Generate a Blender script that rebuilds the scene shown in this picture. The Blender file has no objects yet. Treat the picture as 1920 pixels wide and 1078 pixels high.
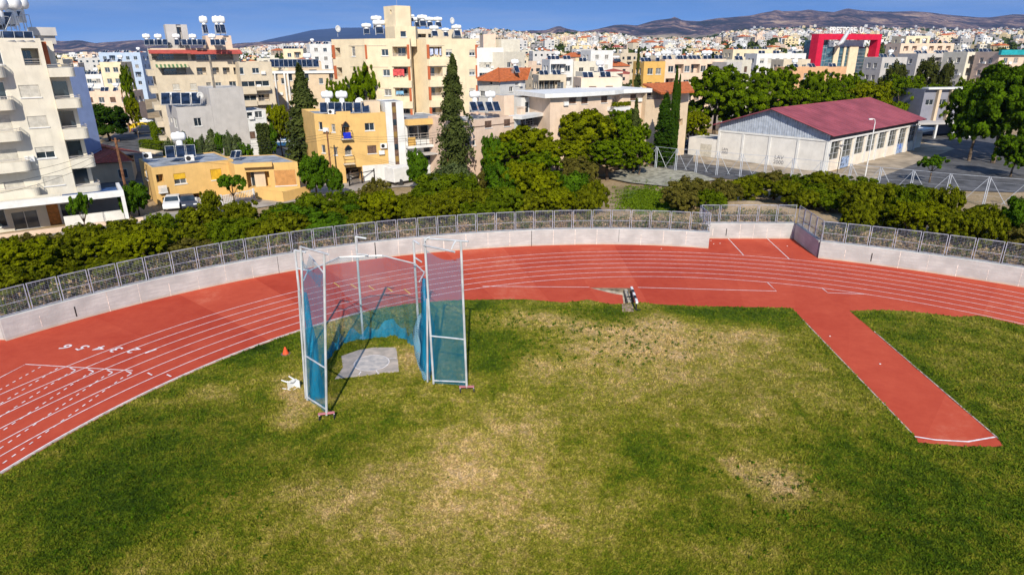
import bpy, math, random
import numpy as np
from math import radians, sin, cos, tan, pi, atan2, hypot
random.seed(7)
S = bpy.context.scene
COL = S.collection
# ------------------------------------------------------------------ camera
F_PX, PITCH, ROLL, HCAM = 1202.0, math.atan(444/1202.0), -0.0038, 18.2
cam = bpy.data.objects.new('camera', bpy.data.cameras.new('camera'))
COL.objects.link(cam); S.camera = cam
cam.data.sensor_width = 36.0
cam.data.lens = F_PX/1920*36
cam.data.clip_start = 0.3; cam.data.clip_end = 60000
cam.location = (0, 0, HCAM)
from mathutils import Matrix, Vector
_F = np.array([0, cos(PITCH), -sin(PITCH)]); _R0 = np.array([1., 0, 0]); _U0 = np.cross(_R0, _F)
_R = cos(ROLL)*_R0+sin(ROLL)*_U0; _U = -sin(ROLL)*_R0+cos(ROLL)*_U0
cam.rotation_euler = Matrix(((_R[0], _U[0], -_F[0]), (_R[1], _U[1], -_F[1]), (_R[2], _U[2], -_F[2]))).to_euler()
# ------------------------------------------------------------------ light
SUN_EL = radians(35.5)
sun = bpy.data.objects.new('sun', bpy.data.lights.new('sun', 'SUN')); COL.objects.link(sun)
sun.data.energy = 5.0; sun.data.angle = radians(0.5); sun.data.color = (1, .93, .80)
sun.rotation_euler = Vector((0.04*cos(SUN_EL), -cos(SUN_EL), sin(SUN_EL))).to_track_quat('Z', 'Y').to_euler()
W = bpy.data.worlds.new('World'); S.world = W; W.use_nodes = True
nt = W.node_tree; nt.nodes.clear()
wo = nt.nodes.new('ShaderNodeOutputWorld'); bg = nt.nodes.new('ShaderNodeBackground')
sky = nt.nodes.new('ShaderNodeTexSky'); sky.sky_type = 'NISHITA'; sky.sun_disc = False
sky.sun_elevation = SUN_EL; sky.sun_rotation = radians(178); sky.altitude = 0
sky.air_density = 1.0; sky.dust_density = 0.15; sky.ozone_density = 3.0
hs = nt.nodes.new('ShaderNodeHueSaturation'); hs.inputs['Saturation'].default_value = 1.16; hs.inputs['Value'].default_value = 1.75
tc = nt.nodes.new('ShaderNodeTexCoord'); mp = nt.nodes.new('ShaderNodeMapping'); mp.inputs['Scale'].default_value = (1.3, 1.3, 15)
mp.inputs['Rotation'].default_value = (0, .12, 0)
nz = nt.nodes.new('ShaderNodeTexNoise'); nz.inputs['Scale'].default_value = 2.2; nz.inputs['Detail'].default_value = 9; nz.inputs['Roughness'].default_value = .62
cr = nt.nodes.new('ShaderNodeMapRange'); cr.inputs[1].default_value = .42; cr.inputs[2].default_value = .74; cr.inputs[4].default_value = .55
mx = nt.nodes.new('ShaderNodeMix'); mx.data_type = 'RGBA'; mx.inputs[7].default_value = (4.6, 5.6, 7.0, 1)
L = nt.links
L.new(tc.outputs['Generated'], mp.inputs[0]); L.new(mp.outputs[0], nz.inputs[0]); L.new(nz.outputs[0], cr.inputs[0])
vm = nt.nodes.new('ShaderNodeVectorMath'); vm.operation = 'MULTIPLY_ADD'; vm.inputs[1].default_value = (1, 1, 4.2); vm.inputs[2].default_value = (0, 0, .24)
L.new(tc.outputs['Generated'], vm.inputs[0]); L.new(vm.outputs[0], sky.inputs[0])
L.new(sky.outputs[0], hs.inputs['Color']); L.new(hs.outputs[0], mx.inputs[6]); L.new(cr.outputs[0], mx.inputs[0])
L.new(mx.outputs[2], bg.inputs[0]); bg.inputs[1].default_value = 0.115; L.new(bg.outputs[0], wo.inputs[0])
S.view_settings.view_transform = 'Standard'; S.view_settings.look = 'None'; S.view_settings.exposure = 0.06; S.view_settings.gamma = 1
S.cycles.use_denoising = True; S.cycles.max_bounces = 5; S.cycles.transparent_max_bounces = 24; S.cycles.volume_bounces = 0
S.cycles.diffuse_bounces = 2; S.cycles.glossy_bounces = 2; S.cycles.caustics_reflective = False; S.cycles.caustics_refractive = False

# ------------------------------------------------------------------ projection helpers (pixel of the photograph -> real point)
def ray(px, py): return (px-960)/F_PX*_R-(py-539)/F_PX*_U+_F
def G(px, py, z=0.):
    d = ray(px, py); t = (z-HCAM)/d[2]; return np.array([d[0]*t, d[1]*t, z])
def AY(px, py, Y):
    d = ray(px, py); t = Y/d[1]; return np.array([d[0]*t, Y, HCAM+d[2]*t])
def proj(x, y, z):
    v = np.array([x, y, z-HCAM]); D = v@_F; return 960+F_PX*(v@_R)/D, 539-F_PX*(v@_U)/D
def mpp(Y, py=200): return Y/1281.0      # metres per photo pixel at distance Y

# ------------------------------------------------------------------ materials
MATS = {}
def mat(name, col, rough=.8, var=.12, scale=1.2, bump=0., metal=0., spec=.3, detail=5, col2=None, lo=.35, hi=.65):
    if name in MATS: return MATS[name]
    m = bpy.data.materials.new(name); m.use_nodes = True; n = m.node_tree.nodes; l = m.node_tree.links
    b = n['Principled BSDF']; b.inputs['Roughness'].default_value = rough; b.inputs['Metallic'].default_value = metal
    b.inputs['Specular IOR Level'].default_value = spec
    g = n.new('ShaderNodeNewGeometry'); t = n.new('ShaderNodeTexNoise'); t.inputs['Scale'].default_value = scale; t.inputs['Detail'].default_value = detail
    l.new(g.outputs['Position'], t.inputs['Vector'])
    mr = n.new('ShaderNodeMapRange'); mr.inputs[1].default_value = lo; mr.inputs[2].default_value = hi; l.new(t.outputs[0], mr.inputs[0])
    x = n.new('ShaderNodeMix'); x.data_type = 'RGBA'
    c2 = col2 or tuple(c*(1-var*2) for c in col)
    x.inputs[6].default_value = (*c2, 1); x.inputs[7].default_value = (*[min(1, c*(1+(0 if col2 else var*.6))) for c in col], 1)
    l.new(mr.outputs[0], x.inputs[0]); l.new(x.outputs[2], b.inputs['Base Color'])
    if bump:
        t2 = n.new('ShaderNodeTexNoise'); t2.inputs['Scale'].default_value = scale*9; t2.inputs['Detail'].default_value = 4; l.new(g.outputs['Position'], t2.inputs['Vector'])
        bp = n.new('ShaderNodeBump'); bp.inputs['Strength'].default_value = bump; bp.inputs['Distance'].default_value = .05
        l.new(t2.outputs[0], bp.inputs['Height']); l.new(bp.outputs[0], b.inputs['Normal'])
    MATS[name] = m; return m
def plaster(name, col, streak=.16):
    """painted wall with rain streaks and fine grain"""
    if name in MATS: return MATS[name]
    m = mat(name, col, .85, .05, .9, .15)
    n = m.node_tree.nodes; l = m.node_tree.links; b = n['Principled BSDF']
    src = b.inputs['Base Color'].links[0].from_socket
    g = n.new('ShaderNodeNewGeometry'); mpn = n.new('ShaderNodeMapping'); mpn.inputs['Scale'].default_value = (2.2, 2.2, .22)
    t = n.new('ShaderNodeTexNoise'); t.inputs['Scale'].default_value = 1.3; t.inputs['Detail'].default_value = 7; t.inputs['Roughness'].default_value = .7
    l.new(g.outputs['Position'], mpn.inputs[0]); l.new(mpn.outputs[0], t.inputs['Vector'])
    mr = n.new('ShaderNodeMapRange'); mr.inputs[1].default_value = .52; mr.inputs[2].default_value = .8; mr.inputs[4].default_value = streak*2.4; l.new(t.outputs[0], mr.inputs[0])
    x = n.new('ShaderNodeMix'); x.data_type = 'RGBA'; x.inputs[7].default_value = (*[c*.55+.02 for c in col], 1)
    l.new(mr.outputs[0], x.inputs[0]); l.new(src, x.inputs[6]); l.new(x.outputs[2], b.inputs['Base Color'])
    return m
def glass(name='glass', col=(.03, .045, .06)):
    return mat(name, col, .12, .3, .7, spec=.8)
def leafmat(name, dark, light, trans=.25):
    if name in MATS: return MATS[name]
    m = bpy.data.materials.new(name); m.use_nodes = True; n = m.node_tree.nodes; l = m.node_tree.links; n.clear()
    o = n.new('ShaderNodeOutputMaterial'); d = n.new('ShaderNodeBsdfDiffuse'); tr = n.new('ShaderNodeBsdfTranslucent'); ms = n.new('ShaderNodeMixShader'); ms.inputs[0].default_value = trans
    at = n.new('ShaderNodeAttribute'); at.attribute_name = 'tint'
    g = n.new('ShaderNodeNewGeometry'); t = n.new('ShaderNodeTexNoise'); t.inputs['Scale'].default_value = .5; t.inputs['Detail'].default_value = 2; l.new(g.outputs['Position'], t.inputs['Vector'])
    ad = n.new('ShaderNodeMath'); ad.operation = 'MULTIPLY_ADD'; ad.inputs[1].default_value = .6; ad.inputs[2].default_value = -.1; l.new(t.outputs[0], ad.inputs[0])
    a2 = n.new('ShaderNodeMath'); a2.operation = 'MULTIPLY_ADD'; a2.inputs[1].default_value = .75; l.new(at.outputs['Fac'], a2.inputs[0]); l.new(ad.outputs[0], a2.inputs[2])
    x = n.new('ShaderNodeMix'); x.data_type = 'RGBA'; x.inputs[6].default_value = (*dark, 1); x.inputs[7].default_value = (*light, 1)
    l.new(a2.outputs[0], x.inputs[0]); l.new(x.outputs[2], d.inputs[0]); l.new(x.outputs[2], tr.inputs[0])
    l.new(d.outputs[0], ms.inputs[1]); l.new(tr.outputs[0], ms.inputs[2]); l.new(ms.outputs[0], o.inputs[0])
    MATS[name] = m; return m

# ------------------------------------------------------------------ mesh builder
Z3 = np.array([0., 0, 1])
class MB:
    def __init__(s): s.v = []; s.f = []; s.m = []
    def add(s, vs, fs, mi=0):
        b = len(s.v); s.v += [tuple(map(float, p)) for p in vs]; s.f += [tuple(b+i for i in q) for q in fs]; s.m += [mi]*len(fs)
    def quad(s, a, b, c, d, mi=0): s.add([a, b, c, d], [(0, 1, 2, 3)], mi)
    def box(s, x0, y0, z0, x1, y1, z1, mi=0):
        s.add([(x0, y0, z0), (x1, y0, z0), (x1, y1, z0), (x0, y1, z0), (x0, y0, z1), (x1, y0, z1), (x1, y1, z1), (x0, y1, z1)],
              [(0, 3, 2, 1), (4, 5, 6, 7), (0, 1, 5, 4), (1, 2, 6, 5), (2, 3, 7, 6), (3, 0, 4, 7)], mi)
    def obox(s, O, U, N, u0, u1, n0, n1, z0, z1, mi=0):
        O = np.array([O[0], O[1], 0.]); U = np.array([U[0], U[1], 0.]); N = np.array([N[0], N[1], 0.])
        p = lambda u, n, z: O+U*u+N*n+Z3*z
        s.add([p(u0, n0, z0), p(u1, n0, z0), p(u1, n1, z0), p(u0, n1, z0), p(u0, n0, z1), p(u1, n0, z1), p(u1, n1, z1), p(u0, n1, z1)],
              [(0, 3, 2, 1), (4, 5, 6, 7), (0, 1, 5, 4), (1, 2, 6, 5), (2, 3, 7, 6), (3, 0, 4, 7)], mi)
    def prism(s, poly, z0, z1, mi=0):
        n = len(poly); s.add([(p[0], p[1], z0) for p in poly]+[(p[0], p[1], z1) for p in poly],
              [tuple(range(n-1, -1, -1)), tuple(range(n, 2*n))]+[(i, (i+1) % n, n+(i+1) % n, n+i) for i in range(n)], mi)
    def tube(s, pts, r, n=6, mi=0, caps=True):
        pts = [np.array(p, float) for p in pts]; k = len(pts); rr = r if isinstance(r, (list, tuple)) else [r]*k
        vs = []; pa = None
        for i, p in enumerate(pts):
            t = pts[min(i+1, k-1)]-pts[max(i-1, 0)]; t /= (np.linalg.norm(t)+1e-9)
            if pa is None: pa = np.cross(t, [0, 0, 1.] if abs(t[2]) < .9 else [1., 0, 0])
            a = pa-t*(pa@t); a /= (np.linalg.norm(a)+1e-9); pa = a; b = np.cross(t, a)
            vs += [p+rr[i]*(a*cos(2*pi*j/n)+b*sin(2*pi*j/n)) for j in range(n)]
        fs = [(i*n+j, i*n+(j+1) % n, (i+1)*n+(j+1) % n, (i+1)*n+j) for i in range(k-1) for j in range(n)]
        if caps: fs += [tuple(range(n-1, -1, -1)), tuple(range((k-1)*n, k*n))]
        s.add(vs, fs, mi)
    def bar(s, a, b, w=.05, mi=0): s.tube([a, b], w, 4, mi)
    def lathe(s, prof, n=12, o=(0, 0, 0), axis='z', mi=0):
        vs = []
        for (r, h) in prof:
            for j in range(n):
                c, q = r*cos(2*pi*j/n), r*sin(2*pi*j/n)
                vs.append((o[0]+c, o[1]+q, o[2]+h) if axis == 'z' else (o[0]+h, o[1]+c, o[2]+q) if axis == 'x' else (o[0]+q, o[1]+h, o[2]+c))
        k = len(prof); fs = [(i*n+j, i*n+(j+1) % n, (i+1)*n+(j+1) % n, (i+1)*n+j) for i in range(k-1) for j in range(n)]
        fs += [tuple(range(n-1, -1, -1)), tuple(range((k-1)*n, k*n))]
        s.add(vs, fs, mi)
    def build(s, name, mats, parent=None, world=True, smooth=False, bevel=0):
        me = bpy.data.meshes.new(name); off = np.zeros(3)
        if parent is not None and world:
            p = parent
            while p is not None: off += np.array(p.location); p = p.parent
        v = np.array(s.v, float).reshape(-1, 3)-off
        me.from_pydata(v.tolist(), [], s.f)
        for m in (mats if isinstance(mats, (list, tuple)) else [mats]): me.materials.append(m)
        me.polygons.foreach_set('material_index', s.m)
        if smooth: me.polygons.foreach_set('use_smooth', [True]*len(s.f))
        me.update()
        o = bpy.data.objects.new(name, me); COL.objects.link(o)
        if parent is not None: o.parent = parent
        if bevel:
            b = o.modifiers.new('bevel', 'BEVEL'); b.width = bevel; b.segments = 2; b.limit_method = 'ANGLE'
        return o
def tag(o, label=None, cat=None, group=None, kind=None):
    if label: o['label'] = label
    if cat: o['category'] = cat
    if group: o['group'] = group
    if kind: o['kind'] = kind
    return o
def T(name, label, cat, loc=(0, 0, 0), group=None, rz=0):
    o = bpy.data.objects.new(name, None); COL.objects.link(o); o.location = tuple(map(float, loc)); o.rotation_euler = (0, 0, rz); o.empty_display_size = .3
    return tag(o, label, cat, group)
KIDS = {}
def copytree(o, parent=None, mats=None):
    c = o.copy(); COL.objects.link(c); c.parent = parent
    for ch in [k for k in bpy.data.objects if k.parent == o] if o not in KIDS else KIDS[o]: copytree(ch, c)
    return c
def regkids(o):
    KIDS[o] = [k for k in bpy.data.objects if k.parent == o]
    for k in KIDS[o]: regkids(k)
def place(proto, loc, rz=0, sc=1., label=None, cat=None, group=None):
    c = copytree(proto); c.location = tuple(map(float, loc)); c.rotation_euler = (0, 0, rz); c.scale = (sc,)*3 if not isinstance(sc, (tuple, list)) else sc
    return tag(c, label, cat, group)
PROTO_FIRST = {}
def npmesh(name, v, quads, mat_, parent=None, tint=None, smooth=False):
    me = bpy.data.meshes.new(name); v = np.asarray(v, np.float32); q = np.asarray(quads, np.int32); k = q.shape[1]
    me.vertices.add(len(v)); me.vertices.foreach_set('co', v.ravel()); me.loops.add(q.size); me.loops.foreach_set('vertex_index', q.ravel())
    me.polygons.add(len(q)); me.polygons.foreach_set('loop_start', np.arange(len(q), dtype=np.int32)*k)
    try: me.polygons.foreach_set('loop_total', np.full(len(q), k, np.int32))
    except Exception: pass
    if smooth: me.polygons.foreach_set('use_smooth', np.ones(len(q), bool))
    if tint is not None:
        a = me.attributes.new('tint', 'FLOAT', 'FACE'); a.data.foreach_set('value', np.asarray(tint, np.float32))
    me.materials.append(mat_); me.update(calc_edges=True); me.validate()
    o = bpy.data.objects.new(name, me); COL.objects.link(o)
    if parent is not None: o.parent = parent
    return o
ORD = lambda n: ('%d%s' % (n, 'th' if 10 <= n % 100 <= 20 else {1: 'st', 2: 'nd', 3: 'rd'}.get(n % 10, 'th')))

# ================================================================== GROUND, TRACK, FIELD
CX, CY, R0 = 10.85, 16.2, 35.65
def pip(P, poly):
    P = np.asarray(P); x, y = P[:, 0], P[:, 1]; inside = np.zeros(len(P), bool); n = len(poly); j = n-1
    for i in range(n):
        xi, yi = poly[i][:2]; xj, yj = poly[j][:2]
        c = ((yi > y) != (yj > y)) & (x < (xj-xi)*(y-yi)/((yj-yi) if yj != yi else 1e-9)+xi)
        inside ^= c; j = i
    return inside
def blobmask(n, l, pos, blobs):
    """sum of soft spots lying on the ground: (x, y, radius x, radius y, amount)"""
    out = None
    for (bx, by, rx, ry, am) in blobs:
        v = n.new('ShaderNodeVectorMath'); v.operation = 'SUBTRACT'; v.inputs[1].default_value = (bx, by, 0); l.new(pos, v.inputs[0])
        w = n.new('ShaderNodeVectorMath'); w.operation = 'MULTIPLY'; w.inputs[1].default_value = (1/rx, 1/ry, 0); l.new(v.outputs[0], w.inputs[0])
        q = n.new('ShaderNodeVectorMath'); q.operation = 'LENGTH'; l.new(w.outputs[0], q.inputs[0])
        m = n.new('ShaderNodeMapRange'); m.interpolation_type = 'SMOOTHSTEP'; m.inputs[1].default_value = 1.25; m.inputs[2].default_value = .15; m.inputs[3].default_value = 0; m.inputs[4].default_value = am
        l.new(q.outputs['Value'], m.inputs[0])
        if out is None: out = m.outputs[0]
        else:
            a = n.new('ShaderNodeMath'); l.new(out, a.inputs[0]); l.new(m.outputs[0], a.inputs[1]); out = a.outputs[0]
    return out
def pb(px, py, rx, ry, am, z=0):   # spot given where it lies in the photograph
    g = G(px, py, z); e = G(px+rx, py, z); d = G(px, py-ry, z)
    return (g[0], g[1], max(.2, abs(e[0]-g[0])), max(.2, abs(d[1]-g[1])), am)
def noise(n, l, pos, scale, detail=5, rough=.55, dist=0.):
    t = n.new('ShaderNodeTexNoise'); t.inputs['Scale'].default_value = scale; t.inputs['Detail'].default_value = detail; t.inputs['Roughness'].default_value = rough; t.inputs['Distortion'].default_value = dist
    l.new(pos, t.inputs['Vector']); return t.outputs[0]
def mth(n, l, op, a, b=None, c=None):
    x = n.new('ShaderNodeMath'); x.operation = op
    for i, q in enumerate((a, b, c)):
        if q is None: continue
        if isinstance(q, (int, float)): x.inputs[i].default_value = q
        else: l.new(q, x.inputs[i])
    return x.outputs[0]
def ramp(n, l, fac, stops):
    r = n.new('ShaderNodeValToRGB'); e = r.color_ramp.elements
    while len(e) < len(stops): e.new(.5)
    for i, (p, c) in enumerate(stops): e[i].position = p; e[i].color = (*c, 1)
    l.new(fac, r.inputs[0]); return r.outputs[0]
DRY = [pb(880, 880, 330, 180, .20), pb(870, 850, 80, 60, .14), pb(960, 780, 120, 60, .08), pb(800, 960, 420, 160, .10), pb(1150, 640, 200, 80, .30), pb(1300, 640, 150, 60, .16), pb(1000, 690, 60, 30, .22), pb(960, 600, 90, 22, .26),
       pb(1080, 600, 80, 25, .2), pb(1240, 600, 60, 20, .22), pb(1230, 740, 260, 90, .14), pb(1430, 890, 110, 55, .30), pb(1480, 910, 50, 30, .15), pb(1480, 700, 160, 120, .12), pb(1600, 790, 90, 110, .09),
       pb(560, 770, 60, 45, .34), pb(545, 720, 40, 30, .28), pb(640, 610, 60, 35, .30), pb(620, 930, 90, 40, .16), pb(780, 660, 60, 40, .26), pb(400, 735, 50, 25, .16), pb(250, 755, 120, 10, .16), pb(700, 730, 160, 50, .10),
       pb(1420, 630, 80, 18, .18), pb(1560, 940, 90, 40, .08), pb(1750, 1000, 200, 80, -.04), pb(1100, 960, 200, 90, .03), pb(310, 1050, 120, 40, .14), pb(1400, 1040, 120, 40, .08), pb(1850, 700, 90, 90, .05),
       pb(1640, 690, 60, 60, -.10), pb(920, 700, 60, 60, -.05), pb(940, 640, 110, 60, -.14), pb(1120, 590, 90, 22, -.34), pb(900, 575, 40, 12, -.25), pb(1400, 592, 220, 20, -.22), pb(1620, 830, 110, 100, -.14), pb(1700, 900, 260, 120, -.10),
       pb(1700, 620, 120, 40, -.12), pb(1800, 760, 100, 110, -.10), pb(450, 660, 120, 30, -.20), pb(300, 880, 260, 130, -.12), pb(150, 960, 200, 100, -.10), pb(500, 640, 60, 25, -.2), pb(640, 830, 130, 70, -.08), pb(1700, 1040, 260, 60, -.12), pb(760, 800, 160, 50, -.06), pb(1260, 820, 120, 60, -.06), pb(1150, 860, 140, 60, -.08)]
DARK = [pb(300, 850, 260, 120, .35), pb(640, 880, 200, 80, .22), pb(1560, 950, 300, 90, .25), pb(1800, 660, 140, 60, .12), pb(1160, 590, 120, 18, .30), pb(1000, 780, 120, 40, .12), pb(1350, 720, 150, 40, .16), pb(880, 1050, 200, 60, .14), pb(150, 1030, 150, 60, .2)]
def grassmat(name, tuft=False):
    m = bpy.data.materials.new(name); m.use_nodes = True; n = m.node_tree.nodes; l = m.node_tree.links; b = n['Principled BSDF']
    g = n.new('ShaderNodeNewGeometry'); pos = g.outputs['Position']
    a = noise(n, l, pos, .11, 4, .6); c = noise(n, l, pos, .55, 6, .68, .4); d = noise(n, l, pos, 3.2, 5, .7, .6); e = noise(n, l, pos, 13, 4, .7, .5)
    s = mth(n, l, 'MULTIPLY_ADD', a, .34, -.17); s = mth(n, l, 'MULTIPLY_ADD', c, .90, s); s = mth(n, l, 'MULTIPLY_ADD', d, .80, s); s = mth(n, l, 'SUBTRACT', s, .14); s = mth(n, l, 'MULTIPLY_ADD', e, .34, s); s = mth(n, l, 'SUBTRACT', s, .15)
    s = mth(n, l, 'MULTIPLY_ADD', blobmask(n, l, pos, DRY), 1.0, s); s = mth(n, l, 'SUBTRACT', s, .248)
    if tuft:
        at = n.new('ShaderNodeAttribute'); at.attribute_name = 'tint'; s = mth(n, l, 'MULTIPLY_ADD', at.outputs['Fac'], .12, s); s = mth(n, l, 'SUBTRACT', s, .08)
    col = ramp(n, l, s, [(0., (.016, .038, .001)), (.18, (.038, .074, .001)), (.36, (.088, .128, .003)), (.52, (.180, .182, .012)), (.68, (.30, .255, .045)), (.86, (.48, .34, .130)), (1., (.62, .43, .22))])
    x = n.new('ShaderNodeMix'); x.data_type = 'RGBA'; x.blend_type = 'MULTIPLY'; x.inputs[7].default_value = (.50, .56, .46, 1)
    dk = mth(n, l, 'MULTIPLY', blobmask(n, l, pos, DARK), mth(n, l, 'MULTIPLY', c, 2.)); dd = n.new('ShaderNodeClamp'); l.new(dk, dd.inputs[0])
    l.new(dd.outputs[0], x.inputs[0]); l.new(col, x.inputs[6]); l.new(x.outputs[2], b.inputs['Base Color'])
    b.inputs['Roughness'].default_value = .9; b.inputs['Specular IOR Level'].default_value = .15
    if not tuft:
        bp = n.new('ShaderNodeBump'); bp.inputs['Strength'].default_value = .9; bp.inputs['Distance'].default_value = .12
        l.new(mth(n, l, 'ADD', d, e), bp.inputs['Height']); l.new(bp.outputs[0], b.inputs['Normal'])
    return m
M_GRASS = grassmat('grass_field'); M_TUFT = grassmat('grass_tufts', True)
def trackmat():
    m = bpy.data.materials.new('tartan'); m.use_nodes = True; n = m.node_tree.nodes; l = m.node_tree.links; b = n['Principled BSDF']
    g = n.new('ShaderNodeNewGeometry'); pos = g.outputs['Position']; sp = n.new('ShaderNodeSeparateXYZ'); l.new(pos, sp.inputs[0])
    ang = mth(n, l, 'ARCTAN2', mth(n, l, 'SUBTRACT', sp.outputs[1], CY), mth(n, l, 'SUBTRACT', sp.outputs[0], CX))
    seg = mth(n, l, 'FLOOR', mth(n, l, 'MULTIPLY', ang, 8.2)); wn = n.new('ShaderNodeTexWhiteNoise'); wn.noise_dimensions = '1D'; l.new(seg, wn.inputs['W'])
    a = noise(n, l, pos, .22, 6, .65, .5); c = noise(n, l, pos, 1.7, 6, .7); d = noise(n, l, pos, 22, 3, .7)
    s = mth(n, l, 'MULTIPLY_ADD', wn.outputs[0], .22, mth(n, l, 'MULTIPLY', a, .58)); s = mth(n, l, 'MULTIPLY_ADD', c, .34, s); s = mth(n, l, 'MULTIPLY_ADD', d, .18, s)
    col = ramp(n, l, s, [(.26, (.30, .030, .017)), (.50, (.43, .050, .024)), (.76, (.54, .085, .042)), (.92, (.62, .17, .10))])
    l.new(col, b.inputs['Base Color']); b.inputs['Roughness'].default_value = .88; b.inputs['Specular IOR Level'].default_value = .2
    bp = n.new('ShaderNodeBump'); bp.inputs['Strength'].default_value = .25; bp.inputs['Distance'].default_value = .02; l.new(d, bp.inputs['Height']); l.new(bp.outputs[0], b.inputs['Normal'])
    return m
M_TRACK = trackmat()
M_LINE = mat('line_paint', (.86, .80, .80), .7, .14, 3.0)
M_YEL = mat('line_yellow', (.80, .50, .06), .7, .1, 3.0)
M_CONC = mat('concrete', (.50, .475, .44), .9, .14, 1.1, .3)
M_GALV = mat('galvanised', (.50, .53, .60), .45, .12, 2.0, spec=.5)
M_WHITE = mat('white_paint', (.80, .79, .77), .5, .05, 1.5)
M_DARK = mat('dark_void', (.015, .014, .014), .95, .2)
M_BLACK = mat('black_metal', (.025, .025, .028), .5, .2)

PIT = [G(*q) for q in [(1106, 539.5), (1183, 540), (1190, 567), (1169, 569), (1167, 553), (1148, 550)]]
def sheet(name, poly, z, m, hole=None, kind='structure', parent=None):
    from mathutils.geometry import tessellate_polygon
    loops = [[Vector((p[0], p[1], z)) for p in poly]]+([[Vector((p[0], p[1], z)) for p in hole]] if hole else [])
    tri = tessellate_polygon(loops); vs = [tuple(v) for lp in loops for v in lp]
    fs = []
    for t in tri:
        a, b, c = [Vector(vs[i]) for i in t]
        fs.append(tuple(t) if (b-a).cross(c-a).z > 0 else tuple(reversed(t)))
    mb = MB(); mb.add(vs, fs); o = mb.build(name, m, parent); 
    if kind: o['kind'] = kind
    return o
sheet('running_track', [(-110, -40), (110, -40), (110, 66), (-110, 66)], 0, M_TRACK, PIT)
ga = [(CX-R0+.28, -30), (CX-R0+.28, CY)]
t_end = G(700, 580); a_end = atan2(t_end[1]-CY, t_end[0]-CX)
ga += [(CX+(R0-.28)*cos(a), CY+(R0-.28)*sin(a)) for a in np.linspace(pi, a_end, 50)[1:]]
rg = random.Random(3)
def wob(pts, amp=.06, step=.5):
    o = []
    for a, b in zip(pts[:-1], pts[1:]):
        k = max(1, int(hypot(b[0]-a[0], b[1]-a[1])/step))
        for i in range(k): o.append((a[0]+(b[0]-a[0])*i/k+rg.uniform(-amp, amp), a[1]+(b[1]-a[1])*i/k+rg.uniform(-amp, amp)))
    return o+[tuple(pts[-1][:2])]
edge = [G(*q)[:2] for q in [(720, 577), (760, 571), (803, 566), (870, 562), (930, 562), (985, 561), (1060, 568), (1100, 562), (1140, 570), (1168, 570), (1195, 567), (1270, 573), (1400, 576), (1478, 577), (1488, 579)]]
ga += wob([tuple(e) for e in edge]+[(20.98, 44.2)], .05)
ga += wob([(20.98, 44.2), (20.2, 27.8), (20.0, 27.0), (22, 26.65), (24.0, 26.6), (24.15, 27.3), (25.05, 44.0)], .03, .6)
ga += wob([(25.05, 44.0), (27, 44.15), (29.3, 43.9), (32.4, 42.75)], .04)
ga += [(CX+(R0-.3)*cos(a), CY+(R0-.3)*sin(a)) for a in np.linspace(.86, 0, 40)]+[(CX+R0-.3, -30)]
ga = ga[::-1]
sheet('grass_field', ga, .012, M_GRASS)
def band(mb, pts, w, z=.008, closed=False):
    P = [np.array(p[:2], float) for p in pts]; Lr = []
    for i, p in enumerate(P):
        t = P[min(i+1, len(P)-1)]-P[max(i-1, 0)]; t /= np.linalg.norm(t)+1e-9; nn = np.array([-t[1], t[0]]); Lr.append((p-nn*w/2, p+nn*w/2))
    for (a, b), (c, d) in zip(Lr[:-1], Lr[1:]):
        mb.quad((*a, z), (*c, z), (*d, z), (*b, z))
mb = MB()
for k in range(7):
    r = R0+1.22*k; a1 = pi
    pts = [(CX-r, -38)]+[(CX+r*cos(a), CY+r*sin(a)) for a in np.linspace(a1, 0, 130)]+[(CX+r, -38)]
    band(mb, pts, .065, .008)
mb.build('lane_lines', M_LINE)['kind'] = 'structure'
mb = MB()
g2 = lambda *q: [G(*p) for p in q]
for seg in [g2((905, 537), (1105, 538.5)), g2((1196, 539), (1456, 546), (1439, 529.8)), g2((1541, 540), (1552, 549), (1620, 551.5)), g2((1364, 446), (1394, 478.5)), g2((1439, 448), (1480, 486)),
            g2((0, 708), (48, 683), (249, 695)), g2((-300, 880), (0, 708))]:
    band(mb, seg, .07, .012)
for a in [((277, 699), (285, 703.3)), ((313, 702), (321, 706))]: band(mb, g2(*a), .09, .013)
def z3(x, y): return (x/3.5925, 600+y/3.5925)
dl = [((265, 320), (-90, 520), 8), ((380, 330), (-40, 590), 9), ((445, 370), (-60, 690), 10), ((570, 378), (-20, 770), 12), ((692, 385), (-50, 900), 15), ((820, 392), (-30, 1000), 17)]
for a, b, k in dl:
    A, B = G(*z3(*a)), G(*z3(*b)); d = (B-A)/k
    for i in range(k+1): band(mb, [A+d*(i-.22), A+d*(i+.22)], .075, .013)
for (x, y) in [(490, 335), (612, 345), (740, 350), (868, 356)]:
    band(mb, g2(z3(x-18, y-12), z3(x+18, y+2)), .08, .016); band(mb, g2(z3(x+18, y+4), z3(x-12, y+22)), .08, .017)
mb.build('track_markings', M_LINE)['kind'] = 'structure'
mb = MB()
for a in [((626, 530), (637, 538)), ((658, 533), (669, 540.5)), ((691, 536), (702, 543.5)), ((727, 540), (736, 547)), ((758, 542), (769, 551)), ((794, 546), (803, 554))]: band(mb, g2(*a), .10, .013)
mb.build('relay_marks', M_YEL)['kind'] = 'structure'
mb = MB(); band(mb, [(20.05, 27.55), (21, 27.22), (22.5, 27.05), (24.12, 27.45)], .10, .012)
mb.build('throwing_arc', M_LINE)['kind'] = 'structure'
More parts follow.
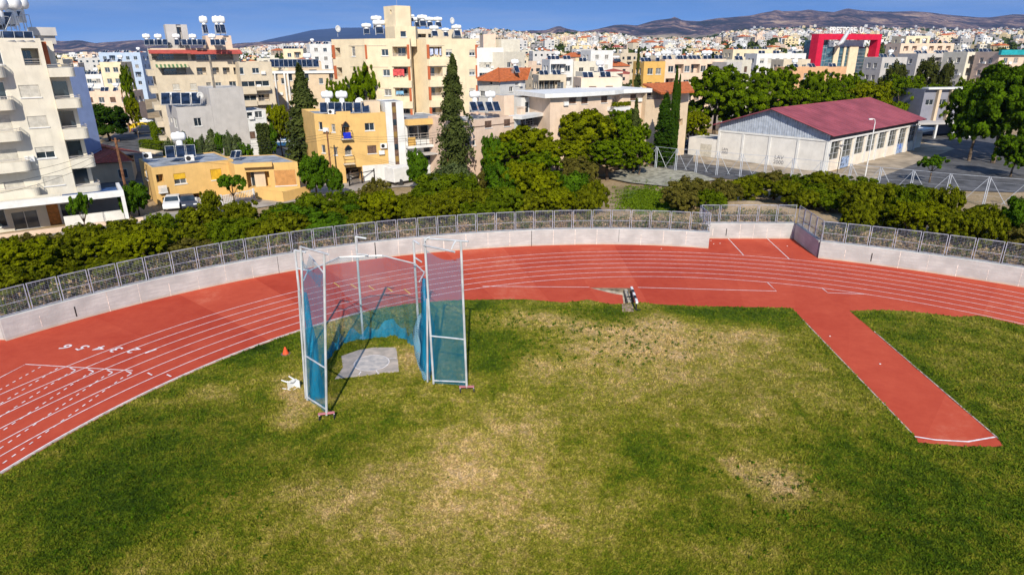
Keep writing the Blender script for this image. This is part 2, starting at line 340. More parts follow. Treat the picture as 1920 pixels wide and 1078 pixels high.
# kerbs: thin concrete edging beside the grass
mb = MB()
for pts in ([(CX-R0+.17, -38)]+[(CX+(R0-.17)*cos(a), CY+(R0-.17)*sin(a)) for a in np.linspace(pi, a_end+.02, 80)],):
    P = [np.array(p) for p in pts]
    for i in range(len(P)-1):
        d = P[i+1]-P[i]; ln = np.linalg.norm(d); d /= ln; mb.obox(P[i], d, (-d[1], d[0]), 0, ln, -.06, .06, 0, .05)
mb.obox((20.2, 27.8), (.0476, .9989), (-.9989, .0476), 0, 14.5, .0, .06, 0, .03)
mb.obox((24.15, 27.3), (.0538, .9985), (-.9985, .0538), 0, 13.0, -.06, .0, 0, .03)
mb.build('kerb', mat('kerb_stone', (.60, .50, .44), .9, .2, 2.5))['kind'] = 'structure'
# painted lane numbers, tops pointing along the running direction
def glyph(name, ch, loc, rz, size, m, z=.014, tilt=None, extrude=0):
    c = bpy.data.curves.new(name, 'FONT'); c.body = ch; c.size = size; c.align_x = 'CENTER'; c.align_y = 'CENTER'; c.extrude = extrude; c.offset = size*(.012 if name == 'lane_number' else .0 if name == 'graffiti' else .018)
    t = bpy.data.objects.new('t', c); COL.objects.link(t); dg = bpy.context.evaluated_depsgraph_get(); me = bpy.data.meshes.new_from_object(t.evaluated_get(dg)); bpy.data.objects.remove(t)
    o = bpy.data.objects.new(name, me); COL.objects.link(o); me.materials.clear(); me.materials.append(m); o.location = (loc[0], loc[1], z); o.rotation_euler = (0, 0, rz); return o
for ch, (px, py) in zip('654321', [(124, 650), (156, 651.5), (188, 653), (219, 655), (251, 656.5), (284, 658)]):
    g = G(px, py); o = glyph('lane_number', ch, g, atan2(g[1]-CY, g[0]-CX)+pi+pi+radians(-4), .92, M_LINE); o.scale = (1.35, 1.15, 1); o['kind'] = 'structure'
# ------------------------------------------------------------------ steeplechase water jump
M_PIT = mat('pit_screed', (.55, .47, .36), .9, .25, 2.2, .3)
root = T('water_jump', 'sunken concrete water jump pit with sloping floor beside the striped barrier', 'water jump', G(1150, 548))
mb = MB(); zf = [0, -.45, -.62, -.62, -.42, -.3]
pp = [np.array([p[0], p[1], z]) for p, z in zip(PIT, zf)]
mb.add(pp, [(0, 5, 4, 1), (1, 4, 3, 2)]); mb.build('pit_floor', M_PIT, root)
mb = MB()
for i in range(6):
    a, b = PIT[i], PIT[(i+1) % 6]; mb.quad((a[0], a[1], 0), (b[0], b[1], 0), (b[0], b[1], -1.1), (a[0], a[1], -1.1))
mb.build('pit_wall', mat('pit_wall', (.20, .16, .12), .9, .3, 2), root)
A, B = G(1173, 541), G(1181, 568); d = (B-A); ln = np.linalg.norm(d); d /= ln; nn = (-d[1], d[0])
mb = MB(); mb.obox(A, d, nn, .1, ln-.1, -.12, .12, -.4, -.01); mb.obox(A, d, nn, .1, ln-.1, .55, .75, -.4, -.02); mb.build('grating_beam', M_PIT, root)
A, B = G(1184, 538, .76), G(1194.5, 566, .76); d = B-A; ln = np.linalg.norm(d); d /= ln; nn = (-d[1], d[0])
root = T('steeplechase_barrier', 'black and white striped barrier beam standing at the water jump', 'barrier', (A+B)/2*np.array([1, 1, 0]))
for i in range(5):
    mb = MB(); mb.obox(A, d, nn, ln*i/5, ln*(i+1)/5-.003, -.085, .085, .62, .80); mb.build('beam_stripe', M_WHITE if i % 2 == 0 else M_BLACK, root)
for u in (.25, ln-.25):
    mb = MB(); mb.obox(A, d, nn, u-.05, u+.05, -.05, .05, -.05, .62); mb.obox(A, d, nn, u-.06, u+.06, -.35, .35, 0, .06); mb.build('leg', M_BLACK, root)
mb = MB(); q = [G(*a, .02) for a in [(1166, 570), (1187, 570), (1188, 584), (1167, 584)]]; mb.prism([p[:2] for p in q][::-1], 0, .035); tag(mb.build('stone_slab', mat('slab_old', (.42, .30, .22), .9, .3, 4), None), 'worn paving slab set in the grass below the water jump', 'paving slab')
# ------------------------------------------------------------------ hammer circle
root = T('throwing_circle', 'worn square concrete pad with throwing circle inside the blue netted cage', 'concrete pad', G(690, 680))
q = [G(*a) for a in [(628, 711), (748, 697), (747, 684), (743, 652), (700, 652), (672, 657), (640, 668), (643, 690)]]
mb = MB(); mb.prism([p[:2] for p in q][::-1], 0, .03)
M_PAD = mat('pad_concrete', (.56, .46, .39), .9, .2, 1.5, .3, col2=(.36, .31, .27)); mb.build('pad', M_PAD, root)
c = G(697, 681); mb = MB(); P = [(c[0]+1.07*cos(a), c[1]+1.07*sin(a)) for a in np.linspace(0, 2*pi, 40)]
mb.prism(P[:-1], .03, .036); mb.build('throwing_surface', mat('circle_surface', (.60, .53, .48), .85, .3, 2.4, .2, col2=(.36, .34, .34)), root)
mb = MB(); band(mb, P, .05, .041)
for a in [((673, 703), (677, 697)), ((710, 701), (703, 693)), ((728, 673), (743, 672))]: band(mb, g2(*a), .05, .036)
mb.build('marking', M_LINE, root)
# ------------------------------------------------------------------ traffic cone, fallen chair
c = G(536, 664); root = T('traffic_cone', 'small orange traffic cone with dark square foot on the grass beside the track', 'traffic cone', c)
mb = MB(); mb.prism([(c[0]+.30*cos(a)*1.05, c[1]+.30*sin(a)) for a in np.linspace(pi/8, 2*pi+pi/8, 9)[:-1]], 0, .05); mb.build('foot', mat('cone_foot', (.16, .12, .11), .8), root)
mb = MB(); mb.lathe([(.20, .05), (.19, .08), (.05, .50), (.035, .51)], 16, c); mb.build('cone', mat('cone_orange', (.85, .10, .03), .6), root)
M_PLAST = mat('white_plastic', (.85, .85, .84), .35, .03)
c = G(547, 728); root = T('plastic_chair', 'white plastic garden chair lying on its side on the worn grass', 'chair', c, rz=radians(-30))
def chairparts(root):
    # chair tipped on its side: local x = seat width axis turned vertical
    def tr(p): x, y, z = p; return (z-.45, y, x+.27)     # width axis goes up, height axis along x
    def part(name, boxes, tubes=()):
        mb = MB()
        for b in boxes: mb.box(*b)
        for (pts, r) in tubes: mb.tube(pts, r, 6)
        mb.v = [tr(v) for v in mb.v]; mb.build(name, M_PLAST, root, world=False)
    part('seat', [(-.24, -.24, .42, .24, .24, .45)])
    part('backrest', [(-.24, .22, .45, .24, .26, .88)])
    for sx in (-1, 1):
        part('armrest', [], [([(sx*.27, -.2, .42), (sx*.28, -.22, .64), (sx*.28, 0, .68), (sx*.27, .25, .66)], .035)])
        for sy in (-1, 1): part('leg', [], [([(sx*.23, sy*.22, .44), (sx*.27, sy*.27, 0)], [.045, .03])])
chairparts(root)
# ------------------------------------------------------------------ retaining walls and fences
wl = [(15.6, 637.4), (78, 620.5), (132.8, 604.9), (200.5, 585.4), (286.5, 563.2), (380, 540.3), (422, 532), (500, 517), (556, 506.6), (658.7, 491), (746, 480.5), (900, 466.5), (1000, 461), (1080, 459), (1215, 460), (1290, 463.5), (1328, 466)]
wg = np.array([G(*p)[:2] for p in wl]); pc = np.polyfit(wg[:, 0], wg[:, 1], 5)
xs = np.linspace(wg[0, 0], wg[-1, 0], 200); arcL = np.stack([xs, np.polyval(pc, xs)], 1)
wr = np.array([G(*p)[:2] for p in [(1534, 484.5), (1640.4, 496.5), (1740.6, 511.5), (1816, 522.8), (1920, 539)]]); pr = np.polyfit(wr[:, 0], wr[:, 1], 2)
xs = np.linspace(wr[0, 0], 70, 80); arcR = np.stack([xs, np.polyval(pr, xs)], 1)
def resample(P, step=None, n=None):
    P = np.asarray(P); s = np.concatenate([[0], np.cumsum(np.hypot(*np.diff(P, axis=0).T))]); n = n or max(1, round(s[-1]/step)); t = np.linspace(0, s[-1], n+1)
    return np.stack([np.interp(t, s, P[:, 0]), np.interp(t, s, P[:, 1])], 1)
WALLTOP = 1.62
def wallmat():
    m = mat('wall_concrete', (.53, .535, .515), .9, .10, .8, .3); n = m.node_tree.nodes; l = m.node_tree.links; b = n['Principled BSDF']; src = b.inputs['Base Color'].links[0].from_socket
    g = n.new('ShaderNodeNewGeometry'); sp = n.new('ShaderNodeSeparateXYZ'); l.new(g.outputs['Position'], sp.inputs[0])
    w = n.new('ShaderNodeTexNoise'); w.noise_dimensions = '4D'; w.inputs['Scale'].default_value = 1.4; w.inputs['Detail'].default_value = 8; w.inputs['Roughness'].default_value = .7
    mp2 = n.new('ShaderNodeMapping'); mp2.inputs['Scale'].default_value = (.5, .5, 5); l.new(g.outputs['Position'], mp2.inputs[0]); l.new(mp2.outputs[0], w.inputs['Vector'])
    mr = n.new('ShaderNodeMapRange'); mr.inputs[1].default_value = .42; mr.inputs[2].default_value = .66; mr.inputs[4].default_value = .75; l.new(w.outputs[0], mr.inputs[0])
    x = n.new('ShaderNodeMix'); x.data_type = 'RGBA'; x.inputs[7].default_value = (.38, .38, .385, 1); l.new(mr.outputs[0], x.inputs[0]); l.new(src, x.inputs[6])
    fz = n.new('ShaderNodeMapRange'); fz.inputs[1].default_value = .22; fz.inputs[2].default_value = .0; l.new(sp.outputs[2], fz.inputs[0])
    q = mth(n, l, 'MULTIPLY', fz.outputs[0], noise(n, l, g.outputs['Position'], .9, 6)); y = n.new('ShaderNodeMix'); y.data_type = 'RGBA'; y.inputs[7].default_value = (.55, .38, .20, 1)
    l.new(q, y.inputs[0]); l.new(x.outputs[2], y.inputs[6]); l.new(y.outputs[2], b.inputs['Base Color']); return m
M_WALL = wallmat()
M_JOINT = mat('joint', (.82, .74, .66), .9, .2, 6)
def retwall(name, pts, label, joints=3.9):
    pts = np.asarray(pts); root = T(name, label, 'wall', (*pts[len(pts)//2], 0)); mb = MB()
    n = len(pts); nr = []
    for i in range(n):
        t = pts[min(i+1, n-1)]-pts[max(i-1, 0)]; t /= np.linalg.norm(t); nr.append(np.array([-t[1], t[0]]))
    vs = []
    for p, q in zip(pts, nr): vs += [(*p, -.1), (*p, WALLTOP-.05), (*(p+q*.04), WALLTOP), (*(p+q*.36), WALLTOP), (*(p+q*.36), -.1)]
    fs = [(i*5+j, (i+1)*5+j, (i+1)*5+j+1, i*5+j+1) for i in range(n-1) for j in range(4)]+[(0, 1, 2, 3, 4), tuple((n-1)*5+j for j in (4, 3, 2, 1, 0))]
    mb.add(vs, fs); mb.build('wall_body', M_WALL, root)
    J = resample(pts, joints*.55); rr = random.Random(5)
    for i in range(1, len(J)-1):
        t = J[i+1]-J[i-1]; t /= np.linalg.norm(t); q = np.array([-t[1], t[0]]); mb = MB()
        z0 = rr.choice([0, 0, .3]); w_ = rr.choice([.015, .025, .04]); mb.obox(J[i], t, q, -w_, w_, -.008, .05, z0, WALLTOP-.06-rr.choice([0, 0, .5])); mb.build('joint', M_JOINT if rr.random() < .75 else M_DARK, root)
    return root
retwall('retaining_wall', [(-75, 39.5), (arcL[0, 0]-.3, 39.45)], 'short pale concrete wall running off beyond the left picture edge', 50)
retwall('retaining_wall', arcL, 'long curved pale concrete wall behind the bend of the track')
bk = [G(1331, 447)[:2], G(1487, 449)[:2]]; bk = [np.array([arcL[-1, 0]+.02, 63.55]), np.array([28.85, 63.35])]
retwall('retaining_wall', [arcL[-1]+[0, .4], bk[0]], 'short side wall at the left end of the recessed bay', 50)
retwall('retaining_wall', [bk[0]+[.0, 0], bk[1]], 'straight pale concrete wall at the back of the recessed bay', 2.6)
retwall('retaining_wall', [bk[1]+[-.0, -.02], np.array([arcR[0, 0]-.0, arcR[0, 1]+.38])], 'shaded side wall at the right end of the recessed bay', 50)
retwall('retaining_wall', arcR, 'curved pale concrete wall right of the recessed bay')
M_STEEL = mat('fence_steel', (.40, .43, .52), .4, .15, 3, spec=.5)
def panelmesh(w, h):
    fr = MB(); ms = MB(); g = .05
    fr.box(g, -.025, 0, g+.055, .025, h); fr.box(w-g-.055, -.025, 0, w-g, .025, h)
    fr.box(g+.07, -.02, .02, w-g-.07, .02, .07); fr.box(g+.07, -.02, h*.40, w-g-.07, .02, h*.40+.04); fr.box(g+.07, -.02, h-.05, w-g-.07, .02, h)
    k = 15
    for i in range(1, k): ms.box(g+.07, -.005, h*i/k, w-g-.07, .005, h*i/k+.010)
    for i in range(1, 7): ms.box(g+.07+(w-.24)*i/7, -.008, .06, g+.075+(w-.24)*i/7, .004, h-.05)
    return fr, ms
def fence(label, pts, h=1.85, step=1.93, z=WALLTOP+.03, off=.16, dark=False):
    P = resample(pts, step); root = T('steel_fence', label, 'fence', (*P[len(P)//2], z)); w = float(np.hypot(*(P[1]-P[0])))
    fr, ms = panelmesh(w, h); f0 = m0 = None
    for a, b in zip(P[:-1], P[1:]):
        t = (b-a)/np.linalg.norm(b-a); q = np.array([-t[1], t[0]]); loc = a+q*off
        if f0 is None: f0 = fr.build('fence_panel', M_STEEL, root, world=False); m0 = ms.build('wire_infill', M_STEEL, f0, world=False); f, m_ = f0, m0
        else:
            f = f0.copy(); COL.objects.link(f); m_ = m0.copy(); COL.objects.link(m_); m_.parent = f
        f.location = (loc[0]-root.location[0], loc[1]-root.location[1], 0); f.rotation_euler = (0, 0, atan2(t[1], t[0]))
fence('long grey steel panel fence on top of the curved wall behind the bend', arcL, step=1.9)
fence('short grey steel fence returning along the left side of the recessed bay', [arcL[-1]+[0, .3], bk[0]], step=1.6)
fence('grey steel fence on the back wall of the recessed bay', [bk[0], bk[1]], step=2.0)
fence('grey steel fence seen edge-on above the shaded side wall of the bay', [bk[1], arcR[0]+[0, .3]], step=1.5)
fence('grey steel panel fence on the curved wall right of the bay', arcR, step=1.95)
fence('grey steel fence on the wall beyond the left end of the bend', [(-75, 39.5), (arcL[0, 0]-.3, 39.45)], step=1.95)
# ------------------------------------------------------------------ outer ground
inner = [(-140, 10), (-140, 39.5), (arcL[0, 0]-.3, 39.45)]+[tuple(p) for p in resample(arcL, n=60)]+[tuple(bk[0]), tuple(bk[1])]+[tuple(p) for p in resample(arcR, n=30)]+[(90, 10)]
inner = np.array(inner)
def dist_inner(P):
    d = np.full(len(P), 1e9)
    for a, b in zip(inner[:-1], inner[1:]):
        ab = b-a; t = np.clip(((P-a)@ab)/(ab@ab), 0, 1); d = np.minimum(d, np.hypot(*(P-(a+t[:, None]*ab)).T))
    return d
def outer_z(P):
    d = dist_inner(P); z = np.interp(d, [0, 1.2, 4, 7, 15], [1.5, 1.58, 1.9, 1.7, .8])
    z = z+1.0*np.exp(-(((P[:, 0]-25)/4.)**2+((P[:, 1]-68.5)/2.6)**2))
    z = z+np.where(d < 12, .12*np.sin(P[:, 0]*1.7)*np.cos(P[:, 1]*1.3+P[:, 0]*.4), 0); return z
def outermat():
    m = bpy.data.materials.new('dry_ground'); m.use_nodes = True; n = m.node_tree.nodes; l = m.node_tree.links; b = n['Principled BSDF']
    g = n.new('ShaderNodeNewGeometry'); pos = g.outputs['Position']
    s = mth(n, l, 'MULTIPLY', noise(n, l, pos, .3, 6, .7), .6); s = mth(n, l, 'MULTIPLY_ADD', noise(n, l, pos, 2.4, 6, .75), .45, s)
    bl = [pb(1215, 378, 60, 34, -.50, .9), pb(1245, 392, 60, 16, -.45, 1.4), pb(1440, 385, 90, 12, .22, 2), pb(1240, 340, 60, 22, .12, .8), pb(1150, 325, 50, 10, -.05, .8)]
    s = mth(n, l, 'ADD', s, blobmask(n, l, pos, bl))
    l.new(ramp(n, l, s, [(.0, (.07, .13, .01)), (.2, (.12, .17, .02)), (.36, (.20, .15, .06)), (.52, (.34, .24, .13)), (.68, (.45, .33, .20)), (.9, (.56, .44, .30))]), b.inputs['Base Color'])
    b.inputs['Roughness'].default_value = .95
    bp = n.new('ShaderNodeBump'); bp.inputs['Strength'].default_value = .8; bp.inputs['Distance'].default_value = .15; l.new(noise(n, l, pos, 5, 5), bp.inputs['Height']); l.new(bp.outputs[0], b.inputs['Normal'])
    return m
M_OUT = outermat()
stp = 1.0; gx = np.arange(-130, 150, stp); gy = np.arange(34, 120, stp); X, Y = np.meshgrid(gx, gy); P = np.stack([X.ravel(), Y.ravel()], 1)
ins = pip(P, [tuple(p) for p in inner]+[(90, -60), (-140, -60)]); dd = dist_inner(P); ok = (~ins) & (dd > .38); z = outer_z(P)
idx = np.arange(len(P)).reshape(X.shape); q = np.stack([idx[:-1, :-1], idx[:-1, 1:], idx[1:, 1:], idx[1:, :-1]], -1).reshape(-1, 4); q = q[ok[q].all(1)]
npmesh('ground', np.column_stack([P, z]), q, M_OUT, smooth=True)['kind'] = 'structure'
mb = MB()
for k_, (a, b) in enumerate(zip(inner[:-1], inner[1:])):
    t = (b-a)/np.linalg.norm(b-a); qn = np.array([-t[1], t[0]]); zz = 1.50+.004*(k_ % 2)
    e = 2.3 if 40 < k_ and abs(t[1]) < .2 and 62 < a[1] < 64.5 and a[0] > 18 else 0
    if abs(t[1]) > .9 and a[0] > 0 and a[1] > 55: a, b = (a+t*.6, b) if t[1] > 0 else (a, b-t*.6)
    mb.quad((*(a-t*e+qn*.33), zz), (*(b+t*e+qn*.33), zz), (*(b+t*e+qn*2.0), zz), (*(a-t*e+qn*2.0), zz))
mb.build('ground', M_OUT)['kind'] = 'structure'
mb = MB(); mb.quad((-400, 119, .79), (400, 119, .79), (400, 262, .79), (-400, 262, .79)); mb.quad((-400, 30, .70), (-129.5, 30, .70), (-129.5, 119, .70), (-400, 119, .70)); mb.quad((148.5, 30, .70), (400, 30, .70), (400, 119, .70), (148.5, 119, .70))
mb.build('ground', M_OUT)['kind'] = 'structure'
M_ASPH = mat('asphalt', (.115, .113, .118), .9, .22, .7, .2); M_ROAD = mat('pale_road', (.42, .37, .32), .9, .16, .5, .2); M_ASPH2 = mat('asphalt_light', (.14, .135, .13), .9, .22, .6, .2)
P2 = lambda *q: [tuple(G(*p, .82)[:2]) for p in q]
def flat(name, poly, z, m):
    a = sum(poly[i][0]*poly[(i+1) % len(poly)][1]-poly[(i+1) % len(poly)][0]*poly[i][1] for i in range(len(poly)))
    return sheet(name, poly if a > 0 else poly[::-1], z, m)
flat('road', P2((-60, 470), (240, 412), (410, 372), (560, 350), (650, 340), (745, 322), (800, 318), (880, 318), (880, 345), (745, 352), (640, 362), (560, 378), (420, 402), (240, 440), (-60, 520)), .90, M_ROAD)
flat('side_road', P2((150, 300), (240, 232), (340, 240), (330, 300), (300, 330), (235, 395), (200, 390)), .88, M_ASPH)
flat('side_road', P2((300, 300), (520, 262), (640, 262), (640, 290), (480, 305), (300, 345)), .885, M_ASPH2)
flat('school_yard', P2((1195, 300), (1290, 262), (1300, 248), (1345, 292), (1470, 318), (1600, 325), (1740, 270), (1700, 245), (1800, 245), (2000, 262), (2100, 345), (1900, 362), (1640, 352), (1480, 348), (1300, 330)), .88, M_ASPH)
flat('apron', P2((1555, 326), (1722, 272), (1745, 265), (1790, 280), (1625, 343), (1560, 345), (1300, 305), (1300, 292)), .90, mat('apron', (.42, .34, .25), .9, .2, .5, .2))
flat('gravel_patch', P2((1120, 332), (1196, 312), (1300, 325), (1345, 340), (1250, 352), (1180, 345)), 1.02, mat('gravel', (.38, .36, .28), .95, .25, 1.5, .4))

# ================================================================== HAMMER CAGE
def netmat(name, cov, col=(.02, .28, .55), cell=.11):
    m = bpy.data.materials.new(name); m.use_nodes = True; n = m.node_tree.nodes; l = m.node_tree.links; n.clear()
    o = n.new('ShaderNodeOutputMaterial'); d = n.new('ShaderNodeBsdfDiffuse'); tr = n.new('ShaderNodeBsdfTransparent'); ms = n.new('ShaderNodeMixShader'); d.inputs[0].default_value = (*col, 1)
    uv = n.new('ShaderNodeUVMap'); sp = n.new('ShaderNodeSeparateXYZ'); l.new(uv.outputs[0], sp.inputs[0])
    a = mth(n, l, 'FRACT', mth(n, l, 'MULTIPLY', mth(n, l, 'ADD', sp.outputs[0], sp.outputs[1]), 1/cell)); b = mth(n, l, 'FRACT', mth(n, l, 'MULTIPLY', mth(n, l, 'SUBTRACT', sp.outputs[0], sp.outputs[1]), 1/cell))
    k = 1-math.sqrt(1-cov); f = mth(n, l, 'MAXIMUM', mth(n, l, 'LESS_THAN', a, k), mth(n, l, 'LESS_THAN', b, k))
    l.new(f, ms.inputs[0]); l.new(tr.outputs[0], ms.inputs[1]); l.new(d.outputs[0], ms.inputs[2]); l.new(ms.outputs[0], o.inputs[0]); return m
N_THIN = netmat('net_thin', .25, (.03, .24, .36)); N_GATE = netmat('net_gate', .36, (.02, .22, .36)); N_DENSE = netmat('net_dense', .55, (.015, .25, .44)); N_PALE = netmat('net_pale', .50, (.18, .36, .48))
def netsurf(name, low, high, m, parent, nu=60, nv=30, wav=.0, sag=0., seed=0, topfun=None, world=True):
    lo, hi = resample3(low, nu), resample3(high, nu); rr = np.random.RandomState(seed); ph = rr.uniform(0, 6, 6)
    V = []; UV = []; s = np.concatenate([[0], np.cumsum(np.linalg.norm(np.diff(hi, axis=0), axis=1))])
    for j in range(nv+1):
        t = j/nv
        for i in range(nu+1):
            p = lo[i]*(1-t)+hi[i]*t
            d = hi[min(i+1, nu)]-hi[max(i-1, 0)]; d[2] = 0; d /= np.linalg.norm(d)+1e-9; q = np.array([-d[1], d[0], 0])
            wv = wav*(sin(s[i]*4.1+ph[0]+t*1.2)*.6+sin(s[i]*9.3+ph[1]-t*2)*.4)*(1-t*.75)
            p = p+q*wv; p[2] -= sag*(t*(1-0)+0)*sin(pi*i/nu)*t; V.append(p); UV.append((s[i], p[2]))
    idx = np.arange((nu+1)*(nv+1)).reshape(nv+1, nu+1); Q = np.stack([idx[:-1, :-1], idx[:-1, 1:], idx[1:, 1:], idx[1:, :-1]], -1).reshape(-1, 4)
    V = np.array(V)-(np.array(parent.location) if parent else 0)
    o = npmesh(name, V, Q, m, parent, smooth=True); u = o.data.uv_layers.new(name='UVMap'); UV = np.array(UV, np.float32); u.data.foreach_set('uv', UV[Q.ravel()].ravel()); return o
def resample3(P, n):
    P = np.asarray(P, float); s = np.concatenate([[0], np.cumsum(np.linalg.norm(np.diff(P, axis=0), axis=1))]); t = np.linspace(0, s[-1], n+1)
    return np.stack([np.interp(t, s, P[:, k]) for k in range(3)], 1)
M_POLE = mat('cage_steel', (.66, .67, .68), .4, .12, 1.4, spec=.5, metal=.2)
cage = T('hammer_cage', 'tall steel throwing cage hung with blue netting around the concrete pad', 'throwing cage', (-8, 36, 0))
PF = [(-13.05, 36.6), (-10.08, 39.5), (-6.15, 38.6)]
inw = [(.95, -.3), (.95, -.2), (.6, -.8)]
for (x, y), (ax, ay) in zip(PF, inw):
    mb = MB(); tt = (x+(.12 if x < -8 else .0), y, 7.1); mb.tube([(x, y, 0), tt], .075, 8); mb.box(x-.2, y-.2, 0, x+.2, y+.2, .04); mb.build('post', M_POLE, cage)
    mb = MB(); mb.tube([tt, (tt[0]+ax*.75, tt[1]+ay*.75, 7.02)], .06, 6); mb.build('arm', M_POLE, cage); mb = MB(); mb.tube([(x+.06, y, 5.95), (x+ax*.9, y+ay*.9, 5.92)], .05, 6); mb.build('arm', M_POLE, cage)
ZR = 5.8
ringpx = [(569, 523), (576.8, 509), (636.5, 482.6), (716.5, 477.4), (778, 494), (796, 516), (787, 537)]
ringY = [34.9, 36.5, 39.3, 39.6, 37.9, 36.2, 34.6]
ring = [np.array([*AY(*q, y)[:2], ZR]) for q, y in zip(ringpx, ringY)]
mb = MB()
for a, b in zip(ring[:-1], ring[1:]): mb.tube([a, b], .045, 6)
mb.build('top_ring', M_POLE, cage)
# gates: each a leaning frame on wheels
def gate(h0, h1, f0, f1, zt0, zt1, zmid):
    lerp = lambda a, b, t: np.array(a)*(1-t)+np.array(b)*t
    H0, H1, F0, F1 = [np.array(p, float) for p in (h0, h1, f0, f1)]
    g = MB(); g.tube([H0, H1], .065, 8); g.build('gate_post', M_POLE, cage)
    g = MB(); g.tube([F0, F1], .065, 8); g.build('gate_post', M_POLE, cage)
    g = MB(); e = (F1-H1)/np.linalg.norm(F1-H1); g.tube([H1-e*.05, F1+e*.45], .055, 6); g.build('gate_crossbar', M_POLE, cage)
    t = zmid/H1[2]; g = MB(); g.tube([lerp(H0, H1, t), lerp(F0, F1, t)], .045, 6); g.build('gate_crossbar', M_POLE, cage)
    g = MB(); g.tube([lerp(H0, H1, .012)+[0, 0, .1], lerp(F0, F1, .012)+[0, 0, .25]], .05, 6); g.build('gate_crossbar', M_POLE, cage)
    return H0, H1, F0, F1
M_PINK = mat('carriage_red', (.55, .20, .22), .6, .1); M_RUB = mat('rubber', (.03, .03, .03), .7)
def carriage(F0, dirv):
    d = np.array([*dirv, 0.])/hypot(*dirv); c = np.array(F0)*[1, 1, 0]
    q = MB(); q.obox(c, d, (-d[1], d[0]), -.42, .42, -.06, .06, .32, .40); o = q.build('wheel_carriage', M_PINK, cage)
    for s_ in (-.38, .38):
        w = c+d*s_; q = MB(); q.bar(w+[0, 0, .33], w+[.03, -.05, .14], .035); q.build('fork', M_POLE, o)
        q = MB(); q.lathe([(.10, -.03), (.13, -.02), (.13, .02), (.10, .03)], 14, w+[.03, -.06, .13], 'x'); q.build('wheel', M_RUB, o, smooth=False)
L_ = gate((-11.34, 31.14, .1), AY(563.7, 463, 31.2), (-9.79, 29.35, .25), AY(607.5, 475, 29.4), 0, 0, 2.75)
R_ = gate((-4.57, 32.96, .1), AY(796, 447, 33.1), (-2.59, 32.14, .3), AY(864, 452, 32.2), 0, 0, 3.05)
carriage(L_[2], (1, .22)); carriage(R_[2], (1, .02))
mb = MB(); mb.tube([(-11.5, 31.35, .1), AY(560, 545, 31.5)], .055, 7); mb.build('gate_post', M_POLE, cage); mb = MB(); mb.tube([(-4.95, 33.2, .1), AY(801, 560, 33.3)], .055, 7); mb.build('gate_post', M_POLE, cage)
for gq in (R_,):   # swinging arm and curved hooks on the right gate
    mb = MB(); mb.tube([AY(794, 460, 33.1), AY(852.5, 472.5, 31.2)], .05, 6)
    k0 = AY(854, 453, 32.3); mb.tube([k0, k0+[-.1, -.15, -.12], k0+[-.2, -.2, -.36]], .045, 6)
    k0 = AY(806, 444, 33.0); mb.tube([k0, k0+[-.15, -.1, -.06], k0+[-.26, -.1, -.2]], .045, 6); mb.build('hook_arm', M_POLE, cage)
mb = MB(); a = AY(580, 478, 33.6); b = AY(607, 512, 31.6); mb.tube([a, b], .045, 6); mb.build('hook_arm', M_POLE, cage)
# nets
lowbits = [np.array([*G(*q)[:2], .03]) for q in [(640, 648), (652, 640), (680, 636), (740, 629), (762, 637), (786, 660), (803, 692)]]
low_full = [np.array([-11.7, 35.2, .05])]+[np.array([-11.5, 37.3, .05])]+lowbits
netsurf('back_net', low_full, [ring[0], ring[1], ring[2], (ring[2]+ring[3])/2, ring[3], ring[4], ring[5], ring[6]], N_THIN, cage, 90, 30, .10)
gl = np.array([*L_[0][:2], .1]); top_lo = resample3(low_full, 90)
hz = np.array([.45+.35*abs(sin(i*.37))+.6*np.exp(-((i-48)/5.)**2)+.15*sin(i*.9) for i in range(91)])
hi2 = top_lo.copy(); hi2[:, 2] = hz; netsurf('net_hem', top_lo+[0, -.08, 0], hi2+[0, -.05, 0], N_DENSE, cage, 90, 8, .16, seed=3)
def gatenet(H0, H1, F0, F1, zlo, ztop, seed):
    lerp = lambda a, b, z: a+(b-a)*((z-a[2])/(b[2]-a[2]))
    return netsurf('gate_net', [lerp(H0, H1, zlo), lerp(F0, F1, zlo+.25)], [lerp(H0, H1, ztop), lerp(F0, F1, ztop-.2)], N_GATE, cage, 20, 50, .05, .35, seed)
gatenet(*L_, .15, 8.3, 1); gatenet(*R_, .15, 8.2, 2)
netsurf('back_net', [np.array([-11.7, 35.2, .05]), gl+[.0, .1, 0]], [ring[0], np.array([-11.15, 31.3, 6.6])], N_THIN, cage, 20, 24, .15, .5, seed=5)
netsurf('back_net', [lowbits[-1], np.array([-4.8, 33.1, .05])], [ring[-1], np.array([-4.95, 33.4, 5.2])], N_THIN, cage, 16, 24, .15, .4, seed=6)
# gathered folds of netting
def fold(pts, rad, m, seed):
    rr = random.Random(seed); P = resample3(pts, 26); mb = MB(); n = 14; vs = []
    for i, p in enumerate(P):
        r = np.interp(i/26, [0, .25, .6, 1], rad)
        for j in range(n):
            k = 1+.55*sin(j*2.6+seed)+.25*sin(i*.6+j*1.7); vs.append(p+np.array([cos(2*pi*j/n)*r*k, sin(2*pi*j/n)*r*k*.8, 0]))
    mb.add(vs, [(i*n+j, i*n+(j+1) % n, (i+1)*n+(j+1) % n, (i+1)*n+j) for i in range(26) for j in range(n)])
    o = mb.build('gathered_net', m, cage, smooth=True); u = o.data.uv_layers.new(name='UVMap')
    for lp in o.data.loops:
        v = o.data.vertices[lp.vertex_index].co; u.data[lp.index].uv = (math.atan2(v.y, v.x)*.6+lp.vertex_index % n*.12, v.z)
fold([AY(571, 548, 34.4), AY(578, 600, 33.6), np.array([-11.2, 32.6, 2.5]), np.array([-10.9, 31.4, .1])], [.08, .15, .20, .28], N_DENSE, 1)
fold([AY(795, 522, 35.4), AY(796, 555, 34.9), AY(800, 600, 34.2), np.array([-5.0, 33.6, .6])], [.07, .16, .3, .26], N_DENSE, 2)
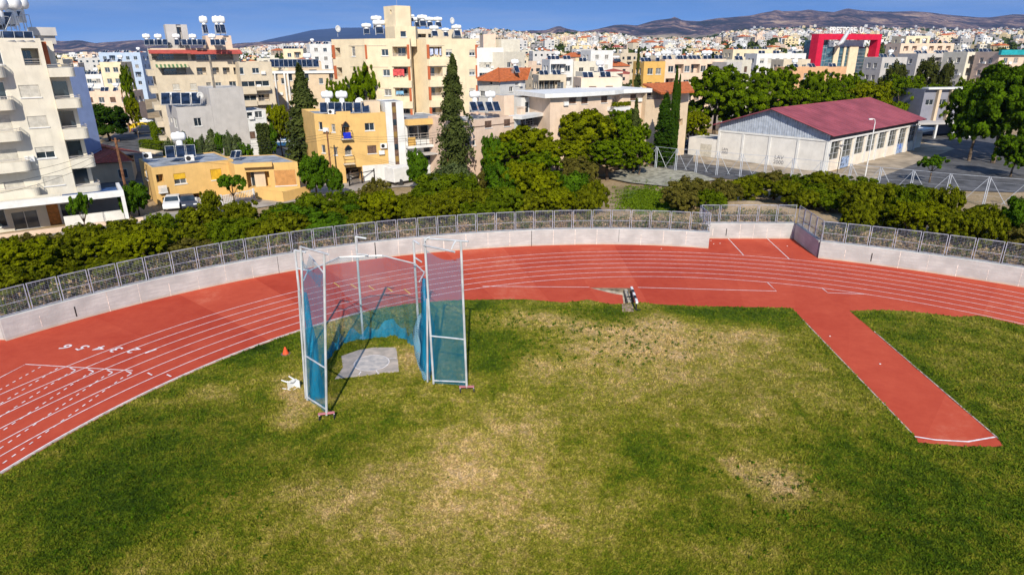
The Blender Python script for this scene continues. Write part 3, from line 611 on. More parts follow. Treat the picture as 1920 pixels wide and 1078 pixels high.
fold([AY(791, 590, 35.2), np.array([-5.5, 34.5, 2.]), np.array([-5.0, 33.5, .1])], [.25, .32, .34, .22], N_PALE, 4)
mb = MB(); q = [AY(580, 478, 33.6), AY(606, 510, 31.7), AY(600, 540, 32.2), AY(572, 506, 34.6)]; mb.add(q, [(0, 1, 2, 3)])
o = mb.build('gate_net', N_GATE, cage); u = o.data.uv_layers.new(name='UVMap')
for i, c in enumerate([(0, 2), (2.4, 0), (2, -2), (0, -1)]): u.data[i].uv = c

# ================================================================== VEGETATION
def rdir(rs, n): v = rs.normal(size=(n, 3)); return v/np.linalg.norm(v, axis=1)[:, None]
def leaves(rs, centers, normals, size, tint, aspect=1.6):
    n = len(centers); nn = normals+rs.normal(size=(n, 3))*.55; nn /= np.linalg.norm(nn, axis=1)[:, None]
    a = np.cross(nn, rs.normal(size=(n, 3))); a /= np.linalg.norm(a, axis=1)[:, None]; b = np.cross(nn, a)
    s = size*rs.uniform(.6, 1.35, n)[:, None]; a = a*s*aspect*.5; b = b*s*.5
    V = np.stack([centers-a-b*.5, centers+b*.9-a*.1, centers+a+b*.3, centers-b*.8+a*.2], 1).reshape(-1, 3)
    return V, np.arange(4*n).reshape(n, 4), tint
def crown(name, lobes, m, parent, seed, nclump=90, per=70, rc=.16, leaf=.16, flat=.8, hang=0., shell=.8):
    """leaf clumps spread over a set of ellipsoid lobes (cx, cy, cz, rx, ry, rz)"""
    rs = np.random.RandomState(seed); Lb = np.array(lobes, float); w = (Lb[:, 3]*Lb[:, 4]*Lb[:, 5])**(2/3); w /= w.sum()
    k = rs.choice(len(Lb), nclump, p=w); d = rdir(rs, nclump); d[:, 2] = np.where(d[:, 2] < -.35, -d[:, 2], d[:, 2])
    rad = rs.uniform(shell, 1.05, nclump)[:, None]; inner_ = rs.rand(nclump) < .22; rad[inner_] *= .6
    cc = Lb[k, :3]+d*Lb[k, 3:6]*rad; R_c = rc*rs.uniform(.6, 1.5, nclump)*np.cbrt(Lb[k, 3]*Lb[k, 4]*Lb[k, 5])
    ci = np.repeat(np.arange(nclump), per); dd = rdir(rs, len(ci)); rr = R_c[ci]*rs.uniform(.35, 1, len(ci))**.5
    pos = cc[ci]+dd*rr[:, None]*[1, 1, flat]; pos[:, 2] -= hang*rs.rand(len(ci))
    nrm = dd*.6+d[ci]*.7+[0, 0, .35]
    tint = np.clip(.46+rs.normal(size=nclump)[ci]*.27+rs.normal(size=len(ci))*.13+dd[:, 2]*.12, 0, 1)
    V, Q, t = leaves(rs, pos, nrm, leaf, tint); return npmesh(name, V, Q, m, parent, t)
M_BARK = mat('bark', (.16, .115, .08), .95, .3, 3, .4); M_BARK2 = mat('bark_pale', (.38, .31, .24), .95, .25, 3, .3)
def limbs(parent, h, r, tips, m=M_BARK, base=(0, 0, 0), seed=0, name='trunk'):
    rs = random.Random(seed); mb = MB(); b = np.array(base, float); fork = b+np.array([rs.uniform(-.1, .1)*h, rs.uniform(-.1, .1)*h, h])
    mb.tube([b-[0, 0, .3], b+[0, 0, .1], (b+fork)/2+np.array([rs.uniform(-.05, .05)*h, 0, 0]), fork], [r*1.25, r*1.1, r*.85, r*.7], 8)
    for t in tips:
        t = np.array(t, float); mid = fork*.45+t*.55+np.array([0, 0, -.12*h]); mb.tube([fork-[0, 0, .15*h], mid, t], [r*.55, r*.33, r*.12], 5)
    return mb.build(name, m, parent, world=False, smooth=True)
LF = {
 'hedge': leafmat('leaf_hedge', (.022, .036, .002), (.195, .210, .007)), 'hedge2': leafmat('leaf_hedge_green', (.018, .038, .002), (.140, .190, .006)), 'brownish': leafmat('leaf_brownish', (.050, .048, .008), (.190, .165, .03)),
 'pine': leafmat('leaf_pine', (.016, .040, .002), (.150, .215, .004), .15), 'pine_y': leafmat('leaf_pine_yellow', (.035, .050, .002), (.21, .23, .004), .15), 'conifer': leafmat('leaf_conifer', (.014, .024, .008), (.085, .105, .025), .1),
 'dark': leafmat('leaf_dark', (.006, .016, .003), (.040, .085, .006), .1), 'broad': leafmat('leaf_broad', (.018, .05, .003), (.10, .19, .008)), 'grey': leafmat('leaf_grey', (.040, .065, .025), (.135, .165, .055)),
 'euca': leafmat('leaf_euca', (.022, .028, .007), (.10, .11, .022)), 'giant': leafmat('leaf_giant', (.008, .026, .002), (.105, .185, .005), .15)}
PROTO = {}
def proto_tree(key, lobes, lf, seed, h, r, tips=None, bark=M_BARK, **kw):
    root = T(key, None, None, (0, 0, 0)); limbs(root, h, r, tips or [tuple(np.array(l[:3])+[0, 0, .1]) for l in lobes[:6]], bark, seed=seed)
    crown('crown', lobes, LF[lf], root, seed, **kw); regkids(root); PROTO[key] = root
rs = random.Random(11)
# unit trees (radius about 1, height given) scaled when placed
def round_lobes(n, spread, zc, rr, seed, zs=.75, low=0):
    q = random.Random(seed); out = [(0, 0, zc, rr*1.1, rr*1.1, rr*zs)]
    for i in range(n):
        a = 2*pi*i/n+q.uniform(-.4, .4); d = spread*q.uniform(.7, 1.1); out.append((d*cos(a), d*sin(a), zc+q.uniform(-.35, .25)*rr, rr*q.uniform(.55, .85), rr*q.uniform(.55, .85), rr*q.uniform(.5, .75)))
    if low:
        for i in range(6): a = 2*pi*(i+.5)/6+q.uniform(-.3, .3); out.append((spread*.95*cos(a), spread*.95*sin(a), low*q.uniform(.8, 1.25), rr*.7, rr*.7, rr*q.uniform(.6, .8)))
    return out
for i in range(4): proto_tree('hedge_tree%d' % i, round_lobes(7, .62, .92, .55, i, .85, .5), ['hedge', 'hedge2', 'hedge', 'brownish'][i], 20+i, .42, .06, nclump=[300, 300, 280, 230][i], per=60, rc=.21, leaf=.062)
for i in range(3): proto_tree('pine_tree%d' % i, round_lobes(9, .6, 1.25, .52, 40+i, .7, .72), ['pine', 'pine_y', 'pine'][i], 30+i, .75, .055, nclump=400, per=64, rc=.19, leaf=.05, flat=.62)
for i in range(2): proto_tree('broad_tree%d' % i, round_lobes(6, .5, 1.1, .6, 60+i, .9, .55), ['broad', 'dark'][i], 50+i, .6, .05, nclump=230, per=60, rc=.24, leaf=.075)
proto_tree('euca_tree', [(0, 0, 1.6, .5, .5, .6), (.4, .1, 1.25, .4, .4, .45), (-.4, -.1, 1.35, .42, .4, .5), (.1, .3, .95, .45, .4, .4), (-.15, -.3, .9, .45, .4, .4), (.2, -.1, .55, .45, .4, .35)], 'euca', 70, .7, .045, nclump=150, per=60, rc=.24, leaf=.075, hang=.1)
proto_tree('pepper_tree', round_lobes(7, .55, 1.0, .5, 71, .8, .5), 'grey', 71, .5, .05, nclump=240, per=60, rc=.28, leaf=.07, hang=.18)
proto_tree('giant_tree', round_lobes(11, .62, 1.2, .56, 72, .8, .70), 'giant', 72, .6, .05, nclump=680, per=64, rc=.18, leaf=.05, bark=M_BARK)
proto_tree('sparse_tree', round_lobes(7, .6, 1.15, .42, 73, .8), 'broad', 73, .7, .05, nclump=60, per=60, rc=.30, leaf=.09)
def proto_column(key, lf, prof, seed, n=150, per=60, leaf=.06, rc=.3, h=6., ragged=.12, bark=M_BARK):
    """tall narrow tree of unit radius: prof = radius at height fractions; drooping branch fans"""
    rs = np.random.RandomState(seed); root = T(key, None, None); mb = MB(); mb.tube([(0, 0, -.3), (0, 0, h*.5), (0, 0, h*.98)], [.10, .07, .015], 7); mb.build('trunk', bark, root, world=False)
    t = rs.rand(n)**.85; zz = h*(.04+.95*t); R = np.interp(t, prof[0], prof[1])*rs.uniform(1-ragged*2, 1+ragged, n); a = rs.uniform(0, 2*pi, n)
    ci = np.repeat(np.arange(n), per); f = rs.rand(len(ci))**.6; aa = a[ci]+rs.normal(size=len(ci))*(.25+.2*(1-f)); rad = R[ci]*f
    pos = np.stack([rad*np.cos(aa), rad*np.sin(aa), zz[ci]-f*f*R[ci]*.28+rs.normal(size=len(ci))*.09*h/6], 1)
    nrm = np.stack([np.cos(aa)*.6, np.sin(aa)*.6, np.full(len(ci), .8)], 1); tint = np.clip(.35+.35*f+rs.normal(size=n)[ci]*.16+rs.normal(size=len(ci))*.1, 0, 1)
    V, Q, tt = leaves(rs, pos, nrm, leaf, tint, 2.0); npmesh('crown', V, Q, LF[lf], root, tt); regkids(root); PROTO[key] = root
proto_column('conifer_tree0', 'conifer', ([0, .12, .35, .7, 1], [.75, 1.0, .9, .5, .05]), 81, 240, 70, .12, h=4.4, ragged=.34)
proto_column('conifer_tree1', 'conifer', ([0, .1, .35, .6, .85, 1], [.55, .9, 1.0, .85, .45, .06]), 82, 230, 70, .11, h=5.6, ragged=.34)
proto_column('cypress_tree', 'dark', ([0, .1, .5, .85, 1], [.8, 1, .95, .6, .08]), 83, 190, 60, .2, h=9., ragged=.05)
proto_column('norfolk_tree', 'conifer', ([0, .2, .6, 1], [1.0, .95, .6, .08]), 84, 60, 90, .12, h=4.6, ragged=.15)
proto_column('upright_shrub', 'grey', ([0, .2, .7, 1], [.7, 1, .8, .2]), 85, 90, 60, .18, h=4.6, ragged=.25)
# palm
def proto_palm():
    root = T('palm_tree', None, None); mb = MB(); mb.tube([(0, 0, -.2), (.05, 0, 2), (.02, 0, 4)], [.16, .13, .12], 7); mb.build('trunk', M_BARK2, root, world=False)
    rs = np.random.RandomState(4); C = []; N = []
    for k in range(26):
        a = rs.uniform(0, 2*pi); el = rs.uniform(-.3, 1.2); t = np.linspace(0, 1, 34); r = 1.35*t*cos(el*.6); z = 4+1.35*(sin(el)*t-.75*t*t)
        c = np.stack([r*cos(a), r*sin(a), z], 1)+rs.normal(size=(34, 3))*.05; C.append(c); N.append(np.tile([cos(a)*.2, sin(a)*.2, 1.], (34, 1)))
    C = np.concatenate(C); N = np.concatenate(N); V, Q, tt = leaves(rs, C, N, .14, rs.uniform(.2, .9, len(C)), 3.); npmesh('crown', V, Q, LF['broad'], root, tt); regkids(root); PROTO['palm_tree'] = root
proto_palm()
PH = {'hedge_tree': 1.55, 'pine_tree': 1.75, 'broad_tree': 1.75, 'euca_tree': 2.25, 'pepper_tree': 1.55, 'giant_tree': 1.75, 'sparse_tree': 1.65, 'conifer_tree0': 4.4, 'conifer_tree1': 5.6, 'cypress_tree': 9., 'norfolk_tree': 4.6, 'upright_shrub': 4.6, 'palm_tree': 4.9}
PR = {'hedge_tree': 1.12, 'pine_tree': 1.1, 'broad_tree': 1.1, 'euca_tree': .9, 'pepper_tree': 1.1, 'giant_tree': 1.1, 'sparse_tree': 1.0, 'palm_tree': 1.3}
def tree(key, px, pytop, wpx, Y, label, cat='tree', zg=.8, group=None, name=None, rz=None, zbase=None):
    """tree whose crown is centred on column px, its top at row pytop, wpx wide, standing Y metres away"""
    top = AY(px, pytop, Y); dep = Y*.938+(HCAM-top[2])*.346; r = wpx*dep/F_PX/2; base = key.rstrip('0123') if key not in PH else key
    H = PH[base]; R = PR.get(base, 1.0); zb = zg if zbase is None else zbase; sz = max(.3, (top[2]-zb)/H); sx = r/R
    # the foot hangs below the crown
    f = AY(px, pytop+(top[2]-zb)*.5/dep*F_PX, Y)
    o = place(PROTO[key], (f[0], Y, zb), random.uniform(0, 6.28) if rz is None else rz, (sx, sx, sz), label, cat, group)
    o.name = name or base.rstrip('01'); return o
ty = random.Random(21)
# hedge rows on the bank behind the wall
def hedgerow(P, off, rows, gap, hmin, hmax, where, keys=('hedge_tree0', 'hedge_tree0', 'hedge_tree1', 'hedge_tree2', 'hedge_tree2', 'hedge_tree3', 'broad_tree0', 'pine_tree1'), wmul=1.):
    cnt = 0
    for oi, o_ in enumerate(off):
        Q = resample(P, gap)
        for i in range(len(Q)-1):
            p = Q[i]+(Q[i+1]-Q[i])*(ty.uniform(.3, .7)+.5*(oi % 2)); t = Q[i+1]-Q[i]; t /= np.linalg.norm(t); q = np.array([-t[1], t[0]]); p = p+q*(o_+ty.uniform(-.5, .5))
            h = ty.uniform(hmin-.55, hmax+.45)*(1+.12*oi)*1.12; r = ty.uniform(1.8, 3.3)*wmul; h *= np.interp(p[0], [-50, -34, -14, 0, 60], [.66, .72, .84, .97, 1.]); cnt += 1
            x_, y_ = proj(p[0], p[1], 3)
            if x_ < -260 or x_ > 2180: continue
            o = place(PROTO[ty.choice(keys)], (p[0], p[1], 1.4), ty.uniform(0, 6.28), (r/1.12, r/1.12, h/1.55), '%s bushy tree from the left, %s row of hedge %s' % (ORD(i+1), ['front', 'second', 'third', 'rear'][oi], where), 'tree', 'bushy hedge trees behind the track fence'); o.name = 'hedge_tree'
sub = lambda P, x0, x1: np.array([p for p in P if x0 <= p[0] <= x1])
ext = np.array([(-60, 22), (-48, 31), (-40, 36.5)])
hedgerow(sub(arcL, -33.5, 9.5), [3.1, 5.9, 8.8], 3, 2.7, 2.9, 3.7, 'behind the long wall')
hedgerow(np.array([(-60, 40.2), (-35.5, 40.2)]), [2.6, 5.2, 8.2], 3, 2.8, 2.8, 3.6, 'beyond the wall end')
hedgerow(sub(arcR, 30, 70), [3.5, 6.6, 9.4], 3, 3.2, 2.9, 3.6, 'behind the right wall')
BANK = [(1290, 326, 100, 70, 3), (1350, 332, 90, 71, 3), (1405, 325, 80, 76, 0), (1455, 318, 90, 78, 3), (1500, 322, 80, 76, 1), (1545, 316, 100, 75, 0), (1600, 325, 100, 73, 1), (1655, 338, 90, 71, 0), (1560, 350, 90, 68, 1), (1335, 350, 70, 67, 1), (1275, 345, 90, 68, 3), (1320, 338, 90, 72, 3), (1375, 335, 90, 73, 0), (1430, 322, 90, 80, 1), (1480, 335, 80, 73, 0), (1525, 340, 90, 71, 1), (1580, 335, 90, 70, 0), (1625, 345, 100, 69, 1), (1690, 350, 100, 70, 0), (1725, 345, 90, 74, 1), (1512, 352, 80, 69, 2)]
bx = sorted(b[0] for b in BANK)
for (px, top, w, Y, k) in BANK:
    tree('hedge_tree%d' % k, px, top, w, Y, '%s bushy tree, %s from the left on the bank below the sports hall' % (['olive green', 'mid green', 'leafy green', 'brown tinged'][k], ORD(bx.index(px)+1)), group='bushy trees on the bank below the shed', zbase=1.4, name='hedge_tree')

# ================================================================== BUILDINGS
M_GL = glass(); M_GLB = glass('glass_blue', (.10, .30, .38)); M_RAIL = mat('rail', (.55, .50, .47), .5, .1, 3)
M_SHUT = mat('shutter', (.62, .58, .50), .7, .1, 2); M_ORC = mat('orange_shutter', (.62, .30, .10), .7, .1, 2); M_YSH = mat('yellow_shutter', (.78, .46, .03), .7, .1, 2)
M_BRN = mat('brown_shutter', (.17, .10, .07), .7, .2, 3); M_ROOFG = mat('roof_grey', (.34, .37, .42), .9, .2, .8); M_ROOFL = mat('roof_light', (.55, .53, .50), .9, .2, .8)
def tilemat(name, col):
    m = mat(name, col, .85, .16, 2.2, .0); n = m.node_tree.nodes; l = m.node_tree.links; b = n['Principled BSDF']
    g = n.new('ShaderNodeNewGeometry'); w = n.new('ShaderNodeTexWave'); w.inputs['Scale'].default_value = 1.6; w.inputs['Distortion'].default_value = .4; w.bands_direction = 'DIAGONAL'
    l.new(g.outputs['Position'], w.inputs[0]); bp = n.new('ShaderNodeBump'); bp.inputs['Strength'].default_value = .6; bp.inputs['Distance'].default_value = .06; l.new(w.outputs[0], bp.inputs['Height']); l.new(bp.outputs[0], b.inputs['Normal']); return m
M_TILE = tilemat('roof_tiles', (.56, .15, .045)); M_TILER = tilemat('roof_tiles_red', (.42, .09, .06)); M_ORCOL = plaster('orange_column', (.50, .13, .05))
PL = {k: plaster('wall_'+k, c) for k, c in dict(cream=(.80, .66, .45), ivory=(.74, .68, .56), white=(.74, .73, .71), yellow=(.74, .47, .17), ochre=(.72, .43, .12), beige=(.68, .53, .37), pink=(.72, .54, .42), grey=(.52, .49, .47), sand=(.66, .56, .42), peach=(.76, .58, .44), orange=(.70, .40, .22), blue=(.45, .55, .70)).items()}
class Face:
    def __init__(s, A, B, z0, z1):
        s.A = np.array([A[0], A[1], 0.]); d = np.array([B[0]-A[0], B[1]-A[1], 0.]); s.W = float(np.linalg.norm(d)); s.U = d/s.W; s.N = np.array([-s.U[1], s.U[0], 0.]); s.z0, s.z1 = z0, z1; s.ops = []
    def uv(s, px, py, n=0.):
        d = ray(px, py); o = np.array([0, 0, HCAM]); t = ((s.A+s.N*n-o)@s.N)/(d@s.N); p = o+d*t; return float((p-s.A)@s.U), float(p[2])
    def rect(s, x0, y0, x1, y1, n=0.):
        ym, xm = (y0+y1)/2, (x0+x1)/2; return s.uv(x0, ym, n)[0], s.uv(xm, y1, n)[1], s.uv(x1, ym, n)[0], s.uv(xm, y0, n)[1]
def facewall(mb, F, mi=0):
    us = sorted({0., F.W}|{min(max(o[0], 0), F.W) for o in F.ops}|{min(max(o[2], 0), F.W) for o in F.ops}); zs = sorted({F.z0, F.z1}|{min(max(o[1], F.z0), F.z1) for o in F.ops}|{min(max(o[3], F.z0), F.z1) for o in F.ops})
    p = lambda u, z, n=0.: F.A+F.U*u+F.N*n+Z3*z
    for a, b in zip(us[:-1], us[1:]):
        for c, d in zip(zs[:-1], zs[1:]):
            if b-a < 1e-5 or d-c < 1e-5: continue
            um, zm = (a+b)/2, (c+d)/2
            if any(o[0] < um < o[2] and o[1] < zm < o[3] for o in F.ops): continue
            mb.quad(p(a, c), p(b, c), p(b, d), p(a, d), mi)
    for (a, c, b, d, dep, back) in F.ops:
        mb.quad(p(a, c), p(a, c, dep), p(a, d, dep), p(a, d), mi); mb.quad(p(b, c), p(b, d), p(b, d, dep), p(b, c, dep), mi)
        mb.quad(p(a, d), p(a, d, dep), p(b, d, dep), p(b, d), mi); mb.quad(p(a, c), p(b, c), p(b, c, dep), p(a, c, dep), mi)
        if back: mb.quad(p(a, c, dep), p(b, c, dep), p(b, d, dep), p(a, d, dep), mi)
def window(par, F, a, c, b, d, kind='w', dep=.16, fm=None, trim=None):
    fm = fm or M_WHITE; o = MB(); w = .05; n0, n1 = dep-.07, dep-.01
    g = lambda u0, u1, z0, z1, na=n0, nb=n1, mi=0: o.obox(F.A, F.U, F.N, u0, u1, na, nb, z0, z1, mi)
    g(a, a+w, c, d); g(b-w, b, c, d); g(a+w, b-w, c, c+w); g(a+w, b-w, d-w, d)
    if b-a > 1.0: m = (a+b)/2; g(m-w/2, m+w/2, c+w, d-w)
    if trim: g(a-.08, b+.08, c-.10, c-.002, -.08, .1)
    win = o.build('window', fm, par); 
    o = MB(); o.obox(F.A, F.U, F.N, a, b, dep-.005, dep+.03, c, d); o.build('pane', wr_.choice([M_GL, M_GL, M_GL2, M_CUR]), win)
    if trim and wr_.random() < .14 and c > 3:
        q = MB(); u_ = b+.25 if b+1.2 < F.W else a-1.05; q.obox(F.A, F.U, F.N, u_, u_+.8, -.32, -.01, c-.2, c+.35) if u_ > 0 else q.obox(F.A, F.U, F.N, a, a+.8, -.32, -.01, c-.75, c-.2); q.build('air_conditioner', M_WHITE, par)
    if kind in ('s', 'h', 'y', 'o', 'b', 'yh', 'p'):
        f = {'h': .55, 'yh': .45}.get(kind, 0.); z = c+(d-c)*f; o = MB(); sm = {'y': M_YSH, 'yh': M_YSH, 'o': M_ORC, 'b': M_BRN, 'p': M_BRN}.get(kind, M_SHUT)
        k = max(3, int((d-z)/.12))
        for i in range(k): o.obox(F.A, F.U, F.N, a+.02, b-.02, dep-.115, dep-.075+.004*(i % 2), z+(d-z)*i/k, z+(d-z)*(i+1)/k-.012)
        o.build('shutter', sm, win)
    return win
def railing(par, F, a, b, z, n, h=.9, m=None, ret=0.):
    o = MB(); m = m or M_RAIL; q = lambda u, zz, nn=n: F.A+F.U*u+F.N*nn+Z3*zz
    for zz in (z+h, z+h*.55, z+h*.15): o.tube([q(a, zz), q(b, zz)], .025, 4)
    k = max(1, int((b-a)/.9))
    for i in range(k+1): o.tube([q(a+(b-a)*i/k, z), q(a+(b-a)*i/k, z+h)], .022, 4)
    if ret: 
        for u in (a, b): o.tube([q(u, z+h), q(u, z+h, n+ret)], .025, 4)
    return o.build('railing', m, par)
M_GL2 = glass('glass_grey', (.10, .115, .13)); M_CUR = mat('curtain_glass', (.30, .28, .25), .3, .3, 4, spec=.6); wr_ = random.Random(4)
class Bldg:
    """corners run left to right along the front then round the back (counter-clockwise seen from above)"""
    def __init__(s, name, label, cat, pts, zt, wall, zg=.8, roof=None, par=.45, group=None, cap=None, parts=None):
        s.pts = [np.array(p[:2], float) for p in pts]; s.zt, s.zg, s.par = zt, zg, par; s.wall, s.roofm = wall, roof or M_ROOFL; s.cap = cap
        s.root = parts or T(name, label, cat, (*(sum(s.pts)/len(s.pts)), zg), group); n = len(s.pts); s.F = [Face(s.pts[i], s.pts[(i+1) % n], zg-.5, zt) for i in range(n)]; s.later = []
    def op(s, i, kind, x0, y0, x1, y1, **k):   # opening given where the photograph shows it
        return s.opu(i, kind, *s.F[i].rect(x0, y0, x1, y1), **k)
    def opu(s, i, kind, a, c, b, d, dep=None, **k):
        F = s.F[i]; a, b = max(a, .03), min(b, F.W-.03); c = max(c, F.z0+.01); d = min(d, F.z1-.03)
        if b-a < .15 or d-c < .15: return
        if kind in ('bal', 'dark', 'thru'):
            dp = dep or (1.3 if kind == 'bal' else 4.); F.ops.append((a, c, b, d, dp, kind != 'thru')); s.later.append((kind, i, a, c, b, d, dp, k))
        else: F.ops.append((a, c, b, d, dep or .18, False)); s.later.append((kind, i, a, c, b, d, dep or .18, k))
    def done(s, fm=None):
        mb = MB(); n = len(s.pts)
        for F in s.F: facewall(mb, F)
        if s.par > 0:
            ins = []
            for i in range(n):
                F1, F2 = s.F[i-1], s.F[i]; m = F1.N+F2.N; m /= np.linalg.norm(m); k = .2/max(.35, m@F2.N); ins.append(np.array([*s.pts[i], 0.])+m*k)
            for i in range(n):
                j = (i+1) % n; a, b = np.array([*s.pts[i], 0.]), np.array([*s.pts[j], 0.]); c, d = ins[j], ins[i]
                mb.quad(a+Z3*s.zt, b+Z3*s.zt, c+Z3*s.zt, d+Z3*s.zt); mb.quad(d+Z3*s.zt, c+Z3*s.zt, c+Z3*(s.zt-s.par), d+Z3*(s.zt-s.par))
            rp = [p+Z3*(s.zt-s.par) for p in ins]
        else: rp = [np.array([*p, s.zt]) for p in s.pts]
        mb.build('wall', s.wall, s.root)
        r = MB(); r.add(rp, [tuple(range(n))]); r.build('roof', s.roofm, s.root)
        for (kind, i, a, c, b, d, dp, k) in s.later:
            F = s.F[i]
            if kind == 'bal':
                if k.get('rail', True): railing(s.root, F, a, b, c+.02, .05, k.get('rh', .55))
                w = (b-a); sub_ = Face(F.A+F.N*dp, F.A+F.N*dp+F.U*F.W, F.z0, F.z1)
                m = MB(); m.obox(F.A, F.U, F.N, a+w*.12, a+w*.62, dp-.06, dp-.015, c+.03, c+(d-c)*.86); m.obox(F.A, F.U, F.N, a+w*.12, a+w*.14, dp-.09, dp-.055, c+.03, c+(d-c)*.86, 1); m.obox(F.A, F.U, F.N, a+w*.36, a+w*.38, dp-.09, dp-.055, c+.03, c+(d-c)*.86, 1); m.build('balcony_door', [M_GL, fm or M_WHITE], s.root)
            elif kind in ('dark', 'thru'): pass
            elif kind == 'door': 
                m = MB(); m.obox(F.A, F.U, F.N, a, b, dp-.06, dp, c, d)
                for q in range(1, 5): m.obox(F.A, F.U, F.N, a+.05, b-.05, dp-.075, dp-.055, c+(d-c)*q/5-.015, c+(d-c)*q/5+.015, 0)
                m.build('door', k.get('m', M_ORC), s.root)
            else: window(s.root, F, a, c, b, d, kind, dp, fm, k.get('trim', True))
        return s
    def slab(s, i, x0, x1, z0, z1, n0, n1, m=None, name='balcony', px=True, rail=None):
        F = s.F[i]
        if px: x0, x1 = F.uv(x0, 250)[0], F.uv(x1, 250)[0]
        o = MB(); o.obox(F.A, F.U, F.N, x0, x1, n0, n1, z0, z1); b = o.build(name, m or s.wall, s.root, bevel=0)
        if rail: railing(s.root, F, x0, x1, z1, n0+.05, rail, ret=n1-n0-.05)
        return b
    def slabpx(s, i, x0, y0, x1, y1, out=1.2, m=None, name='balcony', rail=None, inn=0.):
        F = s.F[i]; a, c, b, d = F.rect(x0, y0, x1, y1, -out); return s.slab(i, a, b, c, d, -out, inn, m, name, False, rail)
    def grid(s, i, floors, cols, w=1.2, h=1.3, kinds='w', z0=None, fh=3.0, sill=1.0, margin=1.0, rs=None, zt=None):
        F = s.F[i]; z0 = s.zg if z0 is None else z0
        for f in range(floors):
            for c in range(cols):
                u = margin+(F.W-2*margin)*(c+.5)/cols; k = (rs or ty).choice(kinds); ww = w*(1.7 if k == 'B' else 1); kk = 'bal' if k == 'B' else k; zb = z0+f*fh+(.75 if k == 'B' else sill)
                if zb+h < F.z1-.2: s.opu(i, kk, u-ww/2, zb, u+ww/2, min(zb+(1.9 if k == 'B' else h), F.z1-.25))
def rectb(A, ang, W_, D_): # footprint from its front-left corner
    A = np.array(A[:2], float); U = np.array([cos(radians(ang)), sin(radians(ang))]); N = np.array([-U[1], U[0]]); return [A, A+U*W_, A+U*W_+N*D_, A+N*D_]
def capsule(mb, o, r, L, axis='x', mi=0, n=14):
    prof = [(r*.05, -L/2-r*.42), (r*.55, -L/2-r*.34), (r*.88, -L/2-r*.14), (r, -L/2+r*.12), (r, L/2-r*.12), (r*.88, L/2+r*.14), (r*.55, L/2+r*.34), (r*.05, L/2+r*.42)]; mb.lathe(prof, n, o, axis, mi)
M_TANK = mat('tank_white', (.86, .86, .86), .35, .04, 2, spec=.4); M_COLL = mat('collector_glass', (.015, .025, .055), .15, .4, 1.5, spec=.8); M_ALU = mat('aluminium', (.55, .56, .58), .4, .1, 2, spec=.5)
def proto_heater(key, npan, hs=1.0, big=True):
    root = T(key, None, None)
    mb = MB(); 
    for i in range(npan):
        x = (i-(npan-1)/2)*1.12; a = radians(42); c_, s_ = cos(a), sin(a)
        for (u0, u1, v0, v1, t, mi) in [(-.5, .5, 0, 1.9, .08, 1), (-.46, .46, .05, 1.85, .092, 0)]:
            vs = [(x+u, -1.3+v*c_-w*s_, .15+v*s_+w*c_) for w in (0, t) for (u, v) in ((u0, v0), (u1, v0), (u1, v1), (u0, v1))]
            mb.add(vs, [(0, 3, 2, 1), (4, 5, 6, 7), (0, 1, 5, 4), (1, 2, 6, 5), (2, 3, 7, 6), (3, 0, 4, 7)], mi)
        mb.tube([(x-.45, .1, 0), (x-.45, .1, 1.35)], .03, 4, 1); mb.tube([(x+.45, .1, 0), (x+.45, .1, 1.35)], .03, 4, 1)
    mb.build('solar_collector', [M_COLL, M_ALU], root, world=False)
    mb = MB()
    for sx in (-.5, .5):
        for y in (.35, 1.05): mb.tube([(sx, y, 0), (sx, y, 1.5*hs)], .03, 4)
        mb.tube([(sx, .35, 1.5*hs), (sx, 1.05, 1.5*hs)], .03, 4)
    mb.build('stand', M_ALU, root, world=False)
    if big is None: regkids(root); PROTO[key] = root; return
    mb = MB(); mb.lathe([(.30, .55), (.36, .62), (.36, 1.5*hs+.42), (.28, 1.5*hs+.5)], 12, (0, .7, 0)) if big else capsule(mb, (0, .7, 1.5*hs+.30), .30, 1.2); mb.build('hot_water_tank', M_TANK, root, world=False, smooth=True)
    if big: mb = MB(); capsule(mb, (0, .7, 1.5*hs+.95), .50, 1.25); mb.lathe([(.2, 0), (.18, .1)], 10, (0, .7, 1.5*hs+1.43)); mb.build('cold_water_tank', M_TANK, root, world=False, smooth=True)
    regkids(root); PROTO[key] = root
proto_heater('heater2', 2); proto_heater('heater3', 3); proto_heater('heater_low', 2, .6, False); proto_heater('heater1', 1, .8); proto_heater('panels3', 3, 1., None)
root = T('dish', None, None); mb = MB(); mb.lathe([(.02, 0), (.25, .03), (.42, .10), (.5, .17), (.49, .18), (.24, .05), (.02, .02)], 16, (0, 0, 0), 'y'); mb.v = [(x, -y, z+1.2) for x, y, z in mb.v]; mb.build('reflector', M_WHITE, root, world=False, smooth=True)
mb = MB(); mb.tube([(0, .05, 0), (0, .05, 1.15)], .03, 5); mb.tube([(0, 0, 1.0), (0, -.45, 1.2)], .015, 4); mb.build('mast', M_ALU, root, world=False); regkids(root); PROTO['dish'] = root
root = T('aircon', None, None); mb = MB(); mb.box(-.42, -.32, 0, .42, 0, .62); mb.build('housing', M_WHITE, root, world=False); mb = MB(); mb.lathe([(.02, -.335), (.23, -.335), (.23, -.31), (.02, -.31)], 14, (-.1, 0, .31), 'y'); mb.build('fan_grille', M_BLACK, root, world=False); regkids(root); PROTO['aircon'] = root
root = T('antenna', None, None); mb = MB(); mb.tube([(0, 0, 0), (0, 0, 3)], .025, 4); mb.tube([(-.6, 0, 2.8), (.6, 0, 2.8)], .015, 4)
for i in range(6): mb.tube([(-.5+i*.2, -.3, 2.8), (-.5+i*.2, .3, 2.8)], .012, 4)
mb.build('mast', M_ALU, root, world=False); regkids(root); PROTO['antenna'] = root
HN = [0]
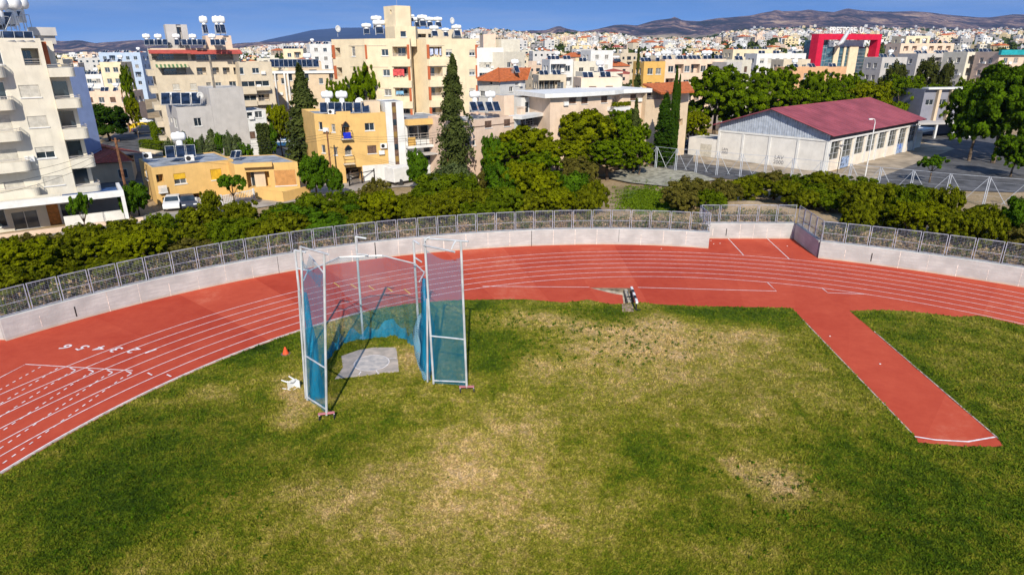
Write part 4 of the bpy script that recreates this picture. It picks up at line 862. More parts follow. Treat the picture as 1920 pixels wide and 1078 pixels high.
def heater(key, px, py, Y, label, rz=0., sc=1., z=None, group='solar water heaters on the near roofs'):
    """py = row of its foot"""
    p = AY(px, py, Y) if z is None else G(px, py, z)
    nm = {'dish': 'satellite_dish', 'aircon': 'air_conditioner', 'antenna': 'roof_antenna'}.get(key, 'solar_water_heater'); cat = nm.replace('_', ' ')
    o = place(PROTO[key], p, rz, sc, label, cat, group if nm == 'solar_water_heater' else None); o.name = nm; return o

# ---- B1: tall ivory flats at the left edge
ANG = 39.8; U1 = np.array([cos(radians(ANG)), sin(radians(ANG))]); N1 = np.array([-U1[1], U1[0]])
A0 = np.array([-46.95, 68.6]); b1 = Bldg('apartment_building', 'tall ivory apartment building with rounded balconies at the left edge', 'apartment building', [A0-U1*24, A0, A0+N1*13, A0-U1*24+N1*13], 19.5, PL['ivory'], roof=M_ROOFL)
b1.op(0, 'bal', 43, 91, 75, 123, dep=2.4, rail=True)
for r in [(36.5, 160, 74.5, 183, 's'), (52, 218, 89, 239, 's'), (67, 275.5, 103, 297, 'h'), (81, 330, 119.5, 348, 's')]: b1.op(0, r[4], *r[:4])
for r in [(-25, 92, 4, 122, 'w'), (-18, 154, 11, 189, 'w'), (-14, 216, 22, 250, 's'), (-10, 280, 34, 306, 's'), (9, 339, 47, 366, 's')]: b1.op(0, r[4], *r[:4], dep=.2)
F = b1.F[0]
for (a, b) in [(-60, 13), (23, 74)]: b1.op(0, 'w', a, 396, b, 430, dep=.25)
b1.op(0, 'door', 90, 382, 113, 424, dep=.3, m=mat('timber_door', (.62, .25, .06), .6, .15, 4))
b1.op(0, 'w', 115, 381, 150, 414, dep=.3)
b1.done()
UW = F.W
for (xr, yt, yb) in [(10, 121, 147), (28, 184, 209), (43, 245, 268), (60, 302, 327), (78, 355, 380)]:
    a, c, b, d = F.rect(-60, yt, xr, yb, -1.3); ue = b
    q = MB(); pl = [F.A+F.U*(ue-9)+F.N*0.]+[F.A+F.U*(ue-9)-F.N*1.3]+[F.A+F.U*(ue-.7+.7*sin(t))-F.N*(.6+.7*cos(t)) for t in np.linspace(0, pi/2, 7)]+[F.A+F.U*ue]
    q.prism([p[:2] for p in pl], c, d-.25); q.build('balcony', PL['ivory'], b1.root)
    q = MB(); pr = [p-np.array([0, 0, p[2]]) for p in pl[1:]]; q.tube([p+Z3*(d+.05) for p in pr], .03, 5); q.tube([p+Z3*(d-.1) for p in pr], .02, 5)
    for p in pr[1::2]: q.tube([p+Z3*(d-.3), p+Z3*(d+.05)], .02, 4)
    q.build('railing', M_RAIL, b1.root)
# stacked balconies on the right-hand corner
q = MB(); q.obox(F.A, F.U, F.N, UW+.02, UW+1.9, 1.5, 12.9, .3, 16.6); q.obox(F.A, F.U, F.N, UW+.02, UW+1.2, 2.5, 8, 16.6, 19.3); q.build('wall', PL['ivory'], b1.root)
for k, (x0, x1, yt, yb) in enumerate([(88, 122, 124, 145), (104, 137, 183, 204), (118, 151, 239, 262), (132, 165, 295, 316), (144, 175, 347, 366)]):
    a, c, b, d = F.rect(x0, yt, x1, yb, -.5); q = MB(); pl = [F.A+F.U*(UW+.01)-F.N*.5]+[F.A+F.U*(UW+1.7+.6*sin(t))+F.N*(.1-.6*cos(t)) for t in np.linspace(0, pi/2, 6)]+[F.A+F.U*(UW+2.3)+F.N*2.6, F.A+F.U*(UW+.01)+F.N*1.49]
    q.prism([p[:2] for p in pl], c, d-.2); q.build('balcony', PL['ivory'], b1.root)
    q = MB(); pr = pl[:-1]; q.tube([p+Z3*(d+.12) for p in pr], .03, 5); q.tube([p+Z3*(d-.05) for p in pr], .025, 5); q.build('railing', M_RAIL, b1.root)
    if k: q = MB(); q.obox(F.A, F.U, F.N, UW+.25, UW+1.5, 1.44, 1.49, d-.6, d+1.5); q.build('balcony_door', M_GL, b1.root)
zr = 19.05
q = MB(); p0 = AY(60, 52, 75); q.obox((p0[0], p0[1]), F.U, F.N, .3, 1.9, 0, 3, zr, 19.9); q.obox((p0[0], p0[1]), F.U, F.N, -.2, 2.1, -.3, 3.3, 19.9, 20.75); q.build('stair_house', PL['grey'], b1.root)
q = MB(); q.obox(F.A, F.U, F.N, UW+.02, UW+.5, .9, 1.48, 17.0, 19.2); q.build('orange_panel', M_ORCOL, b1.root)
for i, (px, s_) in enumerate([(-5, 1.3), (20, 1.35), (36, 1.2)]): heater('heater1', px, 62 if i < 2 else 55, 70+i*2.0, 'big white rooftop tank, %s of three on the ivory apartment building' % ['leftmost', 'middle', 'rightmost'][i], rz=ANG*pi/180-.6, sc=s_)
for i, px in enumerate((4, 22, 40)):
    p = F.A+F.U*F.uv(px, 60)[0]+F.N*1.1; o = place(PROTO['heater_low'], (p[0], p[1], 19.05), radians(ANG-8), (.95, .8, .75), 'blue solar collectors in a metal frame, %s on the ivory building roof edge' % ['left', 'middle', 'right'][i], 'solar collectors', 'solar water heaters on the near roofs'); o.name = 'solar_water_heater'
# ground floor canopy and terrace
q = T('entrance_canopy', 'long white entrance canopy with blue shaded pergola end below the ivory flats', 'canopy', (-45, 64, .8))
cf0, cf1 = G(-60, 391.5, 4.15), G(232, 361, 4.15); Uc = (cf1-cf0)[:2]; Lc = np.linalg.norm(Uc); Uc /= Lc; Nc = np.array([-Uc[1], Uc[0]])
m = MB(); m.obox(cf0, Uc, Nc, 0, Lc, 0, .35, 3.75, 4.4); m.build('front_beam', M_WHITE, q)
m = MB(); m.obox(cf0, Uc, Nc, Lc-.35, Lc, .355, 5.5, 3.8, 4.35); m.build('side_beam', M_WHITE, q)
m = MB(); m.obox(cf0, Uc, Nc, 0, Lc-5.6, .36, 2.6, 4.1, 4.3); m.build('roof', PL['ivory'], q)
m = MB(); m.obox(cf0, Uc, Nc, Lc-5.5, Lc-.4, .8, 5.2, 3.9, 3.95); m.build('shade_cloth', mat('blue_shade', (.04, .10, .26), .7, .2, 1), q)
m = MB(); m.obox(cf0, Uc, Nc, Lc-4.2, Lc-.6, .5, 1.1, 4.0, 4.12); m.build('rolled_awning', M_WHITE, q)
for u in (Lc-.35,): m = MB(); m.obox(cf0, Uc, Nc, u, Lc, .0, .34, .5, 3.74); m.build('column', M_WHITE, q)
m = MB(); m.obox(cf0, Uc, Nc, Lc-9, Lc-.4, 5.3, 5.5, .6, 3.7); m.build('back_wall', PL['grey'], q)
m = MB(); a = G(120, 412, 1.6); m.obox(a, Uc, Nc, 0, 5.5, 0, .2, .4, 1.9); tag(m.build('garden_wall', M_WHITE), 'low white garden wall in front of the shaded pergola', 'garden wall')
a = G(-60, 450, 1.2); m = MB(); m.obox(a, Uc, Nc, 0, 15, 0, .3, .4, 1.3); tag(m.build('garden_wall', PL['peach']), 'low peach garden wall below the glass doors of the ivory flats', 'garden wall')
# ---- white block behind, its blue shade put into the wall colour
A = AY(124, 127, 92); bb = Bldg('apartment_building', 'white block with blue shaded side wall behind the ivory flats', 'apartment building', rectb(A, 74, 2.7, 4), A[2], plaster('wall_blueshade', (.30, .38, .62)), par=0); bb.done()
A = AY(112, 180, 96); bb = Bldg('apartment_building', 'low white arcade block half hidden behind the ivory flats', 'apartment building', rectb(A, ANG, 3.6, 8), A[2]-1, PL['white']); bb.grid(0, 3, 2); bb.done()
# ---- dark red roofed house between
A = G(150, 330, 2.6); r = T('house', 'low house with dark red tiled roof and blue collectors in the gap beside ivory flats', 'house', A)
P0, P1, P2_, P3 = G(146, 268, 5.0), G(222, 282, 4.9), G(250, 300, 3.6), G(160, 312, 3.6)
e0, e1 = G(160, 308, 3.7), G(250, 302, 3.7); k0, k1 = np.array([*(G(140, 262, 5.2)[:2]), 5.2]), np.array([*(G(222, 283, 5.0)[:2]), 5.0])
m = MB(); m.add([e0, e1, k1, k0], [(0, 1, 2, 3)]); m.add([k0+[.3, 5, -1.2], k1+[1.5, 5, -1.2], k1, k0], [(1, 0, 3, 2)]); m.build('roof', M_TILER, r)
m = MB(); m.tube([k0, k1], .18, 6); m.tube([k1, e1], .15, 6); m.build('ridge', M_TILE, r)
d = (e1-e0)[:2]; ln = np.linalg.norm(d); d /= ln; m = MB(); m.obox(e0, d, (-d[1], d[0]), .3, ln-.3, .5, 8, .4, 3.5); m.build('wall', PL['beige'], r)
Fh = Face(e0[:2]+.5*np.array([-d[1], d[0]]), e0[:2]+.5*np.array([-d[1], d[0]])+d*ln, .4, 3.5); window(r, Fh, ln*.62, 1.3, ln*.82, 2.6, 'w', .0)
o = place(PROTO['heater_low'], (e0+(k0-e0)*.35+(e1-e0)*.25), radians(30), 1.1, 'pair of blue collectors lying on the dark red tiled roof', 'solar collectors', 'solar water heaters on the near roofs'); o.name = 'solar_water_heater'

# ---- B2: low yellow house
z = 5.3; c0, c1, c2 = G(283, 315, z), G(437, 299, z), G(557, 300, z); lb = G(262, 299, z); mid = G(437, 305, z)
nb = np.array([-.62, .78]); back = 8.5
b2 = Bldg('house', 'low yellow two-storey house with grey flat roof and carport', 'house', [c0, c1, c1[:2]+nb*back, lb[:2]+nb*.8], z, PL['yellow'], roof=M_ROOFG, par=.12)
b2.op(0, 'bal', 293, 327, 307, 342, dep=1.2, rail=False); b2.op(0, 'yh', 326, 325, 349, 345, trim=True); b2.op(0, 'y', 395, 317, 416, 337); b2.op(0, 'dark', 306, 366, 379, 394, dep=5); b2.op(0, 'w', 391, 363, 402, 372)
b2.op(3, 'w', 272, 320, 276, 335); b2.done()
m = MB(); a_, c_, b_, d_ = b2.F[0].rect(297, 348, 314, 361, -.4)
for i in range(9): m.obox(b2.F[0].A, b2.F[0].U, b2.F[0].N, a_+(b_-a_)*i/9, a_+(b_-a_)*(i+.6)/9, -.42, -.36, c_, d_)
m.obox(b2.F[0].A, b2.F[0].U, b2.F[0].N, a_, b_, -.42, 0, c_-.12, c_); m.build('balcony_rail', M_WHITE, b2.root)
s0, s1 = mid, c2; dv = (s1-s0)[:2]; dv /= np.linalg.norm(dv)
b2b = Bldg('house', 'yellow house wing with double orange shutters and recessed porch', 'house', [s0[:2]+dv*.05, s1, s1[:2]+nb*8, s0[:2]+dv*.05+nb*8], z-.25, PL['yellow'], roof=M_ROOFG, par=.06)
b2b.op(0, 'bal', 463, 322, 506, 352, dep=1.4, rail=False); b2b.op(0, 'o', 515, 319, 555, 348, dep=.12); b2b.done()
m = MB(); F = b2b.F[0]; a_, c_, b_, d_ = F.rect(455, 305, 510, 314, -.6); m.obox(F.A, F.U, F.N, a_, b_, -.6, -.01, c_, z-.1); m.build('porch_hood', PL['yellow'], b2b.root)
m = MB(); a_, c_, b_, d_ = F.rect(478, 322, 498, 350, .8); m.obox(F.A, F.U, F.N, a_, b_, .6, .8, .5, z-.6); m.build('porch_wall', PL['beige'], b2b.root)
m = MB(); w0, w1, w2 = G(478, 357, 2.0), G(530, 362, 2.0), G(581, 347, 2.2)
for a, b in ((w0, w1), (w1, w2)): dd_ = (b-a)[:2]; l_ = np.linalg.norm(dd_); dd_ /= l_; m.obox(a, dd_, (-dd_[1], dd_[0]), 0, l_, 0, .2, .4, 2.1)
tag(m.build('garden_wall', PL['yellow']), 'low yellow garden wall stepping up beside the porch', 'garden wall')
def picket(label, a, b, z0, h, step=.22, m_=None):
    r = T('picket_fence', label, 'fence', (*((a+b)/2)[:2], z0)); d = (b-a)[:2]; l_ = np.linalg.norm(d); d /= l_; m = MB(); nn = (-d[1], d[0])
    for i in range(int(l_/step)): m.obox(a, d, nn, i*step, i*step+.06, -.02, .02, z0, z0+h)
    m.obox(a, d, nn, 0, l_, -.03, .03, z0+h*.88, z0+h*.95); m.obox(a, d, nn, 0, l_, -.03, .03, z0+.08, z0+.15); m.build('picket', m_ or M_WHITE, r)
    for u in (0, l_-.2): m = MB(); m.obox(a, d, nn, u, u+.2, -.1, .1, z0-.1, z0+h+.1); m.build('post', m_ or M_WHITE, r)
picket('white picket fence beside the carport of the low yellow house', G(370, 391, .9), G(384, 387, .9), .9, 1.2)
picket('long white picket fence in front of the low yellow house', G(415, 384, .9), G(478, 371, .9), .9, 1.1)
picket('white gate fence between the garden wall and the wooden pole', G(583, 360, .9), G(620, 353, .9), .9, 1.2)
p = AY(355, 0, 84); heater('heater3', 341, 296, 82.5, 'white tank over three tilted blue collectors on the low yellow roof', rz=radians(25), sc=1.05)
heater('aircon', 277, 297, 81, 'air conditioner box on the left end of the low yellow roof', rz=.5, sc=1.2); heater('aircon', 356, 302, 80, 'air conditioner box in front of the collectors on the low yellow roof', rz=.5, sc=1.2)
heater('heater_low', 445, 296, 84, 'small white unit at the middle of the grey roof of the yellow house', sc=.6)

# ---- B3: yellow three-storey block with pointed-arch balconies
z = 10.2; q0, q1, q2 = (-27.0, 90.4), (-23.6, 89.1), (-17.5, 91.9)
b3 = Bldg('apartment_building', 'mustard yellow three-storey block with pointed arch windows', 'apartment building', [q0, q1, q2, (-21.5, 99.5), (-31, 98)], z, PL['yellow'], roof=M_ROOFG, par=.3)
for r in [(597.5, 229, 604.5, 244), (621.5, 233, 628.5, 248), (603, 272, 610, 287), (626, 276, 632.5, 291)]: b3.op(0, 'w', *r)
for r in [(684, 231, 702, 245, 'w'), (689, 273, 706, 288, 'b')]: b3.op(1, r[4], *r[:4])
b3.op(1, 'dark', 649, 314, 680, 343, dep=4.5); b3.op(1, 's', 690, 312, 709, 325)
b3.op(1, 'bal', 641, 233, 655, 256, dep=1.0, rail=False); b3.op(1, 'w', 647, 280, 659, 291, dep=.2)
b3.done(); F = b3.F[1]
def arch(F, x0, y0, x1, y1, root):
    a, c, b, d = F.rect(x0, y0, x1, y1); m = MB(); mid_ = (a+b)/2; hh = (d-c); L1 = [(a, c)]+[(a+(mid_-a)*t**1.8, c+hh*t) for t in np.linspace(.1, 1, 6)]; R1 = [(b-(b-mid_)*t**1.8, c+hh*t) for t in np.linspace(1, .1, 6)]+[(b, c)]
    return [F.A+F.U*u+F.N*-.012+Z3*zz for u, zz in L1+R1[1:]]
for (x0, y0, x1, y1) in [(641, 229, 655, 239), (646, 273, 660, 281)]:
    P = arch(F, x0, y0-1, x1, y1, None); m = MB(); m.add(P, [tuple(range(len(P)-1, -1, -1))]); m.build('arch_glazing', M_GL, b3.root)
    m = MB(); m.tube([p-F.N*.02 for p in P], .05, 4); m.build('arch_trim', mat('arch_brown', (.22, .11, .07), .7), b3.root)
for (x0, yb, x1) in [(640, 262, 662), (645, 309, 666)]:
    a, c, b, d = F.rect(x0, yb-8, x1, yb, -.7); m = MB(); m.obox(F.A, F.U, F.N, a, b, -.7, -.01, c-.02, c+.12); m.build('balcony', PL['sand'], b3.root); railing(b3.root, F, a+.05, b-.05, c+.12, -.66, 1.0, M_BLACK, .6)
a, c, b, d = F.rect(644, 250, 658, 260, -.72); m = MB(); m.obox(F.A, F.U, F.N, a, b, -.76, -.70, c, d+.1); tag(m.build('hanging_blanket', mat('blue_cloth', (.01, .03, .55), .8, .1, 3)), 'bright blue blanket hung over the arched balcony railing', 'blanket')
a, c, b, d = F.rect(663, 307, 728, 342); m = MB(); m.obox(F.A, F.U, F.N, a+1.3, F.W+.0, -.05, -.003, .5, c+(d-c)*.92); m.build('white_base', PL['white'], b3.root)
p = F.A+F.U*F.uv(718.5, 275)[0]; o = place(PROTO['aircon'], (*(p-F.N*.02)[:2], F.uv(718, 278)[1]), atan2(F.U[1], F.U[0]), 1.1, 'air conditioner on the mustard wall beside the brown shutter', 'air conditioner'); o.name = 'air_conditioner'
P = AY(631, 208, 89.1); m = MB(); m.obox(F.A, F.U, F.N, 0, F.uv(657, 212)[0], -.015, .25, z-.3, z+.35); m.build('raised_parapet', PL['yellow'], b3.root)
b3t = Bldg('apartment_building', 'white stair tower with brown slit window strip beside the mustard block', 'stair tower', [F.A[:2]+F.U[:2]*(F.W+.02), F.A[:2]+F.U[:2]*(F.W+2.6), F.A[:2]+F.U[:2]*(F.W+2.6)+F.N[:2]*5, F.A[:2]+F.U[:2]*(F.W+.02)+F.N[:2]*5], 11.6, PL['white'], roof=M_ROOFG, par=.1)
f = b3t.F[0]; f.ops.append((.95, 2.9, 1.55, 11.5, .1, False)); b3t.done(); m = MB(); m.obox(f.A, f.U, f.N, .95, 1.55, .06, .1, 2.9, 11.5); st = m.build('window_strip', M_BRN, b3t.root)
for i in range(5): m = MB(); m.obox(f.A, f.U, f.N, 1.0, 1.5, .02, .055, 3.3+i*1.7, 4.1+i*1.7); m.build('pane', [mat('amber_glass', (.30, .19, .06), .4), M_GL][i % 2], st)
m = MB(); m.obox(f.A, f.U, f.N, -.02, 2.62, -.1, -.004, 2.2, 2.8); m.build('band', PL['yellow'], b3t.root); m = MB(); m.obox(f.A, f.U, f.N, .4, 1.3, -.06, -.004, .5, 2.15); m.build('door', M_BRN, b3t.root)
m = MB(); m.obox(F.A, F.U, F.N, 4.2, 6.4, 1.5, 4.5, 9.9, 11.6); m.build('roof_house', PL['beige'], b3.root)
for i, (px, kk) in enumerate([(616, 'heater2'), (643, 'heater2'), (671, 'panels3')]): heater(kk, px, 213, 92.5, ['left white tank with two', 'middle white tank with two', 'right set of three'][i]+' collectors on the mustard block roof', rz=radians(12), sc=1.0)
heater('dish', 675, 210, 94, 'round white satellite dish behind the collectors of the mustard block', rz=.3, sc=1.15); heater('aircon', 622, 214, 91.3, 'air conditioner in front of the collectors on the mustard roof')
heater('antenna', 716, 200, 93, 'bent aerial on the pinkish roof room beside the white stair tower', sc=.7)
# iron gate of the mustard block
r = T('iron_gate', 'black iron gate and railing in front of the mustard block garage', 'gate', G(700, 345, .85)); A, B = G(655, 350, .85), G(745, 330, .85); d = (B-A)[:2]; l_ = np.linalg.norm(d); d /= l_; nn = (-d[1], d[0])
for u in np.linspace(0, l_, 5): m = MB(); m.obox(A, d, nn, u, u+.14, -.07, .07, .6, 2.6); m.build('post', M_BLACK, r)
m = MB(); m.obox(A, d, nn, .15, l_, -.03, .03, 2.3, 2.4); m.obox(A, d, nn, .15, l_, -.03, .03, 1.0, 1.08)
for u in np.arange(.2, 2, .14): m.obox(A, d, nn, u, u+.03, -.015, .015, 1.0, 2.4)
m.build('railing', M_BLACK, r)

# ---- B4 white two-storey with balcony
z = 9.1; A = AY(752, 224, 93.0); B = AY(838, 219, 96.5); d = (B-A)[:2]; d /= np.linalg.norm(d); nn = np.array([-d[1], d[0]]); l_ = np.linalg.norm((B-A)[:2])
b4 = Bldg('house', 'white house with mustard fascia and deep first-floor balcony', 'house', [A, A[:2]+d*l_, A[:2]+d*l_+nn*9, A[:2]+nn*9], z, PL['white'], roof=M_ROOFG, par=.08)
b4.op(0, 'bal', 764, 234, 836, 262, dep=1.6, rh=.9); b4.op(0, 'dark', 795, 275, 832, 300, dep=2); b4.op(0, 'w', 757, 282, 762, 290); b4.done()
F = b4.F[0]; m = MB(); m.obox(F.A, F.U, F.N, .5, l_, -1.2, -.01, z-.75, z+.02); m.build('fascia', PL['yellow'], b4.root); m = MB(); m.obox(F.A, F.U, F.N, .4, l_, -1.1, -.01, z-3.95, z-3.6); m.build('balcony', PL['white'], b4.root); railing(b4.root, F, .45, l_-.1, z-3.6, -1.05, .9, M_BLACK, 1.0)
m = MB(); m.obox(F.A, F.U, F.N, .5, 1.6, -1.02, -.98, z-3.6, z-2.4); m.build('balcony_screen', PL['ochre'], b4.root)
m = MB(); m.obox(F.A, F.U, F.N, 2.4, 5.6, -2.2, -.02, z-4.9, z-4.75); m.build('porch_canopy', PL['grey'], b4.root)
# ---- B5 pink flat house and white canopied wing
z = 9.4; A = AY(868, 228, 88); B = G(964, 218, z)
d = np.array([cos(radians(38)), sin(radians(38))]); nn = np.array([-d[1], d[0]])
b5 = Bldg('house', 'pinkish flat-roofed house with brown shuttered windows', 'house', [A, B, B[:2]+nn*9, A[:2]+nn*9], z, PL['pink'], par=.4)
b5.op(0, 'b', 909, 227, 922, 240); b5.op(0, 'b', 945, 224, 957, 237); b5.op(0, 'dark', 910, 260, 925, 285, dep=1); b5.op(0, 'w', 887, 262, 892, 273); b5.done()
F = b5.F[0]; m = MB(); m.obox(F.A, F.U, F.N, 0, F.W, -.05, -.003, z-1.0, z-.9); m.build('band', M_BRN, b5.root)
for i, px in enumerate((893, 922)): heater('heater2', px, 210, 95, 'white tank and collectors, %s of the pair on the pinkish roof' % ['left', 'right'][i], rz=radians(20), sc=.95)
C = G(1046, 208, z-.2)
b5b = Bldg('house', 'white house wing under a broad white flat canopy', 'house', [B[:2]+[.05, .05], C, C[:2]+nn*8, B[:2]+[.05, .05]+nn*8], z-.4, PL['white'], par=0)
b5b.op(0, 'bal', 976, 216, 1030, 236, dep=1.2, rh=.8); b5b.op(0, 'w', 980, 244, 1000, 256); b5b.done(); F = b5b.F[0]; m = MB(); m.obox(F.A, F.U, F.N, -.3, F.W+.8, -1.4, .8, z-.39, z+.05); m.build('canopy', PL['white'], b5b.root)
m = MB(); p = AY(976, 208, 96); m.obox(p, d, nn, 0, .9, 0, .9, z-.4, z+.9); m.obox(p, d, nn, -.1, 1., -.1, 1., z+1.0, z+1.1); m.build('chimney', PL['peach'], b5b.root)
A = AY(945, 180, 99); bb = Bldg('house', 'cream roof room with slanting metal roof among rooftop pipes', 'house', rectb(A, 38, 1.9, 4), A[2], PL['peach'], zg=8., par=0); bb.done()
A = AY(977, 184, 101); bb = Bldg('house', 'white roof room with doors behind the white canopy', 'house', rectb(A, 38, 4.6, 4), A[2], PL['white'], zg=8., par=0); bb.opu(0, 'w', .8, 9.2, 1.6, 10.8); bb.opu(0, 'w', 2.6, 9.2, 3.3, 10.8); bb.done()
# ---- B6 long beige house with curved white eaves
z = 12.3; A = AY(1032, 178, 97); zz_ = A[2]; ptsx = [AY(1032, 178, 97), AY(1086, 180, 99.5), AY(1147, 176, 104), AY(1164, 175, 106.5), AY(1208, 171, 109)]
nn = np.array([-.5, .86]); zt = 11.9
b6 = Bldg('house', 'long beige house with sweeping white eaves and brown shutters', 'house', [p[:2] for p in ptsx]+[ptsx[-1][:2]+nn*8, ptsx[0][:2]+nn*8], zt, PL['peach'], par=0)
for i, r in [(0, (1067, 182, 1080, 195)), (1, (1090, 182, 1102, 195)), (1, (1127, 180, 1139, 193)), (3, (1182, 177, 1193, 189))]: b6.op(i, 'b', *r)
b6.op(2, 'bal', 1148, 180, 1163, 193, dep=1, rail=False); b6.done()
m = MB(); pe = [np.array([*p[:2], 0.]) for p in ptsx]; pe[0] = pe[0]+[-1.2, -.6, 0]; pe[-1] = pe[-1]+[.8, .2, 0]
ptop = [p+np.array([.35, -.9, 0]) for p in pe]; V = []
for p in ptop: V += [p+Z3*(zt-.15), p+Z3*(zt+.45)]
for p in ptop: V += [p+np.array([-4.5, 8.8, 0])+Z3*(zt-.14), p+np.array([-4.5, 8.8, 0])+Z3*(zt+.46)]
k = len(ptop); m.add(V, [(2*i, 2*i+2, 2*i+3, 2*i+1) for i in range(k-1)]+[(2*i+1, 2*i+3, 2*k+2*i+3, 2*k+2*i+1) for i in range(k-1)]+[(2*i, 2*k+2*i, 2*k+2*i+2, 2*i+2) for i in range(k-1)]+[(0, 1, 2*k+1, 2*k), (2*k-2, 4*k-2, 4*k-1, 2*k-1)]); m.build('roof', M_WHITE, b6.root)
F = Face(ptsx[1][:2], ptsx[4][:2], .5, 12); a, c, b, d_ = F.rect(1152, 201, 1182, 208, -1.5); m = MB(); m.obox(F.A, F.U, F.N, a, b, -1.5, 0, c, d_); m.build('balcony', M_WHITE, b6.root)
a, c, b, d_ = F.rect(1147, 192, 1182, 199, -1.4); rs_ = np.random.RandomState(5); nl = 900; pos = (F.A+F.U*a)+np.outer(rs_.rand(nl), F.U)*(b-a)-np.outer(1.2+rs_.rand(nl)*.4, F.N); pos[:, 2] = c+rs_.rand(nl)*(d_-c)
V, Q, t_ = leaves(rs_, pos, rdir(rs_, nl), .16, rs_.rand(nl)); o = npmesh('planter_ivy', V, Q, LF['pine_y'], None, t_); tag(o, 'green creeper trailing along the balcony of the long beige house', 'creeper')
# ---- B7 gable with orange tiles
r = T('house', 'house with broad orange tiled roof over a shaded veranda beside the cypresses', 'house', AY(1250, 200, 108)*[1, 1, 0]+[0, 0, .8])
A, B, C_, D_ = AY(1205, 157, 112), AY(1240, 174, 106), AY(1302, 171, 112), AY(1290, 153, 119)
m = MB(); m.add([A, B, C_, D_], [(0, 1, 2, 3)]); m.add([A-[0, 0, .3], B-[0, 0, .3], C_-[0, 0, .3], D_-[0, 0, .3]], [(3, 2, 1, 0)]); m.add([A-[0, 0, .3], B-[0, 0, .3], B, A], [(0, 1, 2, 3)]); m.add([B-[0, 0, .3], C_-[0, 0, .3], C_, B], [(0, 1, 2, 3)]); m.build('roof', M_TILE, r)
A2 = AY(1210, 200, 108); B2_ = AY(1290, 200, 114); bb = Bldg('house', '', '', [A2, B2_, B2_[:2]+[-4, 7], A2[:2]+[-4, 7]], B[2]-.1, PL['beige'], par=0, parts=r); bb.op(0, 'bal', 1213, 168, 1246, 187, dep=1.6); bb.op(0, 'w', 1263, 196, 1274, 214); bb.op(0, 'dark', 1258, 224, 1280, 236, dep=1); bb.done()

# ---- middle distance
def spanW(A, ang, px1, z):
    U = np.array([cos(radians(ang)), sin(radians(ang))]); lo, hi = 0., 90.
    for _ in range(40):
        m = (lo+hi)/2; p = A[:2]+U*m
        if proj(p[0], p[1], z)[0] < px1: lo = m
        else: hi = m
    return lo
def blk(label, px0, py, px1, Y, ang, D, wall, zg=.8, name='apartment_building', cat='apartment building', z=None, **k):
    A = AY(px0, py, Y); zt = A[2] if z is None else z; W_ = spanW(A, ang, px1, zt); return Bldg(name, label, cat, rectb(A, ang, W_, D), zt, wall, zg=zg, **k)
# grey house
g1 = blk('plain grey rendered house with flat roof left of its taller windowless half', 330, 202, 396, 100, 36, 9, PL['grey'], name='house', cat='house', par=.2)
g1.op(0, 'w', 364, 221.5, 378, 237)
for r in [(292, 213, 299, 234), (313, 219, 317.5, 233), (320, 221, 323, 230), (326, 222, 332, 240), (300, 255, 306, 268)]: g1.op(3, 'w', *r, trim=False)
g1.done()
A = g1.F[0].A+g1.F[0].U*(g1.F[0].W+.02); zt = AY(420, 165, 104)[2]; W_ = spanW(A, 36, 455, zt)
g2b = Bldg('house', 'tall windowless grey rendered wall rising behind the low yellow house', 'house', rectb(A, 36, W_, 8), zt, PL['grey'], par=.15); g2b.done()
A = A[:2]+np.array([cos(radians(36)), sin(radians(36))])*(W_+.03); W2 = spanW(A, 36, 497, 9.5)
g3 = Bldg('house', 'white framed veranda wing with ivy right of the grey wall', 'house', rectb(A, 36, W2, 6), AY(470, 206, 108)[2], PL['white'], par=.15); g3.op(0, 'w', 461, 211, 474, 223); g3.op(0, 'w', 478, 209, 492, 221); g3.op(0, 'b', 464, 247, 479, 261); g3.done()
for i, (px, kk) in enumerate([(324, 'heater_low'), (361, 'heater_low')]): heater(kk, px, 198, 104, '%s pair of blue collectors on the grey house roof' % ['left', 'right'][i], rz=radians(20), sc=1.3)
heater('dish', 377, 196, 104, 'white satellite dish on the grey house roof beside the collectors', rz=.9, sc=1.1)
# beige block with red awning
b9 = blk('beige apartment block with long red awning and rows of rooftop tanks', 281, 91, 446, 124, 30, 13, PL['sand'], par=.9)
b9.op(0, 'bal', 284, 100, 352, 113, dep=1.8, rh=1.0); b9.op(0, 'bal', 358, 100, 437, 113, dep=1.8, rh=1.0)
b9.op(0, 'bal', 303, 128, 349, 141, dep=1.5); 
for r in [(369, 127, 387, 141), (399, 127, 411, 140), (418, 127, 431, 140), (438, 127, 445, 140)]: b9.op(0, 'bal', *r, dep=1.2)
for r in [(324, 158, 337, 169, 's'), (357, 157, 369, 168, 's'), (387, 155, 396, 163, 'w'), (404, 155, 415, 163, 'w'), (430, 153, 443, 163, 'w')]: b9.op(0, r[4], *r[:4])
F3 = b9.F[3]
for f in range(6):
    for u in (.8, 5.2): b9.opu(3, 'bal', F3.W-u-3.6, 2.2+f*3.05, F3.W-u, 4.5+f*3.05, dep=1.3, rh=.7)
b9.done(); F = b9.F[0]
for (a, b, y0, y1, m_, nm) in [(278, 357, 94, 100, mat('red_awning', (.50, .09, .07), .8), 'awning'), (356, 452, 94, 101, MATS['red_awning'], 'awning')]:
    a_, c_, b_, d_ = F.rect(a, y0, b, y1, -.6); q = MB(); q.add([F.A+F.U*a_-F.N*.02+Z3*d_, F.A+F.U*b_-F.N*.02+Z3*d_, F.A+F.U*b_-F.N*1.7+Z3*(c_+.1), F.A+F.U*a_-F.N*1.7+Z3*(c_+.1), F.A+F.U*a_-F.N*1.7+Z3*(c_-.1), F.A+F.U*b_-F.N*1.7+Z3*(c_-.1)], [(0, 3, 2, 1), (3, 4, 5, 2)]); q.build(nm, m_, b9.root)
a_, c_, b_, d_ = F.rect(292, 121, 353, 128, -.6)
q = MB()
